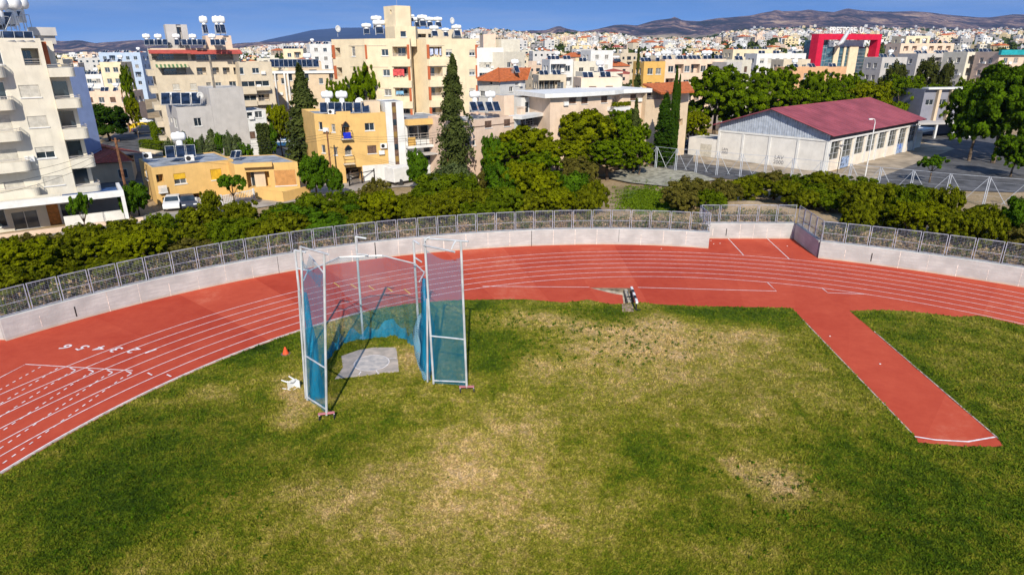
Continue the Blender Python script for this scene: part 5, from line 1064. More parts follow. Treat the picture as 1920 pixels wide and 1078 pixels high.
for i in range(16): ua, ub = a_+(b_-a_)*i/16, a_+(b_-a_)*(i+1)/16; q.add([F.A+F.U*ua-F.N*.02+Z3*d_, F.A+F.U*ub-F.N*.02+Z3*d_, F.A+F.U*ub-F.N*1.7+Z3*(c_+.1), F.A+F.U*ua-F.N*1.7+Z3*(c_+.1)], [(0, 3, 2, 1)], i % 2)
q.build('striped_awning', [mat('awning_green', (.10, .22, .10), .8), mat('awning_cream', (.68, .62, .40), .8)], b9.root)
for f in range(5):
    q = MB(); z0 = 1.8+f*3.05; q.obox(F3.A, F3.U, F3.N, F3.W-9.6, F3.W-.2, -1.1, -.01, z0+.0, z0+1.0); q.build('balcony', PL['sand'], b9.root)
b9r = blk('lower beige wing with glazed corner balconies right of the red awning block', 447, 117, 508, 127, 30, 12, PL['sand'], par=.2)
for r in [(449, 127, 457, 140, 'w'), (473, 128, 486, 138, 'w'), (449, 153, 478, 163, 'w'), (479, 152, 505, 162, 'w'), (452, 179, 481, 189, 'w'), (484, 177, 506, 190, 'bal')]: b9r.op(0, r[4], *r[:4])
b9r.done()
b9r.slabpx(0, 448, 163, 481, 177, .9); b9r.slabpx(0, 481, 163, 507, 170, .9); b9r.slabpx(0, 451, 189, 483, 200, .9); b9r.slabpx(0, 484, 191, 510, 197, .9)
q = blk('', 309, 46, 350, 128, 30, 5, PL['grey'], parts=b9.root, zg=19); q.opu(0, 'bal', 1.8, 19.5, 2.6, 23); q.done()
q = blk('', 385, 67, 433, 129, 30, 6, PL['peach'], parts=b9.root, zg=19); q.op(0, 'w', 417, 71, 425, 78); q.done()
for i, px in enumerate([277, 284, 291, 299, 306, 313, 333, 341, 352, 364, 371, 378, 400, 407, 414]): heater('heater_low' if i % 3 else 'heater1', px, 87, 127+(i % 2)*1.5, '%s white tank from the left in the row on the red awning block' % ORD(i+1), rz=.4, sc=.8)
for i, px in enumerate((386, 410, 419)): heater('heater1', px, 66, 131, 'white tank on tall steel stand, %s of three above the red awning block' % ['left', 'middle', 'right'][i], rz=.5, sc=(.9, .9, 1.25))
for i, (px, py) in enumerate([(279, 86), (289, 86), (387, 46), (409, 40)]): heater('antenna', px, py+18, 130, 'thin aerial %s above the red awning block' % ['at the far left', 'second from left', 'beside the left tall tank', 'beside the right tall tank'][i], sc=.8)
# long flats with collectors
b11 = blk('long beige flats with a row of tilted roof collectors', 511, 134, 660, 148, 8, 11, PL['beige'], par=.2, cap=1)
for y in (122, 147): 
    for px in (527, 562, 598): b11.op(0, 'w', px, y, px+8, y+11)
for y in (139, 164): 
    for px in (513, 540, 571, 617): b11.op(0, 'w' if px != 617 else 'bal', px, y-1, px+8, y+13)
b11.done(); F = b11.F[0]
for px in (511, 535): a, c, b, d = F.rect(px, 138, px+9, 205, -.6); q = MB(); q.obox(F.A, F.U, F.N, a, a+.35, -.6, -.01, c, d); q.obox(F.A, F.U, F.N, b-.3, b, -.6, -.01, c, d); q.build('bay_frame', PL['white'], b11.root)
q = MB(); q.obox(F.A, F.U, F.N, -.3, F.W+.3, -.35, -.005, b11.zt-.5, b11.zt+.03); q.build('cornice', M_WHITE, b11.root)
for i in range(9): heater('heater_low', 519+i*8.5, 128, 152, '%s collector from the left on the long beige flats roof' % ORD(i+1), rz=.3, sc=1.25)
heater('heater1', 576, 126, 155, 'cluster tank standing above the collectors of the long beige flats', sc=1.1)

# ---- cream tower block
Pf = [AY(621, 75, 107), AY(652, 75, 105), AY(683, 72, 102.5), AY(768, 72, 101), AY(771, 72, 105.5), AY(799, 73, 103), AY(893, 74, 107)]
Pf = [p[:2] for p in Pf]; bkv = np.array([-1.5, 13]); b8 = Bldg('apartment_building', 'big cream apartment block with orange corner columns and square stair tower', 'apartment building', Pf+[Pf[-1]+bkv, Pf[0]+bkv], 19.9, PL['cream'], par=.9)
for (y0, y1) in [(90, 107), (127, 144), (164, 181)]: b8.op(0, 'bal', 628+(y0-90)*.1, y0, 638+(y0-90)*.1, y1, dep=1.2)
b8.op(1, 'w', 659, 88, 666, 106)
for (dy, dx) in [(0, 0), (38, 3), (75, 6), (112, 10)]:
    b8.op(2, 'w', 715+dx, 93+dy, 728+dx, 105+dy); b8.op(2, 'bal', 736+dx*.8, 88+dy, 764+dx*.6, 106+dy, dep=1.5, rh=.35)
    b8.op(5, 'bal', 805+dx*.4, 88+dy*.985, 829+dx*.3, 106+dy*.985, dep=1.5, rh=.35); b8.op(5, 'h', 836+dx*.3, 93+dy*.98, 848+dx*.3, 105+dy*.98); b8.op(5, 'h', 880, 94+dy*.96, 891, 105+dy*.96)
b8.done()
for fi, x0, x1 in [(2, 683, 688), (5, 799.5, 804.5), (2, 763.5, 767.5), (5, 891, 893.5), (0, 623.5, 628)]:
    F = b8.F[fi]
    for k in range(5):
        a = F.uv(x0, 95)[0]; b = F.uv(x1, 95)[0]; q = MB(); zt_ = 19.05-3.02*k; q.obox(F.A, F.U, F.N, max(a, 0), b, -.12, -.005, zt_-1.95, zt_); q.build('orange_column', M_ORCOL, b8.root)
for fi in (2, 5, 1):
    F = b8.F[fi]
    for k in range(5): q = MB(); zt_ = 18.95-3.02*k; q.obox(F.A, F.U, F.N, .1, F.W*(.48 if fi == 2 else .35 if fi == 5 else 1), -.05, -.004, zt_-.05, zt_+.06); q.build('ledge', PL['sand'], b8.root)
    if fi != 1:
        for k in range(5): q = MB(); zt_ = 16.95-3.02*k; q.obox(F.A, F.U, F.N, F.W*.58 if fi == 2 else .1, F.W if fi == 2 else F.W*.36, -.22, -.006, zt_-.95, zt_+.05); q.build('balcony', PL['cream'], b8.root)
T0 = [AY(719, 14, 106)[:2], AY(740, 12, 103.5)[:2], AY(769, 13, 105)[:2], AY(769, 13, 105)[:2]+[-.6, 5], AY(719, 14, 106)[:2]+[0, 4]]
q = Bldg('', '', '', T0, 24.5, PL['cream'], zg=19.6, par=.1, parts=b8.root); q.op(0, 'dark', 731, 19, 734, 27, dep=.6); q.done()
T1 = [AY(722, 55, 105)[:2], AY(740, 55, 102.2)[:2], AY(779, 55, 103.5)[:2], AY(779, 55, 103.5)[:2]+[-.6, 7], AY(722, 55, 105)[:2]+[0, 6]]
q = Bldg('', '', '', T1, 21.6, PL['cream'], zg=19.3, par=.0, parts=b8.root); q.op(1, 'w', 751, 59, 762, 70); q.done()
q = blk('', 780, 55, 866, 109, 18, 6, PL['sand'], parts=b8.root, zg=19.2); q.op(0, 'bal', 781, 64, 799, 71, rail=False); q.op(0, 'bal', 803, 64, 812, 71, rail=False); q.done()
for i, (px, py, Y, sc) in enumerate([(688, 66, 105, 1.0), (712, 66, 105, 1.3), (707, 55, 110, 1.2), (783, 53, 112, 1.0), (793, 52, 111, 1.15), (806, 53, 111, 1.0), (822, 53, 111, 1.0), (815, 70, 106, 1.0), (857, 70, 108, 1.1), (772, 42, 112, .7), (836, 70, 107, .8)]): heater('heater1', px, py, Y, 'white tank %s from the left on the cream tower block roof' % ORD([1, 3, 2, 5, 6, 7, 9, 8, 11, 4, 10][i]), rz=.2, sc=(sc*.9, sc*.9, sc*.62))
for i, (px, py) in enumerate([(634, 70), (847, 55)]): heater('dish', px, py, 108, '%s white dish on the cream tower block roof' % ['left', 'right'][i], rz=.9, sc=1.0)
heater('antenna', 744, 12, 105, 'aerial on top of the square cream stair tower', sc=.8)
for (x0, y0, x1, y1, fi, c, lb) in [(737, 130, 758, 143, 2, (.75, .10, .10), 'red cloth hanging over a balcony of the cream tower block'), (806, 92, 827, 104, 5, (.55, .60, .80), 'white and blue laundry on the top balcony of the cream tower block'), (743, 171, 757, 178, 2, (.25, .5, .7), 'light blue laundry on a lower balcony of the cream tower block')]:
    F = b8.F[fi]; a, c_, b, d = F.rect(x0, y0, x1, y1, -.25); q = MB(); n_ = 7
    for i in range(n_):
        if fi == 5 and i % 3 == 2: continue
        q.obox(F.A, F.U, F.N, a+(b-a)*i/n_, a+(b-a)*(i+1)/n_-.003, -.30+.02*(i % 2), -.26+.02*(i % 2), c_+.1*(i % 2), d)
    tag(q.build('laundry', mat('cloth_'+lb[:5], c, .8, .2, 3)), lb, 'laundry')
# white and pink flats
b12 = blk('white flats with pink bay windows behind the cream tower block', 893, 90, 944, 196, 10, 14, PL['white'], par=.8); b12.grid(0, 5, 4, w=2.0, h=1.4, kinds='wshw', z0=1, fh=2.9); b12.done()
b12b = blk('ivory flats corner with red terrace roof beside the pink bay windows', 945, 98, 984, 194, 50, 14, PL['ivory'], par=.3); b12b.grid(0, 5, 3, w=1.6, h=1.4, kinds='wBs', z0=1, fh=2.9); b12b.done()
F = b12.F[0]
for k in range(4): a = F.W*.72; q = MB(); q.obox(F.A, F.U, F.N, a, a+3.2, -1.1, -.01, 3+k*2.9, 4.3+k*2.9); q.build('bay_window', mat('pink_panel', (.66, .36, .38), .8), b12.root)
q = blk('', 906, 65, 929, 200, 10, 8, PL['peach'], parts=b12.root, zg=14); q.done(); q = blk('', 940, 74, 975, 202, 40, 8, PL['ivory'], parts=b12.root, zg=14); q.grid(0, 1, 3, z0=15.5); q.done()
# hip roofed white house
A, B, C_ = AY(897, 151, 124), AY(937, 153, 119), AY(985, 149, 126); bv = np.array([-1, 9.])
h13 = Bldg('house', 'white rendered house under a broad orange hipped roof', 'house', [A, B, C_, C_[:2]+bv, A[:2]+bv], B[2]-.1, PL['white'], par=0)
for r in [(918, 153, 923, 159), (900, 171, 909, 181), (915, 171, 923, 181)]: h13.op(0, 'w', *r)
for r in [(966, 155, 972, 161), (955, 163, 962, 172)]: h13.op(1, 'w', *r)
h13.done(); ap = AY(935, 128, 126); e = [AY(894, 151, 123), AY(937, 153.5, 118.2), AY(988, 149.5, 125.5)]; zb_ = h13.zt; e = [np.array([p[0], p[1], zb_+.05]) for p in e]; e += [np.array([e[2][0]-1, e[2][1]+10, zb_+.05]), np.array([e[0][0]-1, e[0][1]+10, zb_+.05])]
ap1 = np.array([ap[0], ap[1]+1, ap[2]]); ap2 = ap1+[6, 1.5, 0]
q = MB(); q.add(e+[ap1, ap2], [(0, 1, 5), (1, 2, 6, 5), (2, 3, 6), (3, 4, 5, 6), (4, 0, 5), (4, 3, 2, 1, 0)]); q.build('roof', M_TILE, h13.root)
q = MB()
for i in range(3): q.tube([e[i], ap1 if i < 2 else ap2], .12, 4)
q.build('ridge', M_TILE, h13.root)
o = place(PROTO['heater1'], (*(e[1]*.5+ap2*.5)[:2], zb_+1.3), .3, .9, 'white tank sitting in the orange hipped roof', 'solar water heater', 'solar water heaters on the near roofs'); o.name = 'solar_water_heater'
# ---- further named blocks
LAND = []
def nb(label, px0, py, px1, Y, ang, D, wall, floors=3, cols=4, kinds='wwsh', tanks=0, side=True, **k):
    b = blk(label, px0, py, px1, Y, ang, D*.62, PL[wall], **k); zb = b.zt-.7-floors*3.0
    b.grid(0, floors, cols, w=1.3, kinds=kinds, z0=zb, margin=.6); 
    if side: b.grid(3, floors, 2, w=1.1, kinds='w', z0=zb); b.grid(1, floors, 2, w=1.1, kinds='w', z0=zb)
    b.done(); U = b.F[0].U; N = b.F[0].N
    for i in range(tanks):
        p = b.F[0].A+U*(b.F[0].W*(i+.5)/tanks)+N*(2.2+(i % 2)); o = place(PROTO[ty.choice(['heater_low', 'heater1', 'heater_low'])], (p[0], p[1], b.zt-b.par), ty.uniform(-.2, .3), .85, '%s tank from the left on the %s' % (ORD(i+1), ' '.join(label.split()[:8])), 'solar water heater', 'solar water heaters further away'); o.name = 'solar_water_heater'
    return b
nb('ivory house with red hipped roof left of the norfolk pine', 1105, 136, 1168, 118, 20, 9, 'ivory', 1, 3, tanks=1, name='house', cat='house')
q = AY(1120, 137, 121); m = MB(); z0 = q[2]; m.add([q, AY(1180, 140, 119), AY(1182, 136, 130), AY(1128, 134, 130), AY(1150, 129, 125)], [(0, 1, 4), (1, 2, 4), (2, 3, 4), (3, 0, 4)]); tag(m.build('tiled_roof', M_TILER), 'faded red hipped roof beside the norfolk pine', 'roof')
nb('peach roof house with tall slit window behind the long beige house', 1090, 146, 1165, 112, 12, 7, 'peach', 1, 2, kinds='b', tanks=2, name='house', cat='house')
nb('cream two-storey flats with columns left of the peach roof house', 1010, 141, 1062, 135, 10, 9, 'sand', 2, 4, kinds='wB', tanks=2)
nb('white terraced house with glass balconies above the cream flats', 1031, 112, 1075, 160, 15, 10, 'white', 2, 3, kinds='wB', tanks=3, name='house', cat='house')
nb('plain grey white block right of the white terraced house', 1076, 116, 1125, 165, 25, 9, 'ivory', 1, 2, kinds='w', tanks=1)
nb('bright white gabled villa far behind the peach roof house', 1108, 95, 1150, 220, 20, 12, 'white', 2, 2, name='house', cat='house')
nb('ochre house with blue windows beneath the slanted collectors', 1208, 116, 1248, 150, 15, 9, 'ochre', 2, 2, kinds='w', tanks=3, name='house', cat='house')
nb('long peach apartment row with balconies and a line of white tanks', 1247, 112, 1362, 152, 14, 12, 'peach', 3, 7, kinds='wwB', tanks=9)
nb('pale grey angular house with black line right of the peach row', 1363, 117, 1392, 150, 20, 9, 'grey', 1, 1, kinds='w')
nb('cream stair house with blue collectors behind the pine grove', 1390, 113, 1410, 152, 40, 8, 'ivory', 2, 1, kinds='b', tanks=1)
nb('cream flats with three orange tiled roofs left of the red framed building', 1375, 93, 1452, 250, 12, 12, 'cream', 2, 5, tanks=4)
nb('long white and cream terrace in front of the orange roofs', 1420, 101, 1512, 200, 12, 10, 'white', 2, 6, tanks=3)
nb('cream block beside the terrace near the red framed building', 1470, 112, 1520, 185, 14, 9, 'sand', 2, 3, kinds='w')
nb('orange walled flats with two tall tanks in front of the glass facade', 1485, 127, 1588, 165, 18, 10, 'orange', 1, 2, kinds='w', tanks=3)
nb('grey white flats right of the red framed building', 1655, 108, 1702, 175, 15, 10, 'grey', 2, 3, kinds='w', tanks=2)
nb('stepped peach flats with deep balconies, higher of the two', 1700, 68, 1745, 300, 10, 14, 'cream', 4, 3, kinds='wB', tanks=3)
nb('stepped peach flats with deep balconies, lower and wider one', 1690, 82, 1790, 285, 10, 14, 'peach', 4, 6, kinds='wBB', tanks=5)
nb('long grey flats with blue windows behind the eucalyptus trees', 1722, 101, 1815, 190, 12, 12, 'grey', 3, 6, kinds='wB', tanks=5)
nb('cream grey flats with white balconies and four big tanks', 1815, 98, 1878, 180, 14, 12, 'ivory', 3, 4, kinds='wB', tanks=4)
b = nb('pink flats under a teal roof edge at the right border', 1876, 98, 1960, 172, 10, 12, 'pink', 3, 4, kinds='w', tanks=0); F = b.F[0]; q = MB(); q.obox(F.A, F.U, F.N, -.5, F.W, -.8, -.01, b.zt-.7, b.zt+.5); q.build('teal_fascia', mat('teal', (.02, .35, .40), .6), b.root)
nb('white flats with blue shaded balconies on the left skyline', 184, 99, 262, 260, 5, 14, 'blue', 4, 5, kinds='wB', tanks=4)  # white flats: their blue shade is put into the wall colour
nb('yellowish beige block below the left white flats', 186, 117, 226, 190, 8, 12, 'cream', 2, 2, kinds='w', tanks=2)
nb('cream two-storey row with air conditioners above the dark round tree', 150, 172, 245, 165, 6, 11, 'peach', 1, 4, kinds='wwb', tanks=4)
nb('low white house with many roof tanks in the left gap', 148, 140, 190, 215, 10, 11, 'white', 2, 4, tanks=4, name='house', cat='house')
nb('beige flats with white balconies between red awning block and cream tower', 530, 92, 568, 235, 8, 12, 'cream', 4, 2, kinds='wB', tanks=4)
nb('white flats with beige stair wall just left of the cream tower', 580, 83, 620, 250, 25, 12, 'white', 4, 2, kinds='w', tanks=3)
q = AY(540, 121, 190); m = MB(); a_, b_, c_, d_ = AY(538, 116, 180), AY(602, 116, 182), AY(600, 115, 196), AY(548, 115, 196); e_ = AY(572, 107, 188); m.add([a_, b_, c_, d_, e_, a_-[0, 0, 3], b_-[0, 0, 3], c_-[0, 0, 3], d_-[0, 0, 3]], [(0, 1, 4), (1, 2, 4), (2, 3, 4), (3, 0, 4)]); r_ = T('house', 'beige house with low orange roof above the long beige flats', 'house', a_-[0, 0, 8]); m.build('roof', M_TILE, r_); m = MB(); m.prism([a_[:2], b_[:2], c_[:2], d_[:2]], 2, a_[2]-.05); m.build('wall', PL['beige'], r_)
# ---- red framed office building
root = T('office_building', 'modern office with bright red square frame around cream and glass strips', 'office building', AY(1585, 130, 255)*[1, 1, 0])
M_RED = mat('red_cladding', (.62, .012, .05), .5, .06, 1); M_FAC = glass('facade_glass', (.05, .12, .15)); Yr = 250
A = AY(1532, 64, Yr); B = AY(1651, 61, Yr+12); d = (B-A)[:2]; W_ = np.linalg.norm(d); d /= W_; nn = np.array([-d[1], d[0]]); zt = A[2]; k = 3.0
q = MB(); q.obox(A, d, nn, 0, W_, -1, 2.4, zt-2.0, zt); q.build('frame_beam', M_RED, root)
for (u0, u1) in [(0, 2.8), (W_-1.8, W_)]: q = MB(); q.obox(A, d, nn, u0, u1, -1, 2.4, 0, zt-2.01); q.build('frame_leg', M_RED, root)
q = MB(); q.obox(A, d, nn, 2.85, 7.6, 1.5, 8, 0, zt-2.05)
for i in range(9): q.obox(A, d, nn, 2.85, 7.6, 1.42, 1.49, 1+i*2.2, 1.1+i*2.2, 1)
for i in range(4): q.obox(A, d, nn, 3.2+i*1.3, 3.26+i*1.3, 1.40, 1.48, .5, zt-2.1, 1)
q.build('glass_tower', [M_FAC, M_ALU], root)
q = MB(); us = [7.8, 12.6, 15.2, 17.2, 18.6, 20.2, 24.6, 29.0]
fz = zt-4.4
q.obox(A, d, nn, 7.8, W_-1.9, 3, 12, 0, fz)
for i in range(14): q.obox(A, d, nn, 7.8, W_-1.9, 2.93, 2.99, .8+i*1.25, .86+i*1.25, 1)
q.build('glass_block', [M_FAC, M_ALU], root)
U_ = (W_-1.9-7.8)
for (a, b, o_) in [(.22, .33, 1.), (.44, .49, 1.), (.56, .76, 1.6), (.96, .995, 1.)]: q = MB(); q.obox(A, d, nn, 7.8+U_*a, 7.8+U_*b, 3-o_*.4, 2.9, 0, fz+.3); q.build('cream_slab', PL['cream'], root)
q = MB(); q.obox(A, d, nn, 7.8, 12, 5, 5.3, fz+.01, zt-2.05); q.obox(A, d, nn, 17.5, W_-1.9, 5, 5.3, fz+.01, zt-2.05); q.build('white_screen', M_WHITE, root)
q = MB(); q.tube([np.array([*(A[:2]+d*8.5), fz+.5])-np.array([*nn, 0])*2, np.array([*(A[:2]+d*10.5), fz+1.6])-np.array([*nn, 0])*2, np.array([*(A[:2]+d*12.5), fz+4.5])-np.array([*nn, 0])*2, np.array([*(A[:2]+d*13.6), zt+1.8])-np.array([*nn, 0])*2], [.5, .9, .7, .3], 6); q.build('curved_fin', M_ALU, root, smooth=True)
tx = glyph('rooftop_lettering', 'PRESTORE  U', (0, 0), 0, 2.9, M_WHITE, extrude=.15); tx.parent = root; tx.rotation_euler = (pi/2, 0, atan2(d[1], d[0])); c_ = A[:2]+d*(W_*.43)-nn*.5; tx.location = (c_[0]-root.location[0], c_[1]-root.location[1], zt+1.2-root.location[2])

# ================================================================== SPORTS HALL
zE, zR, zG = 5.6, 9.6, .8
K0 = AY(1556, 262, 96.5)[:2]; K1 = G(1722, 230, 5.75)[:2]; K3 = G(1348, 243.5, 5.6)[:2]
dl_ = (K1-K0); Ls = np.linalg.norm(dl_); dl_ /= Ls; dg = (K3-K0); Lg = np.linalg.norm(dg); dg /= Lg; K2 = K3+dl_*Ls
hall = T('sports_hall', 'cream sports hall with maroon pitched roof and corrugated gable', 'sports hall', (*((K0+K2)/2), zG))
M_HALL = plaster('hall_wall', (.74, .71, .67), .10); M_HALLS = plaster('hall_side', (.82, .72, .60), .10); M_MAR = mat('maroon_roof', (.33, .078, .098), .7, .14, .35, .05); M_CORR = mat('corrugated', (.52, .57, .66), .5, .12, 1.5)
FG = Face(K3, K0, zG-.3, zE); q = MB(); facewall(q, FG); q.build('gable_wall', M_HALL, hall)
q = MB()
for i in range(5): u = Lg*i/4; u0 = min(max(u-.17, 0), Lg-.35); q.obox(FG.A, FG.U, FG.N, u0, u0+.35, -.12, -.003, zG-.3, zE-.35 if 0 < i < 4 else zE)
q.obox(FG.A, FG.U, FG.N, 0, Lg, -.10, -.002, zE-.3, zE-.02); q.build('pilaster', PL['white'], hall)
def roofz(u): # height of the roof line across the gable (ridge is off centre towards the left)
    r = .50; return zE+1.05+(zR-zE-1.05)*(u/Lg/r if u/Lg < r else (1-u/Lg)/(1-r))
q = MB(); nc = 92
for i in range(nc):
    a, b = Lg*i/nc, Lg*(i+1)/nc; n_ = -.04 if i % 2 else .03
    P_ = lambda u, z, n=n_: FG.A+FG.U*u+FG.N*n+Z3*z
    q.quad(P_(a, zE), P_(b, zE), P_(b, roofz(b)-.05), P_(a, roofz(a)-.05))
    q.quad(P_(b, zE, n_), P_(b, zE, -.01), P_(b, roofz(b)-.05, -.01), P_(b, roofz(b)-.05, n_))
q.build('corrugated_gable', M_CORR, hall)
FS = Face(K0, K1, zG-.3, zE); nB = 8; bw = Ls/nB
for i in range(nB):
    a, b = i*bw+.45, (i+1)*bw-.45; c = 2.5
    if i in (1, 6): c = zG
    FS.ops.append((a, c, b, zE-.35, .28, False))
q = MB(); facewall(q, FS); q.build('side_wall', M_HALLS, hall)
q = MB()
for i in range(nB+1): u = min(max(i*bw-.16, 0), Ls-.32); q.obox(FS.A, FS.U, FS.N, u, u+.32, -.22, -.004, zG-.3, zE-.3)
q.obox(FS.A, FS.U, FS.N, 0, Ls, -.25, -.003, zE-.28, zE); q.build('pilaster', PL['white'], hall)
q = MB(); q.obox(FS.A, FS.U, FS.N, 0, Ls, .02, .2, zE+.02, zE+.95); q.build('dark_gap_wall', mat('gap_wall', (.22, .17, .16), .9), hall)  # dark wall strip between the white band and the roof
M_HGL = glass('hall_glass', (.12, .125, .11))
for i in range(nB):
    a, b = i*bw+.45, (i+1)*bw-.45; q = MB(); q.obox(FS.A, FS.U, FS.N, a, b, .2, .26, 2.5, zE-.35); w_ = q.build('window', M_HGL, hall)
    q = MB()
    for z_ in (2.5, 3.4, 4.3): q.obox(FS.A, FS.U, FS.N, a, b, .13, .195, z_, z_+.05)
    for u_ in (a, (a+b)/2, b-.05): q.obox(FS.A, FS.U, FS.N, u_, u_+.05, .12, .19, 2.5, zE-.36)
    q.build('window_frame', M_ALU, w_)
    if i in (1, 6):
        q = MB(); q.obox(FS.A, FS.U, FS.N, a, b, .14, .2, zG, 2.48); dr = q.build('door', mat('blue_door', (.32, .42, .62), .6, .15, 2), hall); dr['label'] = 'pale blue double door with dark graffiti' if i == 1 else 'blue door with bright blue graffiti'
        rr = random.Random(i); q = MB(); 
        for _ in range(9):
            u_, z_ = rr.uniform(a+.3, b-.5), rr.uniform(1.2, 2.5); P_ = [FS.A+FS.U*(u_+rr.uniform(-.3, .3))+FS.N*.128+Z3*(z_+rr.uniform(-.35, .35)) for _ in range(4)]; q.tube(P_, .035, 4)
        q.build('graffiti', mat('spray_dark' if i == 1 else 'spray_blue', (.03, .035, .06) if i == 1 else (.02, .10, .50), .7), dr)
FB = Face(K1, K2, zG-.3, zE+.5); q = MB(); facewall(q, FB); facewall(q, Face(K2, K3, zG-.3, zE)); q.build('rear_wall', M_HALLS, hall)
# roof: two slopes with eaves
ov = .9; rid0 = np.array([*(K3+(K0-K3)*.5-dl_*ov), zR]); rid1 = np.array([*(K3+(K0-K3)*.5+dl_*(Ls+ov)), zR])
sl = (zR-zE-1.05)/(Lg*.5); e0 = np.array([*(K0-dg*.9-dl_*ov), zE+1.05-.9*sl]); e1 = np.array([*(K0-dg*.9+dl_*(Ls+ov)), zE+1.05-.9*sl]); f0 = np.array([*(K3+dg*.6-dl_*ov), zE+1.05-.6*sl]); f1 = np.array([*(K3+dg*.6+dl_*(Ls+ov)), zE+1.05-.6*sl])
q = MB(); nr_ = 60
for (a, b, c, d_) in [(e0, e1, rid1, rid0), (rid0, rid1, f1, f0)]:
    for i in range(nr_):
        s0, s1 = i/nr_, (i+1)/nr_; lift = np.array([0, 0, .035 if i % 2 else 0]); q.quad(a+(b-a)*s0+lift, a+(b-a)*s1+lift, d_+(c-d_)*s1+lift, d_+(c-d_)*s0+lift)
        q.quad(a+(b-a)*s1+lift, a+(b-a)*s1+[0, 0, .035]-lift, d_+(c-d_)*s1+[0, 0, .035]-lift, d_+(c-d_)*s1+lift)
q.build('roof', M_MAR, hall)
q = MB()
for a, b in [(e0, rid0), (rid0, f0), (e0, e1), (rid0, rid1)]: q.tube([a-[0, 0, .06], b-[0, 0, .06]] if b is not rid1 else [a, b], .09, 4)
q.build('roof_edge', M_MAR, hall)
for (tx_, u, z_, sz) in [('ΛΑΝ', 1.5, 2.5, .6), ('2000', 1.5, 1.95, .6), ('ΞΑΛΥ', 15.0*Lg/25, 2.2, .85), ('2000', 15.0*Lg/25, 1.45, .85)]:
    g = glyph('graffiti', {'ΛΑΝ': 'LAN', 'ΞΑΛΥ': 'LAV'}.get(tx_, tx_), (0, 0), 0, sz, mat('spray', (.16, .15, .17), .8, .3, 6)); g.parent = hall; p = FG.A+FG.U*u-FG.N*.02; g.rotation_euler = (pi/2, 0, atan2(FG.U[1], FG.U[0])); g.location = (p[0]-hall.location[0], p[1]-hall.location[1], z_-hall.location[2])
an = Bldg('outbuilding', 'low cream lean-to with square door at the left end of the sports hall', 'outbuilding', [K3+dg*5.6, K3+dg*.05, K3+dg*.05+dl_*6, K3+dg*5.6+dl_*6], 3.9, M_HALL, par=.1); an.opu(0, 's', 2.4, .9, 4.6, 3.0, dep=.08, trim=False); an.done()
an = Bldg('outbuilding', 'small cream porch with flat overhanging roof at the far end of the sports hall', 'outbuilding', [K1+dl_*.6+dg*.5, K1+dl_*5+dg*.5, K1+dl_*5+dg*6, K1+dl_*.6+dg*6], 4.0, M_HALLS, par=0); an.done(); F = an.F[0]; q = MB(); q.obox(F.A, F.U, F.N, -.6, F.W+1.2, -1.5, 5, 4.01, 4.45); q.build('flat_roof', PL['white'], an.root)
# school block at the right
sc = blk('school block with grey panels between beige fins beyond the sports hall', 1735, 168, 1830, 138, 8, 12, plaster('wall_grey_shade', (.26, .26, .31)), name='school_building', cat='school building', par=.1)  # grey panels darkened bluish: their shade is put into the wall colour
for i in range(6): u = i*2.9+.4; sc.opu(0, 'w', u+.3, 7.2, u+2.1, 8.3, trim=False); 
sc.opu(0, 'dark', 1, .8, sc.F[0].W-1, 3.6, dep=3); sc.done(); F = sc.F[0]
for i in range(6): q = MB(); q.obox(F.A, F.U, F.N, i*2.9+2.7, i*2.9+3.3, -.7, -.01, 3.8, sc.zt+.0); q.build('fin', PL['beige'], sc.root)
q = MB(); q.obox(F.A, F.U, F.N, -4, F.W, -4, -.01, 3.7, 4.1); q.build('walkway_roof', PL['grey'], sc.root); q = MB(); q.obox(F.A, F.U, F.N, 0, F.W, -.9, 1, sc.zt+.01, sc.zt+.35); q.build('roof_edge', PL['white'], sc.root)
for i in range(4): q = MB(); q.obox(F.A, F.U, F.N, i*4-3, i*4-2.6, -3.9, -3.5, .5, 3.7); q.build('column', PL['white'], sc.root)
# ---- tall braced wire fences
def bracefence(label, bases, zg=.85, h=3.4, cross=True):
    P = [G(*b, zg)[:2] for b in bases]; r = T('wire_fence', label, 'fence', (*P[len(P)//2], zg))
    for p in P:
        m = MB()
        for dx in (-.11, .11): m.tube([(p[0]+dx, p[1], zg-.3), (p[0]+dx, p[1], zg+h)], .055, 6)
        m.build('post', M_GALV, r)
    for a, b in zip(P[:-1], P[1:]):
        A_, B_ = np.array([*a, zg]), np.array([*b, zg]); m = MB(); mid_ = (A_+B_)/2
        m.tube([A_+[.1, 0, h-.1], A_*.45+B_*.55+[0, 0, .35]], .03, 4); m.tube([B_+[-.1, 0, h-.1], A_*.55+B_*.45+[0, 0, .35]], .03, 4); m.build('brace', M_GALV, r)
        m = MB(); m.tube([A_+[0, 0, h], B_+[0, 0, h]], .025, 4)
        for zz in (.4, 1.2, 2.0, 2.8): m.tube([A_+[0, 0, zz], B_+[0, 0, zz]], .008, 3)
        m.build('wire', M_GALV, r)
bracefence('tall braced wire fence in front of the sports hall gable', [(1196, 313.6), (1229, 317), (1266, 322), (1304, 325), (1343, 329), (1387, 334), (1432, 338), (1482, 344), (1534, 350), (1588, 357), (1643, 364), (1703, 371), (1771, 379), (1843, 386), (1917, 393), (2000, 401)])
bracefence('shorter braced wire fence along the road beyond the gravel patch', [(1229, 300), (1253, 281), (1272, 278.5), (1291, 276)], h=3.2)
m_ = MB(); 
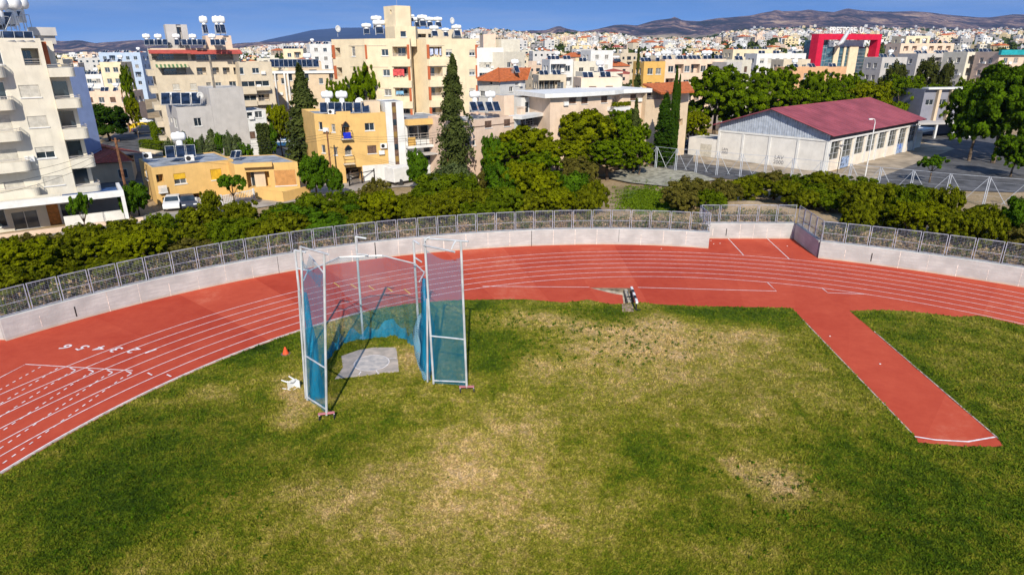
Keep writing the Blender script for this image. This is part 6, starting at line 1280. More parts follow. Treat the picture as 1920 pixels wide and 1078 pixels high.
# ---- lamps, poles
M_WOOD = mat('pole_wood', (.26, .12, .06), .9, .25, 3); M_WOODG = mat('pole_grey', (.24, .21, .18), .9, .2, 3)
def pole(px0, py0, px1, py1, label, zg=.8, r=.14, m=M_WOOD, arms=True, Y=None, name='utility_pole', cat='utility pole'):
    b = G(px1, py1, zg) if Y is None else AY(px1, py1, Y); t = AY(px0, py0, b[1]); t[0] = b[0]*.7+t[0]*.3; root = T(name, label, cat, (b[0], b[1], zg)); q = MB(); q.tube([(b[0], b[1], zg-.4), t], [r, r*.75], 8); q.build('pole', m, root)
    if arms: q = MB(); q.tube([t-[.6, -.2, .35], t+[.6, -.2, -.35]], .04, 4); [q.lathe([(.05, 0), (.05, .14)], 6, t+np.array([k, -.2*k/.6, -.32])) for k in (-.5, .5)]; q.build('crossarm', m, root)
    return t
t1 = pole(217, 259, 244, 394, 'brown wooden pole standing between the pergola and the low yellow house', r=.17)
t2 = pole(175, 222, 187, 275, 'wooden pole leaning beside the dark round tree'); t2b = pole(225, 170, 236, 210, 'slim wooden pole in front of the cream row in the left gap', Y=150, arms=False)
t3 = pole(612, 246, 624, 353, 'wooden pole in front of the mustard three-storey block'); t4 = pole(834, 240, 841, 318, 'wooden pole beside the trunk of the big conifer', Y=86)
t5 = pole(1241, 186, 1238, 240, 'brown pole in front of the slender cypress', Y=104, arms=False)
t6 = pole(393, 104, 402, 165, 'grey metal flue rising above the windowless grey wall', Y=104, m=M_WOODG, arms=False, name='flue_pipe', cat='flue pipe', r=.22)
def cable(a, b, sag, label):
    q = MB(); q.tube([a+(b-a)*s-[0, 0, sag*4*s*(1-s)] for s in np.linspace(0, 1, 14)], .018, 3); tag(q.build('overhead_cable', M_BLACK), label, 'cable', 'overhead cables along the street')
for i in range(3):
    o_ = np.array([.3*(i-1), 0, -.4-.3*i]); cable(t1+o_, t3+o_, .9, 'thin overhead cable between the two wooden poles beside the yellow houses'); cable(t3+o_, t4+o_, .6, 'thin overhead cable from the mustard block pole to the conifer pole')
    cable(t1+o_, AY(-80, 330+i*22, 50), 1., 'thin overhead cable crossing in front of the ivory flats')
b = G(1622, 331, .85); t = AY(1643, 226, b[1]); root = T('street_lamp', 'tall white lamp post with curved arm in front of the sports hall', 'street lamp', b)
q = MB(); q.tube([b, (b[0]+.0, b[1], t[2]-.3), (b[0]-.2, b[1]-.1, t[2]+.15), (b[0]-.7, b[1]-.3, t[2]+.25)], [.09, .06, .05, .05], 8); q.build('post', M_WHITE, root); q = MB(); q.box(b[0]-1.15, b[1]-.42, t[2]+.12, b[0]-.65, b[1]-.2, t[2]+.28); q.build('lamp_head', M_WHITE, root)
b = G(1569, 327, .85); t = AY(1570, 281, b[1]-1); root = T('street_lamp', 'small black bent lamp beside the hall corner', 'street lamp', b); q = MB(); q.tube([b, (b[0], b[1], t[2]-.3), (b[0]-.1, b[1], t[2]), (b[0]-.5, b[1]-.1, t[2]+.1)], .05, 6); q.build('post', M_BLACK, root); q = MB(); q.box(b[0]-.8, b[1]-.25, t[2]+.0, b[0]-.45, b[1]+.05, t[2]+.18); q.build('lamp_head', M_BLACK, root)
# ---- sign, play slide
b = G(1227, 296, .85); root = T('warning_sign', 'orange square sign with red and white symbol at the edge of the pines', 'sign', b); q = MB(); p = AY(1228, 248, b[1]); q.box(p[0]-.6, p[1]-.04, p[2]-.6, p[0]+.6, p[1], p[2]+.6); q.build('sign_panel', mat('sign_orange', (.85, .32, .02), .5), root); q = MB(); q.add([(p[0]-.35, p[1]-.045, p[2]-.1), (p[0]+.35, p[1]-.045, p[2]-.1), (p[0], p[1]-.045, p[2]+.45)], [(0, 1, 2)]); q.build('symbol', M_WHITE, root); q = MB(); q.box(p[0]-.25, p[1]-.045, p[2]-.5, p[0]+.25, p[1]-.042, p[2]-.2); q.build('symbol', M_RED, root); q = MB(); q.tube([b, (b[0], b[1], p[2])], .05, 5); q.build('post', M_GALV, root)
b = G(1225, 290, .9); root = T('waste_bin', 'green plastic wheeled bin behind the wire fence', 'bin', b); q = MB(); q.prism([(b[0]-.9, b[1]-.5), (b[0]+.9, b[1]-.5), (b[0]+.9, b[1]+.6), (b[0]-.9, b[1]+.6)], 1.0, 2.1); q.build('body', mat('bin_green', (.02, .34, .24), .5), root); q = MB(); q.prism([(b[0]-.95, b[1]-.55), (b[0]+.95, b[1]-.55), (b[0]+.95, b[1]+.65), (b[0]-.95, b[1]+.65)], 2.11, 2.3); q.build('lid', MATS['bin_green'], root)
# ---- vehicles
def proto_car(key, col, van=False):
    root = T(key, None, None); m = mat('car_'+key, col, .3, .03, 1, spec=.6); L_c = 2.1
    prof = [(-L_c, .35), (-L_c, .85), (-L_c+.1, .98), (-1.35, 1.02), (-.85, 1.42), (.55, 1.45), (1.15, 1.0), (1.95, .88), (L_c, .6), (L_c, .35)] if not van else [(-L_c, .35), (-L_c, 1.7), (-1.9, 1.85), (.9, 1.85), (1.4, 1.15), (2.0, 1.0), (L_c, .6), (L_c, .35)]
    q = MB(); n = len(prof); vs = []
    for sy in (-1, 1):
        for (x, z) in prof: vs.append((x, sy*(.84 if z < 1.03 else .68), z))
    q.add(vs, [tuple(range(n)), tuple(range(2*n-1, n-1, -1))]+[(i, n+i, n+(i+1) % n, (i+1) % n) for i in range(n)]); q.build('body', m, root, world=False, bevel=.06)
    q = MB(); zt_ = 1.38 if not van else 1.7; zb_ = 1.04 if not van else 1.2
    for sy in (-1, 1): q.add([(-1.15, sy*.845, zb_), (.95, sy*.845, zb_), (.5, sy*.70, zt_), (-.8, sy*.70, zt_)], [(0, 1, 2, 3) if sy < 0 else (3, 2, 1, 0)])
    if not van: q.add([(1.17, -.7, 1.03), (1.17, .7, 1.03), (.62, .62, 1.43), (.62, -.62, 1.43)], [(0, 1, 2, 3)]); q.add([(-1.39, -.7, 1.05), (-1.39, .7, 1.05), (-.93, .62, 1.40), (-.93, -.62, 1.40)], [(3, 2, 1, 0)])
    else: q.add([(1.40, -.7, 1.2), (1.40, .7, 1.2), (.98, .66, 1.78), (.98, -.66, 1.78)], [(0, 1, 2, 3)])
    q.build('window', M_GL, root, world=False)
    for x in (-1.3, 1.3):
        for sy in (-1, 1): q = MB(); q.lathe([(.2, -.1), (.31, -.09), (.31, .09), (.2, .1)], 14, (x, sy*.8, .31), 'y'); q.lathe([(.18, -.105), (.18, .105)], 10, (x, sy*.8, .31), 'y', 1); q.build('wheel', [M_RUB, M_ALU], root, world=False)
    for sy in (-.6, .6): q = MB(); q.box(L_c-.04, sy-.18, .62, L_c+.02, sy+.18, .76); q.build('headlight', M_TANK, root, world=False)
    for sy in (-.65, .65): q = MB(); q.box(-L_c-.02, sy-.14, .65, -L_c+.03, sy+.14, .85); q.build('tail_light', M_RED, root, world=False)
    regkids(root); PROTO[key] = root
for k_, c_, v_ in [('car_blue', (.02, .10, .25), False), ('car_white', (.75, .75, .74), False), ('car_silver', (.42, .46, .48), True), ('car_dark', (.03, .04, .07), False), ('car_grey', (.25, .30, .40), False), ('car_red', (.45, .02, .03), False)]: proto_car(k_, c_, v_)
for key, px, py, rz, sc_, lb, z_ in [('car_blue', 535, 276, 15, 1.1, 'blue saloon parked beside the green hedge right of the grey wall', .9), ('car_silver', 153, 252, 130, 1.05, 'silver van parked at the edge of the road left of the dark round tree', .9), ('car_white', 327, 390, -70, 1.05, 'white car in front of the carport of the low yellow house', .9), ('car_dark', 354, 388, -60, 1., 'dark car inside the carport of the low yellow house', .9),
   ('car_white', 661, 335, 60, 1., 'white and red car inside the garage of the mustard block', .85), ('car_grey', 1272, 272, 160, 1.2, 'grey blue car on the road behind the braced fence', .9), ('car_white', 270, 233, 20, 1., 'white car parked right of the dark round tree', .9), ('car_blue', 249, 233, 30, .9, 'blue car parked behind the yellow skips', .9), ('car_dark', 272, 250, 40, 1.2, 'dark car with windscreen glare beside the yellow skips', .9), ('car_dark', 1255, 262, 170, 1., 'dark car half hidden behind the braced fence posts', .9)]:
    g = G(px, py, z_); o = place(PROTO[key], g, radians(rz), sc_, lb, 'van' if key == 'car_silver' else 'car', 'cars parked along the streets'); o.name = 'parked_van' if key == 'car_silver' else 'parked_car'
for i, px in enumerate((258, 270)):
    g = G(px, 246-i*3, .9); root = T('skip', 'yellow skip, %s of the two beside the parked cars' % ['left', 'right'][i], 'skip', g); q = MB(); q.add([(g[0]-1.1, g[1]-.8, .9), (g[0]+1.1, g[1]-.8, .9), (g[0]+1.1, g[1]+.8, .9), (g[0]-1.1, g[1]+.8, .9), (g[0]-1.5, g[1]-1, 2.4), (g[0]+1.5, g[1]-1, 2.4), (g[0]+1.5, g[1]+1, 2.4), (g[0]-1.5, g[1]+1, 2.4)], [(0, 3, 2, 1), (0, 1, 5, 4), (1, 2, 6, 5), (2, 3, 7, 6), (3, 0, 4, 7)]); q.build('tub', mat('skip_yellow', (.80, .55, .02), .5), root); q = MB(); q.box(g[0]-1.6, g[1]-1.08, 2.3, g[0]+1.6, g[1]-1.0, 2.45); q.box(g[0]-1.6, g[1]+1.0, 2.3, g[0]+1.6, g[1]+1.08, 2.45); q.build('rim', MATS['skip_yellow'], root)
# white lorry box at the kerb
A = G(740, 350, .85); B = G(792, 341, .85); d = (B-A)[:2]; l_ = np.linalg.norm(d); d /= l_; nn = (-d[1], d[0]); root = T('box_lorry', 'white box lorry roof showing above the hedge beside the pepper tree', 'lorry', A)
q = MB(); q.obox(A, d, nn, 0, 4.8, 0, 2.2, 1.35, 3.3); q.build('cargo_box', M_WHITE, root, bevel=.06); q = MB(); q.obox(A, d, nn, 4.85, 6.4, .05, 2.15, 1.2, 2.9); q.build('cab', M_WHITE, root, bevel=.15); q = MB(); q.obox(A, d, nn, 6.38, 6.45, .2, 2.0, 2.0, 2.7); q.build('windscreen', M_GL, root)
for u in (1, 5.4):
    for n_ in (.05, 2.0): q = MB(); c_ = np.array([A[0], A[1], 1.3])+np.array([*d, 0])*u+np.array([*nn, 0])*n_; q.lathe([(.2, -.12), (.42, -.1), (.42, .1), (.2, .12)], 12, c_, 'y'); q.build('wheel', M_RUB, root)
g = G(492, 288, .9); q = MB(); q.lathe([(.75, 0), (.75, 1.6), (.55, 1.75)], 18, g); tag(q.build('water_barrel', mat('barrel_blue', (.01, .08, .30), .4), None, smooth=False), 'blue plastic barrel behind the low yellow house roof', 'barrel')

# ================================================================== TREES BY THE HOUSES
TR = [('broad_tree1', 199, 192, 102, 136, 'big dark round tree in the gap beside the ivory flats'), ('pine_tree0', 244, 122, 30, 150, 'narrow yellow green pine beside the balconies of the red awning block'), ('pine_tree1', 252, 178, 30, 140, 'lower yellow green pine bush below the narrow pine'),
 ('norfolk_tree', 148, 122, 22, 175, 'dark spiky conifer beside the blue shaded block'), ('broad_tree0', 255, 338, 60, 71, 'round green tree left of the low yellow house'), ('broad_tree0', 240, 352, 40, 69, 'smaller green tree touching the brown pole'), ('sparse_tree', 155, 358, 52, 61, 'small potted tree in front of the shaded pergola'),
 ('sparse_tree', 437, 322, 66, 74, 'small green tree in front of the low yellow house'), ('hedge_tree2', 396, 352, 46, 70, 'low bush below the small tree before the yellow house'), ('broad_tree0', 590, 282, 74, 80, 'bright green broad tree between the yellow houses'), ('broad_tree0', 628, 308, 40, 80, 'green bush behind the wooden pole at the mustard block'),
 ('conifer_tree0', 571, 126, 84, 100, 'large spreading conifer left of the mustard block'), ('conifer_tree1', 852, 108, 66, 87, 'tall dark conifer in front of the cream tower block'), ('pine_tree1', 524, 190, 50, 112, 'yellow green tree behind the parked blue car'), ('broad_tree0', 505, 222, 36, 108, 'green tree right of the ivy covered wing'),
 ('pine_tree0', 640, 148, 66, 104, 'olive green tree behind the mustard block, left one'), ('pine_tree0', 690, 120, 84, 103, 'olive green tree behind the mustard block, taller right one'), ('broad_tree0', 783, 276, 52, 84, 'round bush in front of the white house balcony'), ('pepper_tree', 850, 300, 130, 74, 'grey green feathery pepper tree above the hedge'), ('pepper_tree', 815, 318, 70, 73, 'smaller grey green feathery tree beside the lorry'),
 ('broad_tree0', 925, 248, 60, 88, 'deep green bush below the pinkish house'), ('pine_tree1', 985, 232, 130, 93, 'yellow green pine right of the pinkish house'), ('pine_tree1', 1098, 200, 140, 97, 'tall rounded yellow green pine before the long beige house'), ('pine_tree0', 1165, 206, 100, 100, 'bright green rounded pine right of the tall one'), ('pine_tree0', 1190, 232, 80, 96, 'green pine reaching to the orange sign'), ('pine_tree0', 945, 262, 90, 88, 'dark green pine above the feathery tree'),
 ('pine_tree1', 1050, 258, 130, 89, 'yellow green pine in the middle of the front group'), ('pine_tree0', 1140, 262, 110, 91, 'green pine above the bare brown soil'), ('pine_tree0', 1010, 285, 110, 84, 'green pine low in the front group'), ('hedge_tree3', 1085, 290, 90, 84, 'brownish bush under the pines'), ('hedge_tree3', 930, 310, 90, 74, 'brownish bare bush beside the feathery tree'), ('pine_tree2', 1200, 262, 60, 94, 'small green pine touching the fence'),
 ('conifer_tree0', 1190, 188, 34, 99, 'small dark conifer before the veranda house'), ('cypress_tree', 1263, 128, 15, 103, 'slender tall cypress before the orange roof'), ('cypress_tree', 1269, 143, 11, 104, 'thinner cypress just right of the tall one'), ('cypress_tree', 1245, 178, 36, 102, 'broad dark cypress bush beside the brown pole'), ('norfolk_tree', 1192, 96, 32, 128, 'norfolk pine with tiered branches behind the long beige house'),
 ('pine_tree0', 1345, 124, 155, 128, 'large green pine at the left of the grove behind the hall'), ('pine_tree0', 1445, 124, 120, 134, 'green pine second in the grove behind the hall'), ('pine_tree2', 1400, 160, 120, 124, 'lower green pine in front of the grove'), ('pine_tree1', 1300, 204, 70, 118, 'yellow green pine at the road edge left of the hall'), ('pine_tree0', 1525, 133, 80, 140, 'green pine below the orange walled flats'), ('pine_tree2', 1490, 158, 110, 128, 'broad pine above the hall ridge'),
 ('pine_tree0', 1580, 136, 90, 142, 'green pine below the glass facade'), ('pine_tree2', 1560, 165, 100, 130, 'low pine right above the maroon roof'), ('pine_tree1', 1625, 146, 100, 138, 'bright yellow green pine below the red framed building'), ('euca_tree', 1672, 113, 60, 150, 'olive eucalyptus left of its taller neighbour'), ('euca_tree', 1732, 106, 60, 152, 'tall olive eucalyptus before the grey flats'), ('euca_tree', 1768, 112, 40, 150, 'slim olive eucalyptus right of the tall one'),
 ('pine_tree0', 1690, 140, 90, 145, 'green pine under the eucalyptus trees'), ('pine_tree2', 1745, 152, 90, 142, 'dark green pine above the school block'), ('euca_tree', 1850, 118, 60, 150, 'thin grey tree before the cream grey flats'), ('pine_tree0', 1805, 146, 50, 150, 'green tree above the school roof edge'),
 ('giant_tree', 1885, 118, 175, 104, 'huge dark green tree shading the school yard'), ('giant_tree', 1835, 148, 120, 106, 'left part tree of the dark shady pair in the school yard'), ('giant_tree', 1905, 250, 85, 92, 'lower dark tree at the right border above the fence'), ('sparse_tree', 1748, 289, 60, 88, 'small round tree standing alone in the asphalt yard'), ('giant_tree', 1960, 120, 160, 110, 'dark tree cut by the right picture border'), ('palm_tree', 97, 62, 24, 80, 'palm growing beside the top floor of the ivory flats')]
for t in TR:
    zb = None
    if t[0] == 'palm_tree': zb = 13.
    tree(*t, zbase=zb, group='trees among the houses')
for i, (px, top) in enumerate([(322, 252), (350, 248), (366, 252), (384, 246), (402, 244), (419, 242), (434, 238), (449, 254), (462, 262)]): tree(['pepper_tree', 'upright_shrub', 'sparse_tree'][i % 3], px, top, 36, 91, '%s upright flowering shrub from the left before the grey wall' % ORD(i+1), 'shrub', group='upright shrubs before the grey wall', name='upright_shrub')
def hedge(label, pts, h, w, lf='hedge2', z=.9, n=2200):
    A, B = G(*pts[0], z), G(*pts[1], z); d = B-A; l_ = np.linalg.norm(d); d /= l_; nn = np.array([-d[1], d[0], 0]); r = np.random.RandomState(len(label)); s = r.rand(n, 3); f = r.randint(0, 3, n); s[f == 0, 2] = 1; s[f == 1, 1] = 0
    pos = A+np.outer(s[:, 0]*l_, d)+np.outer(s[:, 1]*w, nn)+np.outer(s[:, 2]*h, Z3)+r.normal(size=(n, 3))*.07; V, Q, t_ = leaves(r, pos, rdir(r, n)+[0, -.5, .5], .22, r.rand(n)); o = npmesh('clipped_hedge', V, Q, LF[lf], None, t_); tag(o, label, 'hedge')
hedge('clipped green hedge on a pale wall beside the side street', [(262, 279), (302, 284)], 1.5, 1.6)
hedge('clipped green hedge behind the parked blue saloon', [(462, 275), (540, 262)], 1.4, 1.4)
hedge('tall green hedge strip left of the grey house corner', [(285, 258), (296, 275)], 3.2, 1.5)
m = MB(); A, B = G(262, 284, .9), G(304, 291, .9); d = (B-A)[:2]; l_ = np.linalg.norm(d); d /= l_; m.obox(A, d, (-d[1], d[0]), 0, l_, 0, .3, .5, 1.5); tag(m.build('garden_wall', PL['cream']), 'low pale wall under the clipped hedge beside the side street', 'garden wall')
rs_ = np.random.RandomState(9); F = g3.F[0]; n = 2600; pos = F.A+np.outer(F.W*(.35+.6*rs_.rand(n)), F.U)-np.outer(.1+rs_.rand(n)*.9, F.N); pos[:, 2] = 1.+rs_.rand(n)**.8*6.2; V, Q, t_ = leaves(rs_, pos, rdir(rs_, n)+[0, -.8, .2], .3, rs_.rand(n)); tag(npmesh('ivy', V, Q, LF['conifer'], None, t_), 'dark ivy covering the white veranda wing', 'ivy')
# mid green hedge crowns continuing right of the recessed bay are part of the hedge rows above

# ================================================================== FAR TERRAIN, TOWN, HILLS, HAZE
from mathutils import noise as MN
YC = ([-400, -300, 100, 180, 250, 300, 420, 500, 560, 620, 700, 800, 860, 900, 960, 1000, 1100, 1165, 1200, 1325, 1365, 1400, 1500, 1700, 1800, 1900, 2300], [108, 108, 105, 103, 103, 102, 99, 91, 86, 84, 84, 80, 68, 58, 63, 70, 67, 70, 78, 78, 67, 63, 61, 63, 66, 65, 64])
YR = ([-800, -300, 0, 60, 98, 125, 157, 184, 225, 269, 340, 438, 500, 620, 700, 800, 880, 935, 970, 1026, 1042, 1049, 1062, 1091, 1116, 1151, 1170, 1193, 1224, 1254, 1262, 1277, 1308, 1342, 1367, 1388, 1400, 1421, 1440, 1448, 1459, 1492, 1509, 1526, 1555, 1578, 1589, 1612, 1666, 1697, 1729, 1760, 1823, 1846, 1885, 1920, 2300, 2800],
      [84, 80, 78, 75, 73, 75, 73, 79, 76, 73, 79, 81, 77, 77, 76, 72, 62, 57, 60, 58, 52, 50, 55, 60.5, 57, 49, 48, 50, 41, 37.5, 34.5, 41, 43, 37, 36, 34, 33, 28, 25, 22, 25, 25, 22.5, 26, 27, 20, 22, 25, 27, 26, 28, 32, 37.5, 37.5, 32, 33, 34, 40])
def far_z(px, Y):
    yc, yr = np.interp(px, *YC), np.interp(px, *YR); zc = HCAM+(95-yc)*3300/1366
    if Y < 235: return .72
    if Y <= 3300:
        t = ((Y-235)/3065)**1.12; return .72+(zc-.72)*t
    if Y <= 6500:
        s = (Y-3300)/3200; row = yc+(yr-yc)*(s*s*(3-2*s))
        v = Vector((px*.012, Y*.0009, 0)); v2 = Vector((px*.02, Y*.0035, 5)); nn_ = MN.fractal(v, .9, 2.1, 6)*7+MN.ridged_multi_fractal(v2, .8, 2.1, 6, 1, 2)*3.4-4.
        return HCAM+(95-(row-nn_*s*(1-s)*2.6))*Y/1366
    zr = HCAM+(95-yr)*6500/1366; return zr*(1-(Y-6500)/900)
def grid_terrain(name, pxs, Ys, zf, m):
    V = [((px-960)/1281*Y, Y, zf(px, Y)) for Y in Ys for px in pxs]; n = len(pxs); idx = np.arange(len(V)).reshape(len(Ys), n)
    Q = np.stack([idx[:-1, :-1], idx[:-1, 1:], idx[1:, 1:], idx[1:, :-1]], -1).reshape(-1, 4); o = npmesh(name, V, Q, m, smooth=True); o['kind'] = 'structure'; return o
def townmat():
    m = bpy.data.materials.new('town_ground'); m.use_nodes = True; n = m.node_tree.nodes; l = m.node_tree.links; b = n['Principled BSDF']; g = n.new('ShaderNodeNewGeometry'); pos = g.outputs['Position']
    s = mth(n, l, 'MULTIPLY_ADD', noise(n, l, pos, .012, 6, .7), .7, mth(n, l, 'MULTIPLY', noise(n, l, pos, .07, 5, .7), .4))
    l.new(ramp(n, l, s, [(.3, (.05, .07, .02)), (.45, (.10, .10, .05)), (.55, (.30, .24, .17)), (.7, (.44, .36, .27))]), b.inputs['Base Color']); b.inputs['Roughness'].default_value = 1; return m
def hillmat():
    m = bpy.data.materials.new('hill_scrub'); m.use_nodes = True; n = m.node_tree.nodes; l = m.node_tree.links; b = n['Principled BSDF']; g = n.new('ShaderNodeNewGeometry'); pos = g.outputs['Position']; mpg = n.new('ShaderNodeMapping'); mpg.inputs['Scale'].default_value = (1, .32, 2.2); l.new(pos, mpg.inputs[0]); pos_ = mpg.outputs[0]
    s = mth(n, l, 'MULTIPLY_ADD', noise(n, l, pos_, .0042, 9, .78, .6), .95, mth(n, l, 'MULTIPLY', noise(n, l, pos_, .022, 6, .75), .35)); s = mth(n, l, 'SUBTRACT', s, .11)
    col = ramp(n, l, s, [(.42, (.008, .013, .012)), (.50, (.028, .023, .028)), (.56, (.12, .075, .070)), (.62, (.27, .17, .12)), (.70, (.50, .35, .22))])  # scrub and bare soil tones, contrast widened to stand in for relief shading
    qx = lambda px, Y: (px-960)/1281*Y
    q = blobmask(n, l, pos, [(qx(1262, 3900), 3900, 280, 520, 1.2), (qx(1210, 3600), 3600, 200, 300, .9), (qx(1310, 3700), 3700, 260, 260, .9), (qx(1440, 3500), 3500, 300, 160, .4), (qx(1800, 3450), 3450, 260, 110, .5), (qx(1340, 4200), 4200, 160, 200, .5)])
    w = mth(n, l, 'MULTIPLY', q, mth(n, l, 'MULTIPLY_ADD', noise(n, l, pos, .010, 6, .65), 2.6, -.75)); c = n.new('ShaderNodeClamp'); l.new(w, c.inputs[0])
    x = n.new('ShaderNodeMix'); x.data_type = 'RGBA'; x.inputs[7].default_value = (.66, .52, .33, 1); l.new(c.outputs[0], x.inputs[0]); l.new(col, x.inputs[6]); l.new(x.outputs[2], b.inputs['Base Color']); b.inputs['Roughness'].default_value = 1; return m
M_TOWN = townmat(); M_HILL = hillmat()
grid_terrain('terrain', np.linspace(-1300, 3200, 110), np.concatenate([[225, 240], np.linspace(280, 3320, 60)]), far_z, M_TOWN)
grid_terrain('hills', np.linspace(-900, 2900, 560), np.concatenate([np.linspace(3300, 6500, 90), [6700, 7000, 7300]]), lambda p, Y: far_z(p, max(Y, 3300.01)), M_HILL)
FM = ([-900, -300, 200, 380, 438, 486, 500, 560, 591, 620, 643, 704, 760, 820, 880, 950, 1050], [100, 96, 92, 86, 80, 76, 72, 60, 53, 51, 49, 49, 54, 62, 70, 80, 92])
FR = ([1100, 1150, 1200, 1290, 1340, 1400, 1500, 1640, 1690, 1740, 1760, 1850, 2000, 2600], [62, 56, 50, 41, 33.5, 31, 40, 30, 23.5, 26, 30, 40, 48, 60])
def ridge(name, prof, Y0, D):
    def zf(px, Y):
        s = 1-abs(Y-Y0)/D; row = np.interp(px, *prof); v = Vector((px*.01, Y*.0006, 3.3)); return HCAM+((95-row)*Y0/1366)*max(0, s)**.9-30+MN.fractal(v, .9, 2.1, 6)*70*(1-s)*s*4*.5
    grid_terrain(name, np.linspace(prof[0][0], prof[0][-1], 200), np.linspace(Y0-D, Y0+D*.3, 30), zf, M_FOREST)
M_FOREST = mat('mountain_forest', (.030, .038, .040), 1., .3, .0012)
ridge('mountains', FM, 16500, 5500); ridge('mountains', FR, 10500, 2500)
# town houses
CM = [('white', (.80, .79, .77)), ('cream', (.78, .66, .48)), ('sand', (.68, .57, .43)), ('peach', (.76, .58, .44)), ('ivory', (.76, .70, .60)), ('greyish', (.60, .58, .56)), ('yellowish', (.78, .62, .36)), ('pink', (.72, .52, .44))]
M_TREEF = leafmat('leaf_far', (.022, .040, .010), (.085, .115, .022), .05)
def houseproto(key, seed, parts):
    r = random.Random(seed); root = T(key, None, None) if parts else None; cn, col = r.choice(CM); wm = PL.get(cn) or plaster('wall_'+cn, col)
    w, d, fl = r.uniform(10, 17), r.uniform(9, 13), r.choice([1, 2, 2, 3, 3, 4]); h = fl*3.05+.5; pitched = r.random() < .14 and fl < 4; Q = [MB() for _ in range(5)]  # wall roof glass white dark
    Q[0].box(-w/2, -d/2, -4, w/2, d/2, h); 
    if r.random() < .7: a = r.uniform(-w*.3, w*.2); Q[0].box(a, -d*.2, h+.01, a+r.uniform(3, 5), d*.3, h+r.uniform(2.2, 3))
    if pitched: e = .5; Q[1].add([(-w/2-e, -d/2-e, h), (w/2+e, -d/2-e, h), (w/2+e, d/2+e, h), (-w/2-e, d/2+e, h), (-w*.2, 0, h+2.4), (w*.2, 0, h+2.4)], [(0, 1, 5, 4), (1, 2, 5), (2, 3, 4, 5), (3, 0, 4), (3, 2, 1, 0)])
    else:
        for b in [(-w/2, -d/2, w/2, -d/2+.2), (-w/2, d/2-.2, w/2, d/2), (-w/2, -d/2+.21, -w/2+.2, d/2-.21), (w/2-.2, -d/2+.21, w/2, d/2-.21)]: Q[0].box(b[0], b[1], h+.005, b[2], b[3], h+.6)
        Q[1].box(-w/2+.21, -d/2+.21, h+.003, w/2-.21, d/2-.21, h+.06)
    wins = []
    for f in range(fl):
        z = f*3.05+1.2; k = max(2, int(w/3.4))
        for i in range(k):
            x = -w/2+w*(i+.5)/k; t = r.random()
            if t < .25: Q[4].box(x-1.3, -d/2-.02, z-.3, x+1.3, -d/2+.05, z+1.4); Q[0].box(x-1.5, -d/2-1.1, z-1.1, x+1.5, -d/2-.02, z-.25)
            elif t < .85: wins.append((x-.65, -d/2-.03, z, x+.65, -d/2+.05, z+1.25))
        for i in range(2): y = -d/2+d*(i+.5)/2; wins.append((-w/2-.03, y-.55, z, -w/2+.05, y+.55, z+1.2)); wins.append((w/2-.05, y-.55, z, w/2+.03, y+.55, z+1.2))
    tanks = []
    for i in range(r.randint(1, 1+fl)):
        x, y = r.uniform(-w*.4, w*.4), r.uniform(-d*.35, d*.35); q = MB(); hh = h+(1.6 if pitched else 0); capsule(q, (x, y, hh+1.7), .48, 1.1, n=8); q.box(x-.4, y-.3, hh, x+.4, y+.3, hh+1.15); tanks.append(q); Q[4].add([(x-.9, y-1.5, hh+.1), (x+.9, y-1.5, hh+.1), (x+.9, y-.5, hh+1.1), (x-.9, y-.5, hh+1.1)], [(0, 1, 2, 3)])
    rm = r.choice([M_TILE, M_TILE, M_TILER]) if pitched else M_ROOFL
    if parts:
        Q[0].build('wall', wm, root, world=False); Q[1].build('roof', rm, root, world=False); Q[4].build('dark_openings', M_GL, root, world=False)
        for b in wins: q = MB(); q.box(*b); q.build('window', M_GL, root, world=False)
        for q in tanks: q.build('water_tank', M_TANK, root, world=False, smooth=True)
        regkids(root)
    else:
        a = MB(); 
        for b in wins: Q[2].box(*b)
        for q, mi in [(Q[0], 0), (Q[1], 1), (Q[2], 2), (Q[4], 2)]+[(t_, 3) for t_ in tanks]: a.add(q.v, q.f, mi)
        root = a.build(key, [wm, rm, M_GL, M_TANK]); KIDS[root] = []
    PROTO[key] = root; desc = '%s %s-storey %s' % (cn, ['', 'one', 'two', 'three', 'four'][fl], 'house with %s roof' % ('orange tiled' if pitched and rm is M_TILE else 'red tiled') if pitched else 'flat-roofed house'); PROTO[key+'_d'] = desc; return w, d, h
NPA, NPB = 12, 14
for i in range(NPA): houseproto('hp%d' % i, 100+i, True)
for i in range(NPB): houseproto('hf%d' % i, 200+i, False)
taken = [(o.location.x, o.location.y) for o in bpy.data.objects if o.parent is None and o.get('category') in ('apartment building', 'house', 'office building', 'sports hall', 'school building', 'stair tower')]
taken = [t for t in taken if t[1] > 60]
hr = random.Random(77); placed = []; cnt = 0; LMK = [(0, 'left of the ivory flats'), (110, 'in the gap beside the ivory flats'), (255, 'behind the red awning block'), (450, 'beyond the long beige flats'), (620, 'behind the cream tower block'), (895, 'behind the white and pink flats'), (1000, 'behind the long beige house'), (1200, 'behind the long peach row'), (1370, 'beyond the three orange roofs'), (1500, 'around the red framed building'), (1660, 'beyond the grey flats'), (1830, 'near the right border')]
def where(px): return [w for x, w in LMK if px >= x][-1] if px >= 0 else LMK[0][1]
cand = []
for _ in range(9000):
    Y = 125+ (1450-125)*hr.random()**1.25; px = hr.uniform(-60, 1980); x = (px-960)/1281*Y
    if Y < 165 and not (900 < px < 1290 or px < 250): continue
    if 1290 < px < 1900 and Y < 205: continue
    R_ = 17 if Y < 320 else 19
    if any((x-a)**2+(Y-b)**2 < 20**2 for a, b in taken) or any((x-a)**2+(Y-b)**2 < R_**2 for a, b in placed): continue
    # keep the line of sight to the named buildings: nothing in front of them
    if any(Y < b and b < 320 and abs(x*b/Y-a) < 15 for a, b in taken) and Y < 300: continue
    placed.append((x, Y)); cand.append((Y, px, x))
    if len(cand) >= 560: break
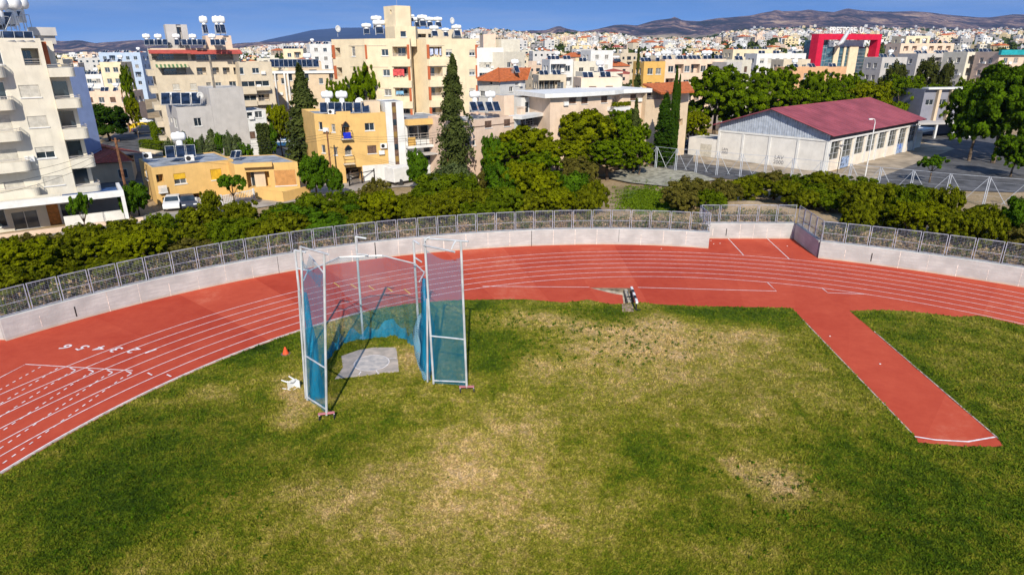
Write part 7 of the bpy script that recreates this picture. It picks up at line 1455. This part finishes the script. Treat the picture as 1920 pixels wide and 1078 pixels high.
cand.sort(); num = {}
for i, (Y, px, x) in enumerate(cand[:290]):
    near = Y < 420 and i < 95; k = hr.randrange(NPA if near else NPB); key = ('hp%d' if near else 'hf%d') % k
    zt_ = far_z(px, Y); o = place(PROTO[key], (x, Y, zt_), hr.choice([.1, .25, .6, .7, -.3, .4]), hr.uniform(.85, 1.1), None, 'house', 'town houses beyond the sports ground')
    w_ = where(px); d_ = PROTO[key+'_d']; num[(d_, w_)] = num.get((d_, w_), 0)+1; n_ = num[(d_, w_)]
    o['label'] = '%s %s%s' % (d_, w_, '' if n_ == 1 else ', %s nearest' % ORD(n_)); o.name = 'town_house'
# beyond that: too many to single out
mats_f = [plaster('wall_'+n_, c) if ('wall_'+n_) in MATS else mat('far_'+n_, c, .9, .05) for n_, c in CM]+[M_TILE, M_GL, M_TANK, M_TILER, mat('far_dull', (.36, .34, .33), .9, .05), mat('far_tan', (.48, .38, .28), .9, .05)]  # far_dull, far_tan: grey houses, and shade put into the wall colour
q = MB()
def farhouse(x, Y, z):
    w, d, fl = hr.uniform(9, 19), hr.uniform(8, 14), hr.choice([1, 2, 2, 3, 3, 4, 5]); h = fl*3+.5; c = hr.choice([0, 0, 0, 1, 2, 3, 4, 4, 5, 5, 6, 7, 12, 12, 13]); a = hr.uniform(-.5, .8); U = np.array([cos(a), sin(a)]); N = np.array([-U[1], U[0]])
    ob = lambda u0, u1, n0, n1, z0, z1, mi: q.obox((x, Y), U, N, u0, u1, n0, n1, z+z0, z+z1, mi)
    ob(-w/2, w/2, -d/2, d/2, -5, h, c)
    if hr.random() < .15: P_ = lambda u, n, zz: (x+U[0]*u+N[0]*n, Y+U[1]*u+N[1]*n, z+zz); q.add([P_(-w/2-.4, -d/2-.4, h), P_(w/2+.4, -d/2-.4, h), P_(w/2+.4, d/2+.4, h), P_(-w/2-.4, d/2+.4, h), P_(-w*.2, 0, h+2.6), P_(w*.2, 0, h+2.6)], [(0, 1, 5, 4), (1, 2, 5), (2, 3, 4, 5), (3, 0, 4)], hr.choice([8, 8, 11]))
    else: ob(-w*.2, w*.1, -d*.2, d*.3, h+.01, h+2.6, c)
    for f in range(fl):
        k = max(2, int(w/4))
        for i in range(k):
            if hr.random() < .7: u = -w/2+w*(i+.5)/k; ww = hr.uniform(.6, 1.4); ob(u-ww, u+ww, -d/2-.06, -d/2+.02, f*3+.9, f*3+2.3, 9)
        if hr.random() < .5: ob(-w/2-.06, -w/2+.02, -d*.2, d*.15, f*3+1, f*3+2.2, 9)
    for i in range(hr.randint(1, 3)): u, n_ = hr.uniform(-w*.4, w*.4), hr.uniform(-d*.4, d*.2); ob(u-.8, u+.8, n_, n_+.9, h+1, h+2.1, 10)
for (Y, px, x) in cand[290:]: farhouse(x, Y, far_z(px, Y))
def dens(px, Y):
    f = 1.; 
    if px < 480: f *= .7 if Y < 2600 else .35
    if 1170 < px < 1360 and Y > 2750: f *= .12
    if 960 < px < 1110 and Y > 2900: f *= .6
    return f
tr_pts = []
for _ in range(5200):
    Y = 700+(3350-700)*hr.random()**.75; px = hr.uniform(-80, 2000); x = (px-960)/1281*Y; c = MN.noise(Vector((x*.004, Y*.004, 0)))
    if Y < 1450 and hr.random() < .55: continue
    if hr.random() > dens(px, Y) or c < -.28: tr_pts.append((x, Y, far_z(px, Y))); continue
    farhouse(x, Y, far_z(px, Y))
    if hr.random() < .8: tr_pts.append((x+hr.uniform(-14, 14), Y-7, far_z(px, Y)))
for _ in range(260):   # scattered farms on the lower hills
    Y = hr.uniform(3320, 4300); px = hr.choice([hr.uniform(860, 1000), hr.uniform(1350, 2000), hr.uniform(100, 800), hr.uniform(1600, 1960)]); farhouse((px-960)/1281*Y, Y, far_z(px, Y)-1)
o = q.build('distant_houses', mats_f); tag(o, 'countless tiny pale houses covering the slopes below the hills', 'houses', kind='stuff')
# trees between the houses
rs_ = np.random.RandomState(31); hr2 = random.Random(8); C = []; Nn = []; Tt = []; Sz = []
def blobtree(x, Y, z, r, h, n):
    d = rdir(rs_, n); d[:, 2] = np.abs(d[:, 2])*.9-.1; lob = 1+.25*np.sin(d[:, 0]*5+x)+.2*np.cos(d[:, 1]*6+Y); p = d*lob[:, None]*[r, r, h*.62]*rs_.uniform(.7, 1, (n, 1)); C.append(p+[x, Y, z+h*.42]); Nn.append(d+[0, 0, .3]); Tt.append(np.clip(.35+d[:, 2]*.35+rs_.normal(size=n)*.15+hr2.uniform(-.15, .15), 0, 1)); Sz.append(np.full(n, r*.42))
for (x, Y, z) in tr_pts: blobtree(x, Y, z, hr2.uniform(3, 7), hr2.uniform(5, 11), 26)
for _ in range(1500):
    px = hr2.uniform(60, 520) if hr2.random() < .6 else hr2.uniform(850, 1950); Y = hr2.uniform(2700, 3700); blobtree((px-960)/1281*Y, Y, far_z(px, Y)-1, hr2.uniform(8, 18), hr2.uniform(8, 15), 18)
for _ in range(1000):
    px = hr2.uniform(-50, 1970); Y = hr2.uniform(420, 1400); blobtree((px-960)/1281*Y, Y, far_z(px, Y), hr2.uniform(2.5, 5), hr2.uniform(5, 10), 60)
C, Nn, Tt, Sz = np.concatenate(C), np.concatenate(Nn), np.concatenate(Tt), np.concatenate(Sz)
V, Q_, t_ = leaves(rs_, C, Nn, 1., Tt); V = (V.reshape(-1, 4, 3)-C[:, None])*Sz[:, None, None]*1.9+C[:, None]
o = npmesh('distant_trees', V.reshape(-1, 3), Q_, M_TREEF, None, t_); tag(o, 'scattered dark green trees among the far houses', 'trees', kind='stuff')
# individual trees between the nearer town houses
kt = 0
for _ in range(400):
    if kt >= 60: break
    px = hr.uniform(100, 1900); Y = hr.uniform(150, 420); x = (px-960)/1281*Y
    if any((x-a)**2+(Y-b)**2 < 11**2 for a, b in placed) or any((x-a)**2+(Y-b)**2 < 14**2 for a, b in taken): continue
    if any(Y < b and b < 320 and abs(x*b/Y-a) < 9 for a, b in taken): continue
    k = hr.choice(['pine_tree0', 'broad_tree0', 'cypress_tree', 'palm_tree', 'euca_tree', 'broad_tree1', 'pine_tree2']); s_ = hr.uniform(2.4, 4.); sz = hr.uniform(2.6, 4.4)
    if k == 'cypress_tree': s_, sz = 1.1, hr.uniform(.9, 1.3)
    if k == 'palm_tree': s_, sz = 1.6, hr.uniform(1.4, 2.2)
    kt += 1; base = k.rstrip('0123'); o = place(PROTO[k], (x, Y, far_z(px, Y)), hr.uniform(0, 6), (s_, s_, sz), '%s %s, %s nearest tree there' % ({'pine_tree': 'green pine', 'broad_tree': 'leafy tree', 'cypress_tree': 'slim cypress', 'palm_tree': 'palm', 'euca_tree': 'olive eucalyptus'}[base], where(px), ORD(kt)), 'tree', 'trees between the town houses'); o.name = base

# ================================================================== GRASS TUFTS, WEEDS
rs_ = np.random.RandomState(17); N_ = 330000; pxr = rs_.uniform(-60, 1980, N_); pyr = 560+(1150-560)*rs_.rand(N_)**.9
d_ = np.outer((pxr-960)/F_PX, _R)-np.outer((pyr-539)/F_PX, _U)+_F; t_ = -HCAM/d_[:, 2]; P = d_*t_[:, None]+[0, 0, HCAM]; P = P[:, :2]+rs_.normal(size=(N_, 2))*.05; P = P[pip(P, ga)]
P = P[~pip(P, [tuple(p[:2]) for p in [G(*a) for a in [(628, 711), (748, 697), (747, 684), (743, 652), (700, 652), (672, 657), (640, 668), (643, 690)]]])]
n = len(P); a = rs_.uniform(0, 2*pi, n); clump = np.array([MN.noise(Vector((x*.8, y*.8, 0))) for x, y in P[:: 1]]) if n < 400000 else np.zeros(n)
hgt = (.035+.04*rs_.rand(n)+.05*np.clip(clump, 0, 1))*np.interp(P[:, 1], [18, 45], [1., 1.3]); w = (.018+.02*rs_.rand(n))*np.interp(P[:, 1], [18, 45], [1.1, 1.9]); lean = rs_.normal(size=(n, 2))*.05
c = np.column_stack([P, np.full(n, .008)]); dx = np.column_stack([np.cos(a)*w, np.sin(a)*w, np.zeros(n)]); top = c+np.column_stack([lean, hgt]); V = np.stack([c-dx, c+dx, top+dx*.25, top-dx*.25], 1).reshape(-1, 3)
o = npmesh('grass', V, np.arange(4*n).reshape(n, 4), M_TUFT, None, rs_.rand(n)); tag(o, 'short uneven turf of the infield with dry and bare spots', 'grass', kind='stuff')
# broad-leaved weeds in the bare patch near the water jump
C = []; Nn = []; S_ = []
for _ in range(560):
    k = [0, 0, 1, 1, 1, 2, 2, 3, 4, 5, 5, 5, 6, 6][rs_.randint(14)]; cx_, cy_, sx, sy = [(1010, 640, 70, 45), (1120, 610, 110, 30), (1210, 650, 90, 35), (930, 600, 60, 18), (1450, 900, 120, 45), (1640, 960, 300, 110), (330, 960, 300, 110)][k]; g = G(cx_+rs_.normal()*sx*.6, cy_+rs_.normal()*sy*.6)
    if not pip(np.array([g[:2]]), ga)[0]: continue
    m_ = rs_.randint(6, 18); r = rs_.uniform(.05, .16); C.append(g+np.column_stack([rs_.normal(size=(m_, 2))*r*.6, rs_.uniform(.02, .16, m_)])); Nn.append(rdir(rs_, m_)+[0, 0, .8]); S_.append(m_)
C, Nn = np.concatenate(C), np.concatenate(Nn); V, Q_, t_ = leaves(rs_, C, Nn, .06, rs_.uniform(0, 1, len(C)), 2.2); o = npmesh('weeds', V, Q_, LF['broad'], None, t_); tag(o, 'dark leafy weeds sprouting from the bare patches of the infield', 'weeds', kind='stuff')
# dry scrub on the bank behind the fences
M_DRYW = leafmat('leaf_drystalk', (.20, .13, .07), (.58, .42, .24), .1); M_GRW = leafmat('leaf_bankgreen', (.03, .055, .006), (.15, .19, .02), .2)
for nm, lf_, cnt_, lb in [('dry_scrub', M_DRYW, 1300, 'straw coloured dry stalks on the bank behind the fence'), ('green_scrub', M_GRW, 1300, 'low green weeds on the bank behind the fence')]:
    C = []; Nn = []
    paths = [resample(arcL, n=300), resample([bk[0], bk[1]], n=50), resample(arcR, n=160), resample([(-75, 39.5), (-35, 39.5)], n=60)]
    allp = [(p[i], p[i+1]-p[i]) for p in paths for i in range(len(p)-1)]
    for _ in range(cnt_):
        p, t = allp[rs_.randint(len(allp))]; t = t/np.linalg.norm(t); q_ = np.array([-t[1], t[0]]); g = p+q_*rs_.uniform(.5, 3.4)
        if pip(np.array([g]), [tuple(v) for v in inner]+[(90, -60), (-140, -60)])[0]: continue
        m_ = rs_.randint(14, 44); h_ = rs_.uniform(.25, 1.1); st = rs_.rand(m_, 1); fan = rs_.normal(size=(m_, 2))*.32*h_; C.append(np.column_stack([g+fan*st, 1.6+h_*st[:, 0]])); Nn.append(rdir(rs_, m_))
    C, Nn = np.concatenate(C), np.concatenate(Nn); V, Q_, t_ = leaves(rs_, C, Nn, .085, rs_.rand(len(C)), 3.2); o = npmesh(nm, V, Q_, lf_, None, t_); tag(o, lb, 'scrub', kind='stuff')
C = []; Nn = []
for _ in range(900):
    g = G(1222+rs_.normal()*26, 378+rs_.normal()*14, .95); m_ = rs_.randint(10, 26); h_ = rs_.uniform(.08, .32); C.append(g*[1, 1, 0]+np.column_stack([rs_.normal(size=(m_, 2))*.28, outer_z(np.array([g[:2]]))[0]+h_*rs_.rand(m_)])); Nn.append(rdir(rs_, m_))
C, Nn = np.concatenate(C), np.concatenate(Nn); V, Q_, t_ = leaves(rs_, C, Nn, .12, rs_.rand(len(C)), 2.6); o = npmesh('rough_grass', V, Q_, leafmat('leaf_rough', (.035, .07, .004), (.17, .25, .012), .2), None, t_); tag(o, 'rough bright green grass in the sunlit gap behind the fence', 'grass', kind='stuff')
# litter: small pale stones
rr = random.Random(12)
for i, (px, py) in enumerate([(1556, 631), (1650, 683), (1338, 458), (1333, 452), (1350, 457), (1476, 462), (1240, 467)]):
    g = G(px, py); q = MB(); q.lathe([(.02, 0), (.05, .01), (.06, .03), (.03, .05)], 7, (g[0], g[1], .01)); tag(q.build('litter', M_WHITE), 'small white scrap of litter lying on the sports ground', 'litter', 'white scraps of litter')
# ------------------------------------------------------------------ haze: one closed box of thin air
hz = bpy.data.materials.new('haze'); hz.use_nodes = True; n = hz.node_tree.nodes; n.clear(); o_ = n.new('ShaderNodeOutputMaterial'); v_ = n.new('ShaderNodeVolumePrincipled')
v_.inputs['Color'].default_value = (.26, .46, 1., 1); v_.inputs['Density'].default_value = 3.6e-5; v_.inputs['Anisotropy'].default_value = 0.
hz.node_tree.links.new(v_.outputs[0], o_.inputs['Volume'])
q = MB(); q.box(-19000, -200, -80, 19000, 23000, 1200); o = q.build('haze', hz); tag(o, 'thin blue air over the town and hills', 'haze', kind='stuff')
for key, o in list(PROTO.items()):
    if isinstance(o, str): continue
    for ch in [o]+[k for k in bpy.data.objects if k.parent == o or (k.parent and k.parent.parent == o)]:
        bpy.data.objects.remove(ch)
